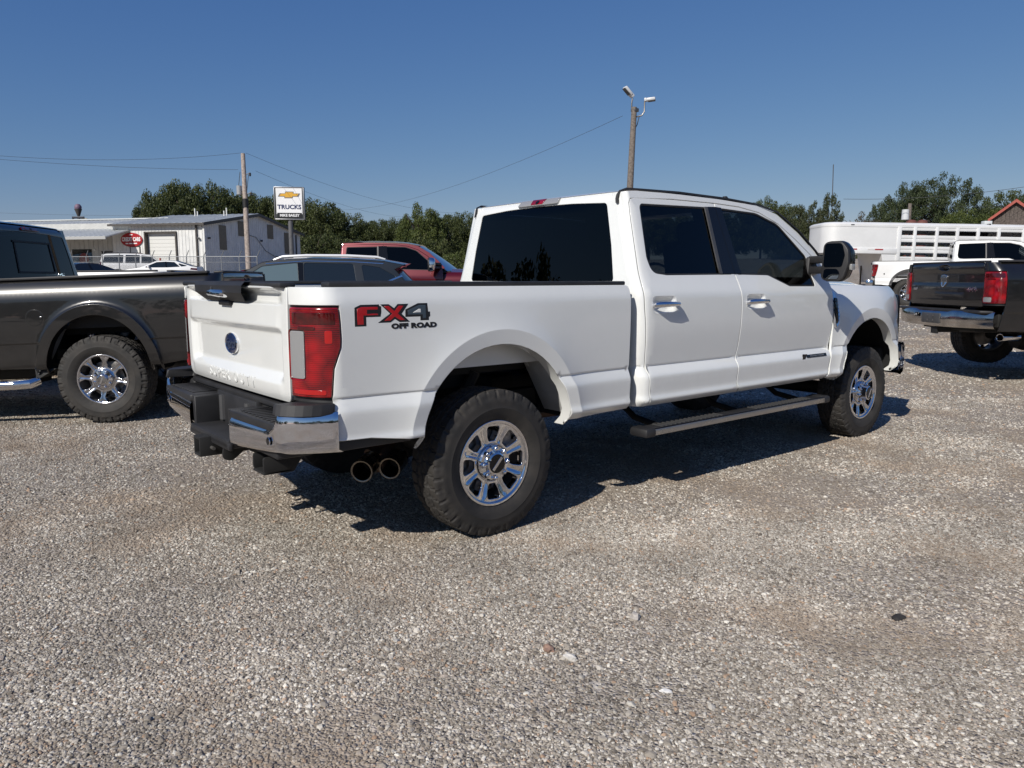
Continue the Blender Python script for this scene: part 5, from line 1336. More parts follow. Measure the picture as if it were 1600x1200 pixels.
def hero_bumper(root, P):
    blk = BLACKPL
    # chrome wings
    def wing(name):
        ys = np.concatenate([np.linspace(.325, .84, 10), np.linspace(.86, 1.0, 10)])
        def planx(y): return -1.178+.022*np.clip((y-.32)/.52, 0, 1)+.20*np.clip((y-.84)/.16, 0, 1)**2.2
        G = []
        pts = [(y, planx(y)) for y in ys]+[(1.004, x) for x in (-.945, -.93)]
        for y, x in pts:
            k = np.clip((y-.32)/.60, 0, 1)
            zb_ = .548+.055*k; zt_ = .700+.012*k+.080*float(sstep(.815, .865, y))
            row = []
            n = 12
            for j in range(n+1):
                t = j/n; z = zb_+(zt_-zb_)*t
                bul = .016*(1-(2*t-1)**4)-.012*(t < .01)
                nx = -1 if y < .9 else -.4; ny = 0 if y < .84 else min(1, (y-.84)/.1)
                row.append((x+nx*bul+(.02 if j == 0 else 0), -y-ny*bul*.8, z))
            G.append(row)
        b = MB(); b.grid(G); return b.mesh(name, CHROME, sharp=60)
    me = wing('chrome_panel'); place('chrome_panel', me, root); place('chrome_panel', mirrored(me), root)
    for s in (1, -1):
        b = MB()
        # corner pad (high), step pad (low) with ribs, inner side wall
        pad = [(-1.168, .835), (-1.160, .862), (-1.148, .888), (-1.130, .914), (-1.105, .942), (-1.075, .964), (-1.04, .982), (-1.0, .993), (-.935, 1.0), (-.935, .80), (-1.00, .80), (-1.00, .838)]
        b.prism(arc_poly([(x, y, .012) for x, y in pad], 3), lambda u, v, k: (u-.010*(1-k), -s*v*(1+.006*(1-k)), .782+.048*k), .008)
        b.prism(arc_poly([(-1.190, .315, .02), (-1.168, .850, .01), (-1.0, .850, .01), (-1.0, .315, .01)], 3), lambda u, v, k: (u, -s*v, .700+.038*k), .006)
        for j in range(9):
            y = .40+j*.047
            b.box((-1.085, -s*y, .741), (.14, .018, .008), .002, 1)
        b.prism(arc_poly([(-1.178, .545), (-1.0, .56), (-1.0, .735), (-1.182, .735)], 2), lambda u, v, k: (u+.002, -s*(.268+.046*k), v), .006)
        b.box((-1.06, -s*.58, .645), (.18, .48, .16), .01)
        b.box((-.98, -s*.86, .70), (.10, .16, .14), .02)
        b.obj('step_pad', blk, root, sharp=55)
        b = MB(); b.lathe([(.016, 0), (.016, -.006), (.011, -.008), (.0005, -.008)], 16, Matrix.Translation((-1.176, -s*.80, .655)) @ Matrix.Rotation(R_(-90), 4, 'Z'))
        b.obj('parking_sensor', BLACKGL, root)
        b = MB(); b.lathe([(.020, 0), (.020, -.004), (.017, -.005), (.017, 0)], 16, Matrix.Translation((-1.178, -s*.80, .655)) @ Matrix.Rotation(R_(-90), 4, 'Z'))
        b.obj('sensor_ring', CHROME, root)
    b = MB()
    b.box((-1.02, 0, .66), (.05, .60, .20), .01)                  # recessed plate wall
    b.box((-1.10, 0, .556), (.20, .62, .05), .012)                # lower step
    b.box((-1.185, 0, .545), (.03, .64, .045), .012)
    b.box((-1.0, 0, .770), (.06, 1.60, .03), .008)
    b.obj('bumper_centre', blk, root)
    b = MB()                                                     # trailer socket on the inner wall
    f = Matrix.Translation((-1.10, .283, .665))
    b.box((0, 0, 0), (.085, .012, .085), .012, 2, f); b.box((0, -.008, 0), (.060, .012, .060), .006, 2, f)
    b.obj('trailer_socket', BLACKGL, root)
    b = MB(); b.tube([(-1.045, .20, .60), (-1.045, .20, .74)], .022, 10); b.tube([(-1.045, -.20, .60), (-1.045, -.20, .74)], .022, 10); b.obj('plate_lamp', GREYPL, root)
    # hitch
    b = MB(); HT = UNDER
    b.box((-1.0, 0, .535), (.12, 1.15, .09), .01)
    b.box((-1.08, 0, .500), (.22, .10, .09), .006)
    for (y0, y1, z0, z1) in ((-.048, .048, .545, .56), (-.048, .048, .455, .468)): b.box((-1.20, (y0+y1)/2, (z0+z1)/2), (.12, y1-y0, z1-z0), .003)
    for s in (1, -1): b.box((-1.20, s*.045, .508), (.12, .012, .105), .003)
    for s in (1, -1):
        b.prism(arc_poly([(-1.12, .55, .01), (-1.17, .55, .01), (-1.185, .45, .03), (-1.13, .44, .02), (-1.05, .50, .01)], 3), lambda u, v, k: (u, s*.16+.016*k-.008, v), .002)
    for s in (1, -1):
        yy = -.52 if s < 0 else .36
        b.prism(arc_poly([(-1.15, .545, .012), (-1.15, .465, .02), (-1.00, .455, .02), (-.94, .545, .01)], 3), lambda u, v, k: (u, yy+.012*k, v), .002)
        b.prism(arc_poly([(-1.15, .545, .012), (-1.15, .465, .02), (-1.00, .455, .02), (-.94, .545, .01)], 3), lambda u, v, k: (u, yy-.13+.012*k, v), .002)
        b.box((-1.08, yy-.06, .465), (.14, .14, .012), .003)
    b.obj('tow_hitch', HT, root)
    b = MB(); b.tube([(-1.20, -.09, .50), (-1.20, .09, .50), (-1.22, .10, .46), (-1.20, .09, .44)], .009, 8); b.obj('hitch_pin', STEEL, root)

def tow_mirror(root, side, cap):
    s = side
    b = MB()
    for z in (1.535, 1.455):
        b.prism(arc_poly([(3.13, .92, .02), (3.26, .92, .02), (3.13, 1.16, .02), (3.04, 1.16, .02)], 3), lambda u, v, k: (u, s*v, z-.028+.056*k), .010)
    b.prism(arc_poly([(3.10, 1.33, .02), (3.30, 1.33, .02), (3.23, 1.50, .03), (3.12, 1.57, .02)], 3), lambda u, v, k: (u, s*(.895+.05*k), v), .008)
    m = b.obj('mirror_arm', BLACKPL, root)
    prof = arc_poly([(1.105, 1.375, .045), (1.275, 1.372, .06), (1.315, 1.50, .10), (1.310, 1.60, .09), (1.255, 1.662, .05), (1.12, 1.662, .045)], 5)
    cx = np.mean([p[0] for p in prof]); cz = np.mean([p[1] for p in prof]); V = []
    for d, k in ((0, .93), (.004, 1.0), (.05, 1.02), (.09, .99), (.12, .90), (.14, .70), (.146, .35)):
        V.append([(3.0+d, s*(cx+(u-cx)*k), cz+(v-cz)*k) for u, v in prof])
    n = len(prof); F = [[i*n+j, i*n+(j+1) % n, (i+1)*n+(j+1) % n, (i+1)*n+j] for i in range(len(V)-1) for j in range(n)]
    F += [list(range(n))[::-1], list(range((len(V)-1)*n, len(V)*n))]
    if s > 0: F = [f[::-1] for f in F]
    b = MB(); b.add(V, F); hd = b.obj('mirror_head', BLACKPL, root, sharp=50)
    b = MB()
    cp = [(u, v) for u, v in prof]
    V = []
    for d, k in ((.035, 1.035), (.06, 1.045), (.10, 1.0), (.128, .89), (.146, .70), (.152, .35), (.153, .02)):
        V.append([(3.0+d, s*(cx+(u-cx)*k), cz+(v-cz)*k) for u, v in cp])
    F = [[i*n+j, i*n+(j+1) % n, (i+1)*n+(j+1) % n, (i+1)*n+j] for i in range(len(V)-1) for j in range(n)]
    if s > 0: F = [f[::-1] for f in F]
    b.add(V, F); b.obj('mirror_cap', cap, hd, sharp=50)
    for z0_, z1_ in ((1.475, 1.648), (1.387, 1.462)):
        yy = 1.30 if z0_ > 1.45 else 1.27
        b = MB(); b.prism(arc_poly([(1.125, z0_, .02), (yy-.03, z0_, .02), (yy-.01, (z0_+z1_)/2, .04), (yy-.035, z1_, .03), (1.135, z1_, .02)], 3), lambda u, v, k: (2.996+.004*k, s*u, v))
        b.obj('mirror_glass', mat('mirror_glass', (.16, .18, .20), .03, 1), hd)
    b = MB(); b.box((3.06, s*1.318, 1.475), (.055, .022, .045), .008); b.obj('turn_lamp', CLEAR_LENS, hd)

def hero():
    P = sd_params(); root = empty('pickup_truck')
    tag(root, 'white crew cab pickup with chrome wheels and red FX4 decal on its bed side', 'pickup truck')
    parts = pickup(P, root); tg = parts['tailgate']; pm = P['paint']
    hero_bumper(root, P)
    for s in (-1, 1): tow_mirror(root, s, BLACKGL)
    Stg = P['tailgate']['S']
    # tailgate top spoiler and handle bezel
    b = MB(); b.box((-1.035, 0, 1.360), (.080, 1.49, .026), .010); b.obj('tailgate_cap', BLACKPL, tg)
    b = MB()
    V = []
    for zz, xx, hwid in ((1.374, -1.03, .385), (1.374, -1.10, .375), (1.355, -1.115, .370), (1.318, -1.115, .360), (1.275, -1.075, .305), (1.268, -1.04, .30)):
        V.append([(xx, s_*hwid, zz) for s_ in np.linspace(-1, 1, 9)])
    b.grid(V); b.obj('handle_bezel', BLACKPL, tg, sharp=25)
    b = MB(); b.box((-1.112, .0, 1.312), (.05, .22, .034), .012, rot=(0, .35, 0)); b.obj('tailgate_handle', CHROME, tg)
    b = MB(); b.box((-1.068, 0, 1.262), (.03, .16, .026), .006); b.obj('camera_housing', BLACKPL, tg)
    b = MB(); b.lathe([(.009, 0), (.009, -.005), (.0005, -.006)], 12, Matrix.Translation((-1.117, .07, 1.340)) @ Matrix.Rotation(R_(-90), 4, 'Z')); b.obj('tailgate_lock', STEEL, tg)
    # oval emblem
    bz = 1.042; V = Matrix.Translation((-1.036, 0.03, bz)) @ Matrix.Rotation(R_(-90), 4, 'Z') @ Matrix.Diagonal((1.50, 1, .92, 1))
    b = MB(); b.lathe([(.063, .004), (.063, -.006), (.060, -.009), (.058, -.006)], 40, V); em = b.obj('oval_emblem', CHROME, tg)
    b = MB(); b.lathe([(.058, -.006), (.040, -.009), (.0005, -.010)], 40, V); b.obj('emblem_field', mat('emblem_blue', (.010, .022, .075), .2, coat=1), em)
    t = text_mesh('Ford', .066, mat('emblem_script', (.10, .13, .22), .25, .6), .001, .35, 1.0, .001, sx=1.15)
    o = place('emblem_lettering', t, em); o.matrix_world = Matrix.Translation((-1.048, 0.03, bz)) @ Matrix.Rotation(R_(-90), 4, 'Z') @ Matrix.Rotation(R_(90), 4, 'X')
    # raised words, each letter bent on to the tailgate
    t = text_mesh('SUPER DUTY', .076, pm, .002, 0, 1.42, .0010, sx=1.22)
    o = place('raised_lettering', on_surface(t, Stg, 0, .866, .001), tg); o['kind'] = 'stuff'
    # ---- FX4 decal on the bed sides
    DR = mat('decal_red', (.42, .006, .010), .35, coat=.5); DB = mat('decal_black', (.012, .012, .013), .4); DG = mat('decal_slate', (.05, .07, .09), .35)
    Fp = [(0, 0), (.11, 0), (.11, .13), (.25, .13), (.26, .20), (.26, .28), (.24, .29), (.24, .31), (.06, .31), (0, .27)]
    Xp = [(.222, .042), (.348, .042), (.392, .09), (.44, .042), (.545, .042), (.462, .165), (.535, .31), (.425, .31), (.388, .25), (.335, .31), (.25, .31), (.345, .172)]
    Qp = [(.50, .115), (.655, .115), (.655, .055), (.745, .055), (.745, .10), (.76, .115), (.76, .185), (.74, .185), (.735, .315), (.635, .315), (.50, .225)]
    Fi = [(.025, .025), (.085, .025), (.085, .155), (.225, .155), (.225, .178), (.12, .178), (.12, .235), (.225, .235), (.225, .275), (.065, .275), (.025, .25)]
    Xi = [(.285, .068), (.345, .068), (.392, .125), (.445, .068), (.495, .068), (.425, .17), (.485, .282), (.435, .282), (.388, .205), (.335, .282), (.285, .282), (.368, .17)]
    Qi = [(.525, .145), (.68, .145), (.68, .085), (.715, .085), (.715, .285), (.645, .285), (.525, .21)]
    Qh = [(.575, .175), (.66, .175), (.66, .228), (.64, .23)]
    sx = .404/.76; sz = .100/.32*1.02
    T = lambda q: [(-.829+u*sx, 1.172+v*sz+.0) for u, v in q]
    for s in (-1, 1):
        first = None
        for nm, ply, m_, lf in (('decal', Fp, DB, .0004), ('decal_letter', Xp, DB, .0006), ('decal_letter', Qp, DB, .0005), ('decal_letter', Fi, DR, .0012), ('decal_letter', Xi, DR, .0013), ('decal_letter', Qi, DG, .0012), ('decal_letter', Qh, WHITE, .0020)):
            me = shell(nm, T(ply), P['Sbed'], m_, .0006, lf, .03, .03)
            if s > 0:
                # the far side reads the right way round too
                V = np.empty(len(me.vertices)*3); me.vertices.foreach_get('co', V); V = V.reshape(-1, 3)
                V[:, 0] = -1.254-V[:, 0]; V[:, 1] *= -1; me.vertices.foreach_set('co', V.ravel()); me.update()
            o = place(nm, me, root if first is None else first)
            if first is None: first = o
        t = text_mesh('OFF ROAD', .031, DB, .0004, 0, 1.08, .0022, 'LEFT', 1.55)
        o = place('decal_lettering', t, first)
        on_surface(t, P['Sbed'], -.640, 1.166, .0012)
        if s > 0:
            for v in t.vertices: v.co.x = -1.254-v.co.x; v.co.y *= -1
    # door badge
    for s in (-1, 1):
        yb = float(P['cab'](.792)); b = MB()
        b.box((3.155, s*(yb+.002), .792), (.29, .008, .026), .003, 1, rot=(s*.30, 0, 0)); 
        b.prism(arc_poly([(2.945, .772), (2.985, .772), (3.0, .80), (3.012, .81), (2.96, .812)], 1), lambda u, v, k: (u, s*(yb-.004+.010*k), v))
        bd = b.obj('door_badge', BLACKGL, root)
        t = text_mesh('POWER STROKE', .017, mat('badge_grey', (.30, .30, .31), .3, .6), .0006, 0, 1.1, .0003, sx=1.5)
        o = place('badge_lettering', t, bd)
        o.matrix_world = Matrix.Translation((3.155, s*(yb+.0075), .7925)) @ Matrix.Rotation(R_(0 if s < 0 else 180), 4, 'Z') @ Matrix.Rotation(R_(90-17), 4, 'X')
    # fender vents
    for s in (-1, 1):
        yf = float(P['fen'](1.12)); b = MB()
        ol = arc_poly([(3.408, .975, .015), (3.455, 1.03, .02), (3.470, 1.10), (3.470, 1.285, .02), (3.400, 1.300, .01), (3.404, 1.06)], 3)
        b.prism(ol, lambda u, v, k: (u, s*(float(P['fen'](v))+.004+.026*k), v), .005); v_ = b.obj('fender_vent', CHROME, root)
        b = MB(); b.prism(arc_poly([(3.415, 1.02, .01), (3.440, 1.05, .015), (3.452, 1.235, .01), (3.412, 1.24, .01)], 3), lambda u, v, k: (u, s*(float(P['fen'](v))+.022+.0105*k), v), .001); b.obj('vent_mesh', BLACKGL, v_)
        b = MB()
        for j in range(6): b.box((3.432, s*(float(P['fen'](1.06+j*.03))+.0325), 1.06+j*.03), (.022, .004, .006), .001, 1)
        b.obj('vent_bar', GREYPL, v_)
    # running boards
    for s in (-1, 1):
        b = MB(); b.box((2.22, s*1.0, .432), (2.06, .125, .046), .010); st = b.obj('running_board', BLACKPL, root)
        b = MB(); b.box((2.22, s*1.062, .433), (2.05, .012, .040), .004); b.obj('step_trim', mat('brushed_trim', (.42, .41, .40), .32, .9, rvar=.1), st)
        b = MB(); b.box((2.22, s*1.062, .455), (2.05, .010, .006), .002, 1); b.obj('step_trim_line', BLACKGL, st)
        for x0, x1 in ((1.30, 2.0), (2.35, 3.15)):
            n = int((x1-x0)/.045)
            b = MB()
            for j in range(n): b.box((x0+j*.045, s*1.0, .457), (.020, .085, .008), .002, 1)
            b.obj('tread_rib', mat('step_grip', (.035, .035, .036), .7, bump=.3, bscale=200), st)
        b = MB(); b.box((1.16, s*.995, .432), (.10, .150, .058), .018); b.box((3.28, s*.995, .432), (.10, .150, .058), .018); b.obj('step_end_cap', BLACKPL, st)
        b = MB()
        for x in (1.35, 2.22, 3.05): b.tube([(x, s*.95, .44), (x, s*.75, .47), (x, s*.55, .60)], .022, 8)
        b.obj('step_bracket', UNDER, st)
    # twin exhaust
    b = MB()
    for x, y, z in ((-.645, -.67, .402), (-.475, -.66, .389)):
        M_ = Matrix.Translation((x, y, z)) @ Matrix.Rotation(R_(-48), 4, 'Z') @ Matrix.Rotation(R_(6), 4, 'X')
        b.lathe([(0.0506, .0), (0.0563, -.003), (0.0586, -.003), (0.0598, .01), (0.0575, .16), (0.0345, .22)], 28, M_)
    ex = b.obj('exhaust_tip', mat('tarnished_tip', (.30, .265, .22), .26, 1, rvar=.1, var=.2), root)
    b = MB()
    for x, y, z in ((-.645, -.67, .402), (-.475, -.66, .389)):
        M_ = Matrix.Translation((x, y, z)) @ Matrix.Rotation(R_(-48), 4, 'Z') @ Matrix.Rotation(R_(6), 4, 'X')
        b.lathe([(0.0517, .004), (0.0494, .15), (0.0011, .16)], 28, M_)
    b.obj('exhaust_bore', TIPIN, ex)
    b = MB(); b.tube([(-.50, -.50, .43), (-.30, -.44, .52), (.2, -.50, .64), (.6, -.52, .55), (2.2, -.40, .50)], .045, 12); b.tube([(-.52, -.58, .40), (-.42, -.50, .44), (-.36, -.46, .50)], .05, 12); b.obj('exhaust_pipe', RUST, root)
    # hitch bracket with sticker behind the rear wheel
    b = MB(); b.box((-.17, -.56, .84), (.50, .012, .14), .004); b.box((.35, -.56, .885), (.12, .02, .05), .004); br = b.obj('hitch_bracket', UNDER, root)
    t = text_mesh('BW', .075, mat('sticker_blue', (.22, .28, .36), .5), .0006, .2, .95, .002, sx=1.15)
    o = place('bracket_lettering', t, br); o.matrix_world = Matrix.Translation((-.20, -.568, .865)) @ Matrix.Rotation(R_(90), 4, 'X')
    b = MB(); b.box((-.20, -.567, .822), (.12, .002, .006)); b.obj('sticker_line', mat('sticker_blue', (.22, .28, .36), .5), br)
    # roof antenna
    b = MB(); b.prism(arc_poly([(2.32, 0, .004), (2.40, 0, .006), (2.345, .03, .008), (2.325, .03, .005)], 3), lambda u, v, k: (u, -.70+.024*k-.012, 1.955+v), .003); b.obj('roof_antenna', BLACKPL, root)
    # black rocker valances
    for s in (-1, 1):
        b = MB(); b.box((-.74, s*.945, .628), (.44, .05, .06), .008); b.obj('lower_valance', BLACKPL, root)
    return root, P
HERO, HP = hero()
# ------------------------------------------------------------------ the other pickups
DARKGREY = paint('granite_paint', (.0095, .0092, .0094), .25, .28, .010)
REDP = paint('deep_red_paint', (.105, .003, .008), .40, .3, .006)
def ram_params(pm):
    CAB = mk([(.50, .93, .01), (.57, .975, .01), (.66, 1.0, .02), (.795, 1.004, .003), (.805, 1.010, .003), (1.0, 1.014, .05), (1.26, 1.004, .02), (1.41, .955, .02), (1.93, .785, .02)])
    BED = mk([(.50, .93, .01), (.57, .975, .01), (.66, .985, .02), (.795, .990, .002), (.805, .997, .002), (1.0, 1.0, .05), (1.215, .992, .012), (1.30, .972, .018), (1.375, .925, .018), (1.42, .885, .01), (1.5, .86, .02)])
    FEN = mk([(.50, .93, .01), (.57, .975, .01), (.66, 1.0, .02), (.795, 1.002, .003), (.805, 1.008, .003), (1.0, 1.008, .05), (1.20, .995, .03), (1.30, .95, .02), (1.36, .88, .01)])
    P = sd_params(); P.update(interior=False, style='ram', paint=pm, cab=CAB, bed=BED, fen=FEN, zbed=1.405, zsill=.560, xr=-1.17, xbed=.935, wb=4.05,
        arch_r=dict(cx=0, cz=.50, a=.488, b=.548, ao=.583, bo=.652, h=.020, lean=.0, fall=.03), arch_f=dict(cx=4.0, cz=.50, a=.488, b=.548, ao=.583, bo=.652, h=.020, lean=0, fall=.03),
        corner=(-1.03, .14, .80, .775), wheel='ram', R=.425, rim=.245, tw=.30, rim_mat=ALLOY, wstyle='ram', lugs=1.5, seed=4, spin=R_(8), wy=.84,
        hl=(.55, .57, .60, .64, .66, .68, .775, .788, .792, .796, .800, .804, .808, .812, .825, 1.19, 1.205, 1.215, 1.225, 1.24, 1.28, 1.295, 1.305, 1.32, 1.35, 1.365, 1.38), yrail=.925, xrear_b=-1.10, zrear_b=.575)
    P['tl'] = [(-1.035, .905), (-1.030, 1.0), (-1.028, 1.15), (-1.032, 1.295)]
    P['rev'] = (.012, .10, .925, .985)
    P['rc'] = .10; P['xcc'] = 1.08; P['tilt'] = .10; P['zroof_b'] = 1.86; P['zroof'] = 1.955; P['ddx'] = .11
    D = dict(P['doors']); sh = lambda L: [(a-.09, b) for a, b in L]
    for k in ('rear_edge', 'top_edge', 'rear', 'front', 'cab_out'): D[k] = [(a-.09, b-.012) for a, b in D[k]]
    D['win_rear'] = arc_poly([(1.145, 1.52, .08), (1.170, 1.425, .06), (1.98, 1.425, .015), (1.93, 1.853, .015), (1.172, 1.840, .035)], 5)
    D['win_front'] = arc_poly([(2.10, 1.425, .015), (3.06, 1.400, .02), (3.02, 1.54, .05), (2.70, 1.775, .25), (2.45, 1.846, .3), (2.03, 1.856, .015)], 5)
    D['trim'] = dict(rear_door=[(1.90, 1.428), (2.045, 1.428), (1.968, 1.865), (1.86, 1.860)], front_door=[(2.041, 1.428), (2.12, 1.428), (2.045, 1.862), (1.962, 1.864)])
    D['divider'] = [(1.86, 1.428), (1.895, 1.428), (1.868, 1.858), (1.835, 1.856)]
    D['h_rear'] = (1.24, 1.20); D['h_front'] = (2.24, 1.20); D['ztop_rear'] = 1.915
    D['fender_edge'] = sh(D['fender_edge'])
    up = lambda L: [(a, b+.06*min(1, max(0, (b-1.42)/.40))) for a, b in L]
    for k in ('rear_edge', 'top_edge', 'rear', 'front', 'cab_out', 'win_rear', 'win_front', 'divider'): D[k] = up(D[k])
    D['trim'] = {k: up(v) for k, v in D['trim'].items()}; D['ztop_rear'] += .06
    P['doors'] = D
    P['win_back'] = arc_poly([(-.775, 1.43, .03), (.775, 1.43, .03), (.735, 1.62), (.665, 1.835, .05), (.3, 1.850), (0, 1.852), (-.3, 1.850), (-.665, 1.835, .05), (-.735, 1.62)], 4)
    P['win_back'] = up(P['win_back']); P['zroof_b'] += .06; P['zroof'] += .06
    P['brake_light'] = (.17, 1.928, 1.965, .10)
    P['roof'] = [(1.075, 1.928, .690), (1.10, 1.938, .715), (1.17, 1.947, .750), (1.3, 1.953, .775), (1.7, 1.962, .785), (2.2, 1.955, .785), (2.49, 1.930, .79), (2.74, 1.880, .81)]
    P['roof'] = [(a, b+.06, c) for a, b, c in P['roof']]; P['crown'] = .03; P['ditch'] = None
    P['ws'] = dict(x0=3.62, z0=1.36, y0=.86, x1=2.76, z1=1.945, y1=.785)
    P['hood'] = dict(x0=3.33, x1=4.80, y=lambda x: .905-.05*max(0, x-4.0), ze=lambda x: 1.345-.03*(x-3.4), zc=lambda x: 1.43-.03*(x-3.4))
    P['zfen'] = 1.345
    P['flare_trim'] = (pm, .014)
    prof = mk([(.82, -.16, .01), (.86, -.172, .01), (.93, -.180, .02), (1.13, -.182, .02), (1.155, -.170, .006), (1.28, -.170, .01), (1.32, -.188, .01), (1.385, -.186, .01), (1.42, -.16, .01)])
    def Stg(u, v):
        u = np.asarray(u, float); v = np.asarray(v, float)
        return np.stack([-1.0+prof(v)+.02*(np.abs(u)/.77)**2.5+.03*sstep(.062, .03, np.hypot(u/2.0, (v-1.345)*1.4)), -u, v], -1)
    P['tailgate'] = dict(outline=arc_poly([(-.765, .862, .03), (.765, .862, .03), (.768, 1.2), (.755, 1.408, .05), (-.755, 1.408, .05), (-.768, 1.2)], 5), S=Stg, zs=knots(prof), us=[])
    P['handle'] = pm; P['bl_mat'] = RED_DARK; P['boxmat'] = LINER
    return P
def ram_truck(name):
    pm = DARKGREY; P = ram_params(pm); root = empty(name); parts = pickup(P, root); tg = parts['tailgate']; S = P['tailgate']['S']
    # cap on the tailgate and handle
    b = MB(); b.box((-1.12, 0, 1.413), (.10, 1.50, .024), .010); b.obj('tailgate_cap', BLACKPL, tg)
    place('tailgate_handle', shell('tailgate_handle', arc_poly([(-.10, 1.322, .012), (.10, 1.322, .012), (.10, 1.352, .012), (-.10, 1.352, .012)], 3), S, BLACKGL, .008, .001), tg)
    sh = arc_poly([(0, 1.085, .02), (.060, 1.14, .03), (.068, 1.245, .015), (0, 1.262, .03), (-.068, 1.245, .015), (-.060, 1.14, .03)], 3)
    em = place('shield_emblem', shell('shield_emblem', sh, S, CHROME, .012, .001, .02, .02, edge=.006), tg)
    hd = [(-.045, 1.235), (-.015, 1.222), (0, 1.228), (.015, 1.222), (.045, 1.235), (.055, 1.20), (.040, 1.155), (.028, 1.19), (.018, 1.13), (0, 1.105), (-.018, 1.13), (-.028, 1.19), (-.040, 1.155), (-.055, 1.20)]
    place('emblem_relief', shell('emblem_relief', hd, S, GREYPL, .003, .0125, .02, .02), em)
    t = text_mesh('4X4', .075, ALLOY, .002, .15, 1.05, .0025, sx=1.35); t4 = place('badge_lettering', on_surface(t, S, .56, 1.068, .003), tg); t4['kind'] = 'stuff'
    place('badge_plate', shell('badge_plate', arc_poly([(-.70, 1.055, .004), (-.60, 1.055, .004), (-.60, 1.085, .004), (-.70, 1.085, .004)], 2), S, ALLOY, .003, .001), tg)
    # bumper
    b = MB(); G = []
    for s in np.linspace(-1, 1, 41):
        off = .16*abs(s)**4; zt = .815-.02*sstep(.42, .30, abs(s)); zb_ = .590+.02*abs(s)
        row = []
        for t_, dx in ((0, .03), (.02, .004), (.12, -.006), (.5, -.016), (.88, -.008), (.98, .006), (1, .03)):
            row.append((-1.31+off+dx, s*.985, zb_+(zt-zb_)*t_))
        G.append(row)
    b.grid(G, flip=True); bm_ = b.obj('rear_bumper', mat('aged_chrome', (.60, .57, .53), .16, 1, rvar=.1, var=.25, vscale=5), root, sharp=60)
    b = MB(); b.prism(arc_poly([(-1.285, -.90, .04), (-1.14, -.97, .02), (-1.14, .97, .02), (-1.285, .90, .04)], 3), lambda u, v, k: (u, v, .795+.028*k), .006); b.obj('step_pad', BLACKPL, bm_)
    b = MB(); b.box((-1.322, 0, .700), (.02, .40, .13), .01); b.obj('plate_bracket', GREYPL, bm_)
    b = MB(); b.box((-1.335, .30, .735), (.02, .075, .055), .008); b.obj('plate_lamp', BLACKGL, bm_)
    b = MB(); b.box((-1.346, .30, .735), (.006, .040, .030), .004); b.obj('lamp_lens', CLEAR_LENS, bm_)
    b = MB()
    for y in (-.06, .06):
        for z in (.67, .73): b.box((-1.334, y, z), (.012, .022, .022), .006)
    b.obj('plate_bolt', STEEL, bm_)
    b = MB(); b.box((-1.10, 0, .56), (.30, .10, .10), .01); b.box((-1.02, 0, .60), (.12, 1.1, .10), .01); b.box((-1.26, 0, .56), (.03, .13, .13), .006); b.obj('tow_hitch', UNDER, root)
    b = MB(); M_ = Matrix.Translation((-.96, -.84, .50)) @ Matrix.Rotation(R_(-78), 4, 'Z') @ Matrix.Diagonal((1.25, 1, 1, 1))
    b.lathe([(.036, .0), (.042, -.003), (.046, .0), (.046, .26), (.02, .30)], 24, M_); ex = b.obj('exhaust_tip', CHROME, root)
    b = MB(); b.lathe([(.037, .003), (.035, .2), (.001, .21)], 24, M_); b.obj('exhaust_bore', TIPIN, ex)
    # fuel door, side steps
    def Sb(u, v): return P['Sbed'](u, v)
    fd = shell('fuel_door', ell(.545, 1.045, .076, .076, 0, 352, 40), Sb, pm, .0015, .0005, .02, .02, edge=.003)
    place('fuel_door', mirrored(fd), root)
    fr = shell('fuel_door_gap', ell(.545, 1.045, .084, .084, 0, 352, 40), Sb, SEAM, .0002, .0001, .02, .02, edge=.001); place('fuel_door_gap', mirrored(fr), root)
    b = MB(); b.box((.485, .999+.004, 1.048), (.02, .006, .014), .002); b.obj('fuel_door_latch', ALLOY, root)
    for s in (-1, 1):
        b = MB(); b.tube([(.62, s*.93, .44), (.66, s*.99, .42), (.80, s*1.0, .415), (3.1, s*1.0, .415), (3.25, s*.96, .42)], .048, 16); b.obj('side_step', CHROME, root)
        b = MB(); b.prism([(.42, .55), (.60, .46), (.60, .42), (.62, .42), (.62, .56)], lambda u, v, k: (u, s*(.72+.24*k), v), .004); b.obj('mud_flap', RUBBER, root)
    # sliding rear window frame
    Sk = P['Sback']
    for ol in ([(-.36, 1.50), (-.335, 1.50), (-.315, 1.80), (-.34, 1.80)], [(.335, 1.50), (.36, 1.50), (.34, 1.80), (.315, 1.80)], [(-.36, 1.80), (.36, 1.80), (.36, 1.82), (-.36, 1.82)], [(-.36, 1.485), (.36, 1.485), (.36, 1.505), (-.36, 1.505)]):
        place('window_frame', shell('window_frame', ol, Sk, RUBBER, .004, -.002, .05, .05), root)
    for s in (-1, 1): tow_mirror(root, s, CHROME)
    return root
def set_pose(root, x, y, h, pitch=0, roll=0, z=None):
    root.location = (x, y, float(ground_z(x, y)) if z is None else z)
    root.rotation_mode = 'XYZ'; root.rotation_euler = (roll, pitch, R_(h))
RAM = ram_truck('pickup_truck')
tag(RAM, 'dark grey pickup with silver wheels parked left of the white pickup, facing left', 'pickup truck', 'dark grey pickups')
hL = R_(144.5); fL = np.array([math.cos(hL), math.sin(hL)]); lL = np.array([-fL[1], fL[0]])
pL = np.array([-.84, 3.92])+.11*fL-.985*lL
set_pose(RAM, pL[0], pL[1], 144.5, .039, 0, 0)
bpy.context.view_layer.update()
RAM2 = copy_tree(RAM)
tag(RAM2, 'dark grey pickup at the right edge with 4X4 badge and chrome rear bumper', 'pickup truck', 'dark grey pickups')
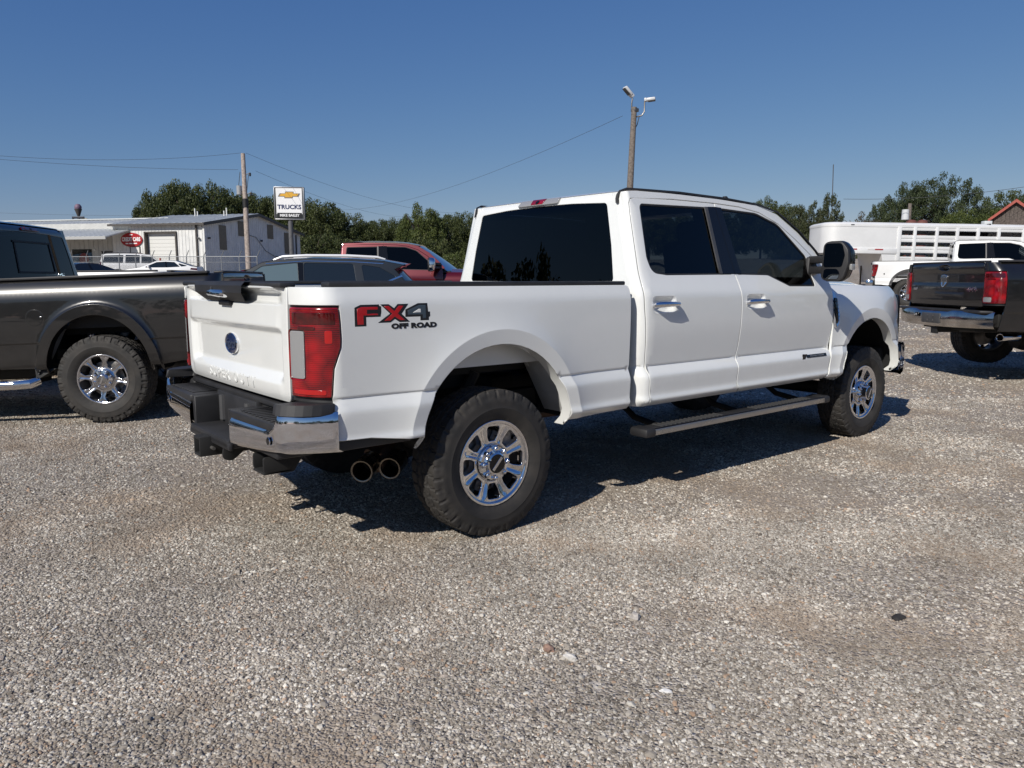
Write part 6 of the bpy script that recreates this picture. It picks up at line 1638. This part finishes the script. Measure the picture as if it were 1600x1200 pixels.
REDT = copy_tree(RAM, None, {'granite_paint': REDP, 'black_gloss': mat('chrome_mirror_cap', (.7, .7, .72), .08, 1)} if False else {'granite_paint': REDP})
tag(REDT, 'deep red crew cab pickup with chrome tow mirror, behind the dark crossover', 'pickup truck')
# ------------------------------------------------------------------ cars built from a side silhouette

REFLGLASS = mat('glass_painted_reflection', (.10, .14, .15), .05, spec=.9, coat=1)  # pale base colour paints in the bright reflection on the pane
def car(name, P):
    root = empty(name); pm = P['paint']; wb = P['wb']; R = P['R']; W2 = P['w']/2; zbelt = P['belt']; zt = P['top']
    Yf = mk([(.20, W2*.90, .02), (.34, W2*.97, .03), (.62, W2*1.0, .05), (zbelt-.12, W2*.985, .03), (zbelt, W2*.94, .02), (zt, W2*P.get('tumble', .74), .02), (zt+.3, W2*.6, .02)])
    x0 = min(p[0] for p in P['sil']); x1 = max(p[0] for p in P['sil']); xm = (x0+x1)/2; hl = (x1-x0)/2
    plan = lambda u: 1-P.get('taper', .14)*np.abs((np.asarray(u, float)-xm)/hl)**4
    A = dict(cx=0, cz=R*.95, a=R*1.13, b=R*1.14, ao=R*1.30, bo=R*1.32, h=.018, fall=.12); B = dict(A, cx=wb)
    def S(u, v):
        u = np.asarray(u, float); v = np.asarray(v, float)
        Y = (Yf(v)+flare(u, v, A)*(u < wb/2)+flare(u, v, B)*(u >= wb/2)*1.0)*plan(u)
        return np.stack([u, -Y, v], -1)
    sil = [p[:2] for p in P['sil']]; zl = P['zl']
    top = sil[::-1]       # front to rear along the top
    ol = [(x0+.03, zl+.05)]+[(-A['a'], zl)]+ell(0, A['cz'], A['a'], A['b'], 180, 0, 16)+[(A['a'], zl)]+[(wb-A['a'], zl)]+ell(wb, A['cz'], A['a'], A['b'], 180, 0, 16)+[(wb+A['a'], zl), (x1-.03, zl+.05)]
    ol += [(x, z-.004) for x, z in top if z > zl+.10]
    bs = panel('body_side', ol, S, pm, P['windows'], ru=.09, rv=.05, gap=0, edge=.006, flange=.02)
    sa = place('body_side', bs, root); sb = place('body_side', mirrored(bs), root)
    for i, wn in enumerate(P['windows']):
        wo = np.array(wn); wo = wo if area(wo) > 0 else wo[::-1]
        g = panel('window_glass', inset(resample(wo, .08), -.004), lambda u, v: S(u, v)+np.array([0, .006, 0]), P.get('glass', {}).get(i, WINGREY), ru=.12, rv=.12, gap=0, edge=.002)
        place('window_glass', g, sa); place('window_glass', mirrored(g), sb)
    # skin across the car: hood, screens, roof, tail
    seg = {}
    for i in range(len(P['sil'])-1):
        seg.setdefault(P['sil'][i][2], []).append(i)
    def strip(ix, nm, m):
        b = MB()
        runs = []; 
        for i in ix:
            if runs and runs[-1][-1] == i: runs[-1].append(i+1)
            else: runs.append([i, i+1])
        for r in runs:
            pts = resample_open([sil[i] for i in r], .12); G = []
            for x, z in pts:
                Y = float(Yf(z)*plan(x)); row = []
                bend = P.get('bend', .16)*abs((x-xm)/hl)**3*np.sign(x-xm)
                for s in np.linspace(-1, 1, 17): row.append((x+bend*(1-s*s), s*Y, z+.035*(1-s*s)*float(sstep(zbelt-.3, zt, z))))
                G.append(row)
            b.grid(G, flip=True)
        b.obj(nm, m, root, sharp=45)
    names = dict(b=('body_skin', pm), g=('windscreen', P.get('screen', WINGREY)), r=('rear_window', WINGREY), p=('roof_panel', P.get('roofmat', pm)), k=('bumper_skin', P.get('bumper', pm)))
    for k, ix in seg.items(): strip(ix, *names[k])
    b = MB(); b.box((xm, 0, zl+.10), (x1-x0-.3, W2*1.7, .12), .03); b.box((wb/2, 0, (zl+zbelt)/2+.05), (wb*.8, W2*1.72, zbelt-zl-.15), .03); b.obj('underbody', UNDER, root)
    W = wheel_meshes(P.get('wkey', 'car%.2f' % R), R, R*.66, P.get('tw', .23), P.get('rim_mat', ALLOY), 'ram')
    for x in (0, wb):
        for s in (-1, 1): wheel(root, W, x, s*(W2-.125), R, 0, .2, False)
    for nm, poly, m in P.get('patches', ()):
        me = shell(nm, poly, S, m, .006, .001, .06, .06); place(nm, me, root); place(nm, mirrored(me), root)
    for nm, c, d, r, m in P.get('boxes', ()):
        for s in ((1, -1) if c[1] else (1,)):
            b = MB(); b.box((c[0], c[1]*s, c[2]), d, r); b.obj(nm, m, root)
    return root, S, Yf
def resample_open(P, h):
    out = []
    for a, b in zip(P[:-1], P[1:]):
        a = np.array(a); b = np.array(b); k = max(1, int(np.linalg.norm(b-a)/h))
        for j in range(k): out.append(a+(b-a)*j/k)
    out.append(np.array(P[-1])); return out
def crossover():
    pm = paint('graphite_paint', (.022, .025, .026), .4, .3, .012)
    P = dict(paint=pm, wb=2.73, R=.36, w=1.86, belt=1.06, top=1.64, zl=.30, taper=.10,
        sil=[(-.90, .34, 'k'), (-.96, .60, 'b'), (-.95, .86, 'b'), (-.88, 1.05, 'r'), (-.50, 1.475, 'b'), (-.66, 1.545, 'b'), (-.30, 1.615, 'p'), (.2, 1.645, 'p'), (.9, 1.655, 'p'), (1.45, 1.630, 'p'), (1.72, 1.585, 'g'), (2.62, 1.09, 'b'), (3.15, 1.0, 'b'), (3.48, .88, 'b'), (3.60, .66, 'k'), (3.58, .34, 'k')],
        windows=[arc_poly([(1.10, 1.075, .02), (2.40, 1.070, .03), (1.72, 1.515, .10), (1.14, 1.575, .03)], 4), arc_poly([(.12, 1.085, .03), (1.00, 1.075, .03), (1.03, 1.575, .04), (.20, 1.560, .05)], 4), arc_poly([(-.55, 1.33, .03), (-.02, 1.13, .02), (.06, 1.545, .03), (-.25, 1.50, .06)], 4)],
        glass={0: REFLGLASS}, rim_mat=ALLOY,
        patches=[('chrome_strip', [(-.64, 1.345), (-.05, 1.105), (-.03, 1.125), (-.62, 1.37)], CHROME), ('chrome_strip', [(-.02, 1.055), (2.40, 1.045), (2.40, 1.060), (-.02, 1.070)], CHROME), ('chrome_strip', [(-.30, 1.555), (.2, 1.585), (1.0, 1.598), (1.66, 1.55), (1.66, 1.565), (1.0, 1.613), (.2, 1.60), (-.32, 1.57)], CHROME), ('pillar_trim', [(1.02, 1.08), (1.09, 1.08), (1.13, 1.575), (1.045, 1.575)], BLACKGL), ('tail_lamp', [(-.90, .95), (-.55, 1.0), (-.60, 1.08), (-.85, 1.08)], RED_LENS)],
        boxes=[('spoiler', (-.55, 0, 1.545), (.26, 1.20, .035), .012, BLACKGL), ('side_mirror', (2.16, .98, 1.12), (.12, .20, .14), .04, pm)])
    root, S, Yf = car('crossover', P)
    WR = mat('rail_painted_reflection', (.80, .80, .80), .25, .2)  # white base colour stands in for sky reflected along the rails
    for s in (1, -1):
        b = MB(); y = s*float(Yf(1.63))*.86
        b.tube([(1.55, y, 1.625), (1.40, y, 1.680), (1.0, y, 1.70), (.3, y, 1.698), (-.2, y, 1.675), (-.34, y, 1.640)], [.016, .024, .026, .026, .024, .014], 10); b.obj('roof_rail', WR, root)
    b = MB(); b.prism(arc_poly([(-.36, 1.62, .01), (-.05, 1.63, .01), (-.20, 1.70, .02), (-.27, 1.70, .02)], 3), lambda u, v, k: (u, -.02+.04*k, v), .006); b.obj('roof_antenna', BLACKGL, root)
    b = MB(); b.tube([(-.66, -.35, 1.22), (-.60, .0, 1.30)], .008, 6); b.obj('rear_wiper', BLACKPL, root)
    return root
SUV = crossover()
tag(SUV, 'dark grey crossover with bright roof rails between the grey and red pickups', 'crossover')
WH2 = paint('white_car_paint', (.72, .72, .71), 0, .4, .02)
def big_suv():
    P = dict(paint=WH2, wb=3.07, R=.40, w=2.04, belt=1.22, top=1.86, zl=.36, taper=.08, tumble=.80, bend=.10,
        sil=[(-1.18, .40, 'k'), (-1.22, .70, 'b'), (-1.20, 1.15, 'b'), (-1.16, 1.22, 'r'), (-1.00, 1.72, 'b'), (-1.02, 1.80, 'b'), (-.7, 1.86, 'p'), (.4, 1.89, 'p'), (1.4, 1.875, 'p'), (1.95, 1.80, 'g'), (2.72, 1.26, 'b'), (3.5, 1.18, 'b'), (3.92, 1.08, 'b'), (4.05, .85, 'k'), (4.03, .42, 'k')],
        windows=[arc_poly([(1.42, 1.24, .02), (2.62, 1.24, .03), (1.98, 1.70, .08), (1.44, 1.77, .03)], 4), arc_poly([(.42, 1.24, .02), (1.32, 1.24, .03), (1.34, 1.78, .03), (.46, 1.79, .03)], 4), arc_poly([(-.95, 1.25, .03), (.28, 1.24, .03), (.33, 1.78, .03), (-.86, 1.74, .04)], 4)],
        patches=[('tail_lamp', [(-1.18, .98), (-1.06, .98), (-1.04, 1.32), (-1.14, 1.34)], RED_DARK), ('body_strip', [(-.9, .60), (3.0, .60), (3.0, .66), (-.9, .66)], BLACKPL)],
        boxes=[('side_mirror', (2.30, 1.08, 1.28), (.14, .24, .20), .05, BLACKGL), ('head_lamp', (3.92, .72, .98), (.14, .36, .14), .03, CLEAR_LENS), ('plate', (-1.34, 0, .98), (.02, .36, .16), .01, GREYPL)], wkey='suv')
    root, S, Yf = car('large_suv', P)
    for s in (1, -1):
        b = MB(); b.tube([(1.5, s*.66, 1.885), (1.3, s*.66, 1.94), (-.6, s*.66, 1.93), (-.8, s*.66, 1.88)], .02, 8); b.obj('roof_rail', BLACKPL, root)
    return root
def coupe(name, pm):
    P = dict(paint=pm, wb=2.80, R=.34, w=1.88, belt=.95, top=1.36, zl=.22, taper=.14, tumble=.66,
        sil=[(-.98, .34, 'k'), (-1.04, .62, 'b'), (-1.02, .86, 'b'), (-.98, 1.0, 'b'), (-.72, 1.03, 'r'), (.22, 1.355, 'p'), (.75, 1.385, 'p'), (1.25, 1.365, 'p'), (1.42, 1.33, 'g'), (2.25, .96, 'b'), (3.0, .84, 'b'), (3.45, .70, 'b'), (3.56, .50, 'k'), (3.54, .28, 'k')],
        windows=[arc_poly([(.78, .965, .02), (2.02, .955, .03), (1.32, 1.285, .10), (.84, 1.315, .03)], 4), arc_poly([(-.05, 1.01, .02), (.70, .965, .02), (.75, 1.315, .03), (.30, 1.290, .08)], 4), arc_poly([(-.50, 1.06, .02), (-.12, 1.02, .02), (.20, 1.265, .04)], 3)],
        patches=[('tail_lamp', [(-1.02, .80), (-.62, .84), (-.66, .94), (-1.0, .92)], RED_DARK), ('pillar_trim', [(.70, .965), (.78, .965), (.84, 1.315), (.75, 1.315)], BLACKGL)],
        boxes=[('side_mirror', (1.72, .98, 1.0), (.11, .18, .11), .04, pm), ('spoiler', (-.90, 0, 1.04), (.14, 1.3, .03), .01, BLACKGL), ('head_lamp', (3.36, .72, .64), (.18, .30, .09), .03, CLEAR_LENS)], wkey='sedan')
    return car(name, P)[0]
TAHOE = big_suv(); tag(TAHOE, 'white large SUV in the fenced yard below the oval red sign', 'SUV')
SEDAN = coupe('sedan', WH2); tag(SEDAN, 'white low sedan in the fenced yard, in front of the roll up door', 'sedan')
DSED = coupe('sedan', paint('black_car_paint', (.012, .013, .016), .2, .3, .01)); tag(DSED, 'dark sedan partly seen past the grey pickup cab', 'sedan')
# ------------------------------------------------------------------ park the vehicles
set_pose(RAM2, 9.20, -.62, -36.3, -.006, 0, .19)
def park(root, u, v, D, h, ref, dz=None, pitch=0):
    """put the point ref (vehicle frame) at pixel (u, v) and depth D; stands on the ground"""
    p = at(u, v, D); c, s = math.cos(R_(h)), math.sin(R_(h))
    x = p[0]-(ref[0]*c-ref[1]*s); y = p[1]-(ref[0]*s+ref[1]*c)
    z = p[2]-ref[2] if dz is None else dz
    root.location = (x, y, z); root.rotation_euler = (0, pitch, R_(h))
def f150():
    P = sd_params(); P.update(interior=False, paint=WH2, wheel='ram', wstyle='ram', rim_mat=ALLOY, R=.402, rim=.245, tw=.30, flare_trim=(GREYPL, .012))
    P['tl'] = [(-.975, .90), (-.945, .93), (-.895, 1.10), (-.88, 1.22), (-.885, 1.268)]
    P['rev'] = (.012, .09, 1.0, 1.08)
    root = empty('pickup_truck'); pickup(P, root)
    for s in (-1, 1): tow_mirror(root, s, CHROME)
    b = MB(); b.box((-1.10, 0, .70), (.22, 1.92, .20), .05); b.obj('rear_bumper', CHROME, root)
    b = MB(); b.box((-1.03, 0, 1.362), (.07, 1.51, .022), .008); b.box((-1.07, 0, 1.30), (.03, .30, .06), .01); b.obj('tailgate_cap', BLACKPL, root)
    b = MB(); b.lathe([(.02, -1.012), (.02, -1.02), (.001, -1.021)], 12, Matrix.Translation((-.70, .01, .98))); b.obj('fuel_door_latch', BLACKPL, root)
    return root
WT = f150(); tag(WT, 'white pickup with dark wheel arch trim in front of the stock trailer', 'pickup truck')
bpy.context.view_layer.update()
WT2 = copy_tree(WT); tag(WT2, 'white pickup mostly hidden behind the dark grey pickup at left', 'pickup truck')
WT.scale = (1.06, 1.06, 1.06); park(WT, 1366, 408, 25, -64, (-1.0*1.06, -.955*1.06, 1.37*1.06))
q = pL-lL*2.9+fL*1.50; WT2.location = (q[0], q[1], .12); WT2.rotation_euler = (0, .012, R_(144.5))
park(SUV, 612, 407, 13.2, 147, (-.45, .62, 1.62)); SUV.location.z = SUV.location.z
park(REDT, 690, 418, 16.5, -40, (3.25, -.90, 1.46))
park(TAHOE, 190, 396, 52, -20, (.2, -.7, 1.89))
park(SEDAN, 262, 407, 46, 150, (.7, .6, 1.385))
park(DSED, 143, 411, 43, -160, (.6, .6, 1.385))
# ------------------------------------------------------------------ loose gravel
def stones():
    rng = np.random.RandomState(3); pts = []; scl = []
    def add(n, s0, s1, size, var, keep=True):
        s = np.sqrt(rng.uniform(s0**2, s1**2, n)); l = rng.uniform(-1, 1, n)*(.76*s+1.1)
        x = CX+s*math.cos(YAW)+l*math.sin(YAW); y = CY+s*math.sin(YAW)-l*math.cos(YAW)
        k = np.array([noise.noise((a*.9, b_*.9, 3.1))+.5*noise.noise((a*2.6, b_*2.6, 7)) for a, b_ in zip(x, y)]) if keep else np.ones(n)
        ok = rng.rand(n) < np.clip(.75+1.3*k, .30, 1)
        x, y = x[ok], y[ok]; z = ground_z(x, y)+.010*np.array([noise.noise((a*.5, b_*.5, 0)) for a, b_ in zip(x, y)])
        pts.append(np.stack([x, y, z+.001], -1)); scl.append(size*np.exp(rng.normal(0, var, len(x))))
    add(290000, .9, 4.2, .0041, .34); add(42000, .9, 4.5, .0066, .22); add(215000, 4.0, 8.5, .0058, .30); add(80000, 8.2, 15, .0095, .28); add(60000, 14.5, 26, .016, .28); add(2600, 1.3, 7.0, .010, .25); add(160, 1.3, 7.0, .016, .25, False)
    P = np.concatenate(pts); S = np.concatenate(scl)
    me = bpy.data.meshes.new('gravel'); me.vertices.add(len(P)); me.vertices.foreach_set('co', P.ravel())
    a = me.attributes.new('size', 'FLOAT', 'POINT'); a.data.foreach_set('value', S)
    r = me.attributes.new('turn', 'FLOAT_VECTOR', 'POINT'); r.data.foreach_set('vector', (rng.uniform(-1, 1, (len(P), 3))*np.array([.5, .5, 3.14])).ravel())
    me.update(); o = place('gravel', me); tag(o, 'loose grey and tan gravel stones lying over the lot', 'gravel', None, 'stuff')
    m = bpy.data.materials.new('stone'); m.use_nodes = True; n = m.node_tree.nodes; L = m.node_tree.links; b = n['Principled BSDF']; b.inputs['Roughness'].default_value = .85; b.inputs['Specular IOR Level'].default_value = .25
    oi = n.new('ShaderNodeObjectInfo'); rp = n.new('ShaderNodeValToRGB'); e = rp.color_ramp.elements
    cols = [(0, (0.130, 0.111, 0.091)), (.18, (0.242, 0.214, 0.178)), (.40, (0.326, 0.289, 0.242)), (.62, (0.391, 0.353, 0.300)), (.80, (0.502, 0.464, 0.405)), (.92, (0.651, 0.619, 0.548)), (.965, (0.335, 0.228, 0.157)), (1, (0.428, 0.309, 0.217))]
    while len(e) < len(cols): e.new(.5)
    for i, (p, c) in enumerate(cols): e[i].position = p; e[i].color = (*c, 1)
    L.new(oi.outputs['Random'], rp.inputs[0])
    t = n.new('ShaderNodeTexNoise'); t.inputs['Scale'].default_value = .75; t.inputs['Detail'].default_value = 5; t.inputs['Roughness'].default_value = .65; L.new(oi.outputs['Location'], t.inputs['Vector'])
    mr = n.new('ShaderNodeMapRange'); mr.inputs[1].default_value = .50; mr.inputs[2].default_value = .64; mr.inputs[4].default_value = .78; L.new(t.outputs['Fac'], mr.inputs[0])
    mx = n.new('ShaderNodeMix'); mx.data_type = 'RGBA'; mx.inputs[7].default_value = (.275, .215, .160, 1); L.new(mr.outputs[0], mx.inputs[0]); L.new(rp.outputs[0], mx.inputs[6]); 
    t2 = n.new('ShaderNodeTexNoise'); t2.inputs['Scale'].default_value = 1.7; t2.inputs['Detail'].default_value = 4; L.new(oi.outputs['Location'], t2.inputs['Vector'])
    m2 = n.new('ShaderNodeMapRange'); m2.inputs[1].default_value = .32; m2.inputs[2].default_value = .68; m2.inputs[3].default_value = .74; m2.inputs[4].default_value = 1.24; L.new(t2.outputs['Fac'], m2.inputs[0])
    vm_ = n.new('ShaderNodeVectorMath'); vm_.operation = 'SCALE'; L.new(mx.outputs[2], vm_.inputs[0]); L.new(m2.outputs[0], vm_.inputs['Scale']); L.new(vm_.outputs[0], b.inputs['Base Color'])
    g = bpy.data.node_groups.new('gravel_scatter', 'GeometryNodeTree'); g.interface.new_socket('Geometry', in_out='INPUT', socket_type='NodeSocketGeometry'); g.interface.new_socket('Geometry', in_out='OUTPUT', socket_type='NodeSocketGeometry')
    N = g.nodes; K = g.links; gi = N.new('NodeGroupInput'); go = N.new('NodeGroupOutput')
    j = N.new('GeometryNodeJoinGeometry')
    for s in range(5):
        ic = N.new('GeometryNodeMeshIcoSphere'); ic.inputs['Radius'].default_value = 1; ic.inputs['Subdivisions'].default_value = 2 if s < 2 else 1
        sp = N.new('GeometryNodeSetPosition'); nz = N.new('ShaderNodeTexNoise'); nz.noise_dimensions = '4D'; nz.inputs['W'].default_value = s*3.7; nz.inputs['Scale'].default_value = 1.1
        vm = N.new('ShaderNodeVectorMath'); vm.operation = 'SUBTRACT'; vm.inputs[1].default_value = (.5, .5, .5); K.new(nz.outputs['Color'], vm.inputs[0])
        v2 = N.new('ShaderNodeVectorMath'); v2.operation = 'SCALE'; v2.inputs['Scale'].default_value = 1.3; K.new(vm.outputs[0], v2.inputs[0])
        K.new(ic.outputs[0], sp.inputs[0]); K.new(v2.outputs[0], sp.inputs['Offset'])
        tr = N.new('GeometryNodeTransform'); tr.inputs['Scale'].default_value = (1.15, .85, .62); K.new(sp.outputs[0], tr.inputs[0])
        sm = N.new('GeometryNodeSetMaterial'); sm.inputs['Material'].default_value = m; K.new(tr.outputs[0], sm.inputs[0])
        ti = N.new('GeometryNodeGeometryToInstance'); K.new(sm.outputs[0], ti.inputs[0]); K.new(ti.outputs[0], j.inputs[0])
    ip = N.new('GeometryNodeInstanceOnPoints'); K.new(gi.outputs[0], ip.inputs['Points']); K.new(j.outputs[0], ip.inputs['Instance']); ip.inputs['Pick Instance'].default_value = True
    na = N.new('GeometryNodeInputNamedAttribute'); na.data_type = 'FLOAT'; na.inputs[0].default_value = 'size'; K.new(na.outputs['Attribute'], ip.inputs['Scale'])
    nb = N.new('GeometryNodeInputNamedAttribute'); nb.data_type = 'FLOAT_VECTOR'; nb.inputs[0].default_value = 'turn'; K.new(nb.outputs['Attribute'], ip.inputs['Rotation'])
    K.new(ip.outputs[0], go.inputs[0])
    md = o.modifiers.new('scatter', 'NODES'); md.node_group = g
stones()
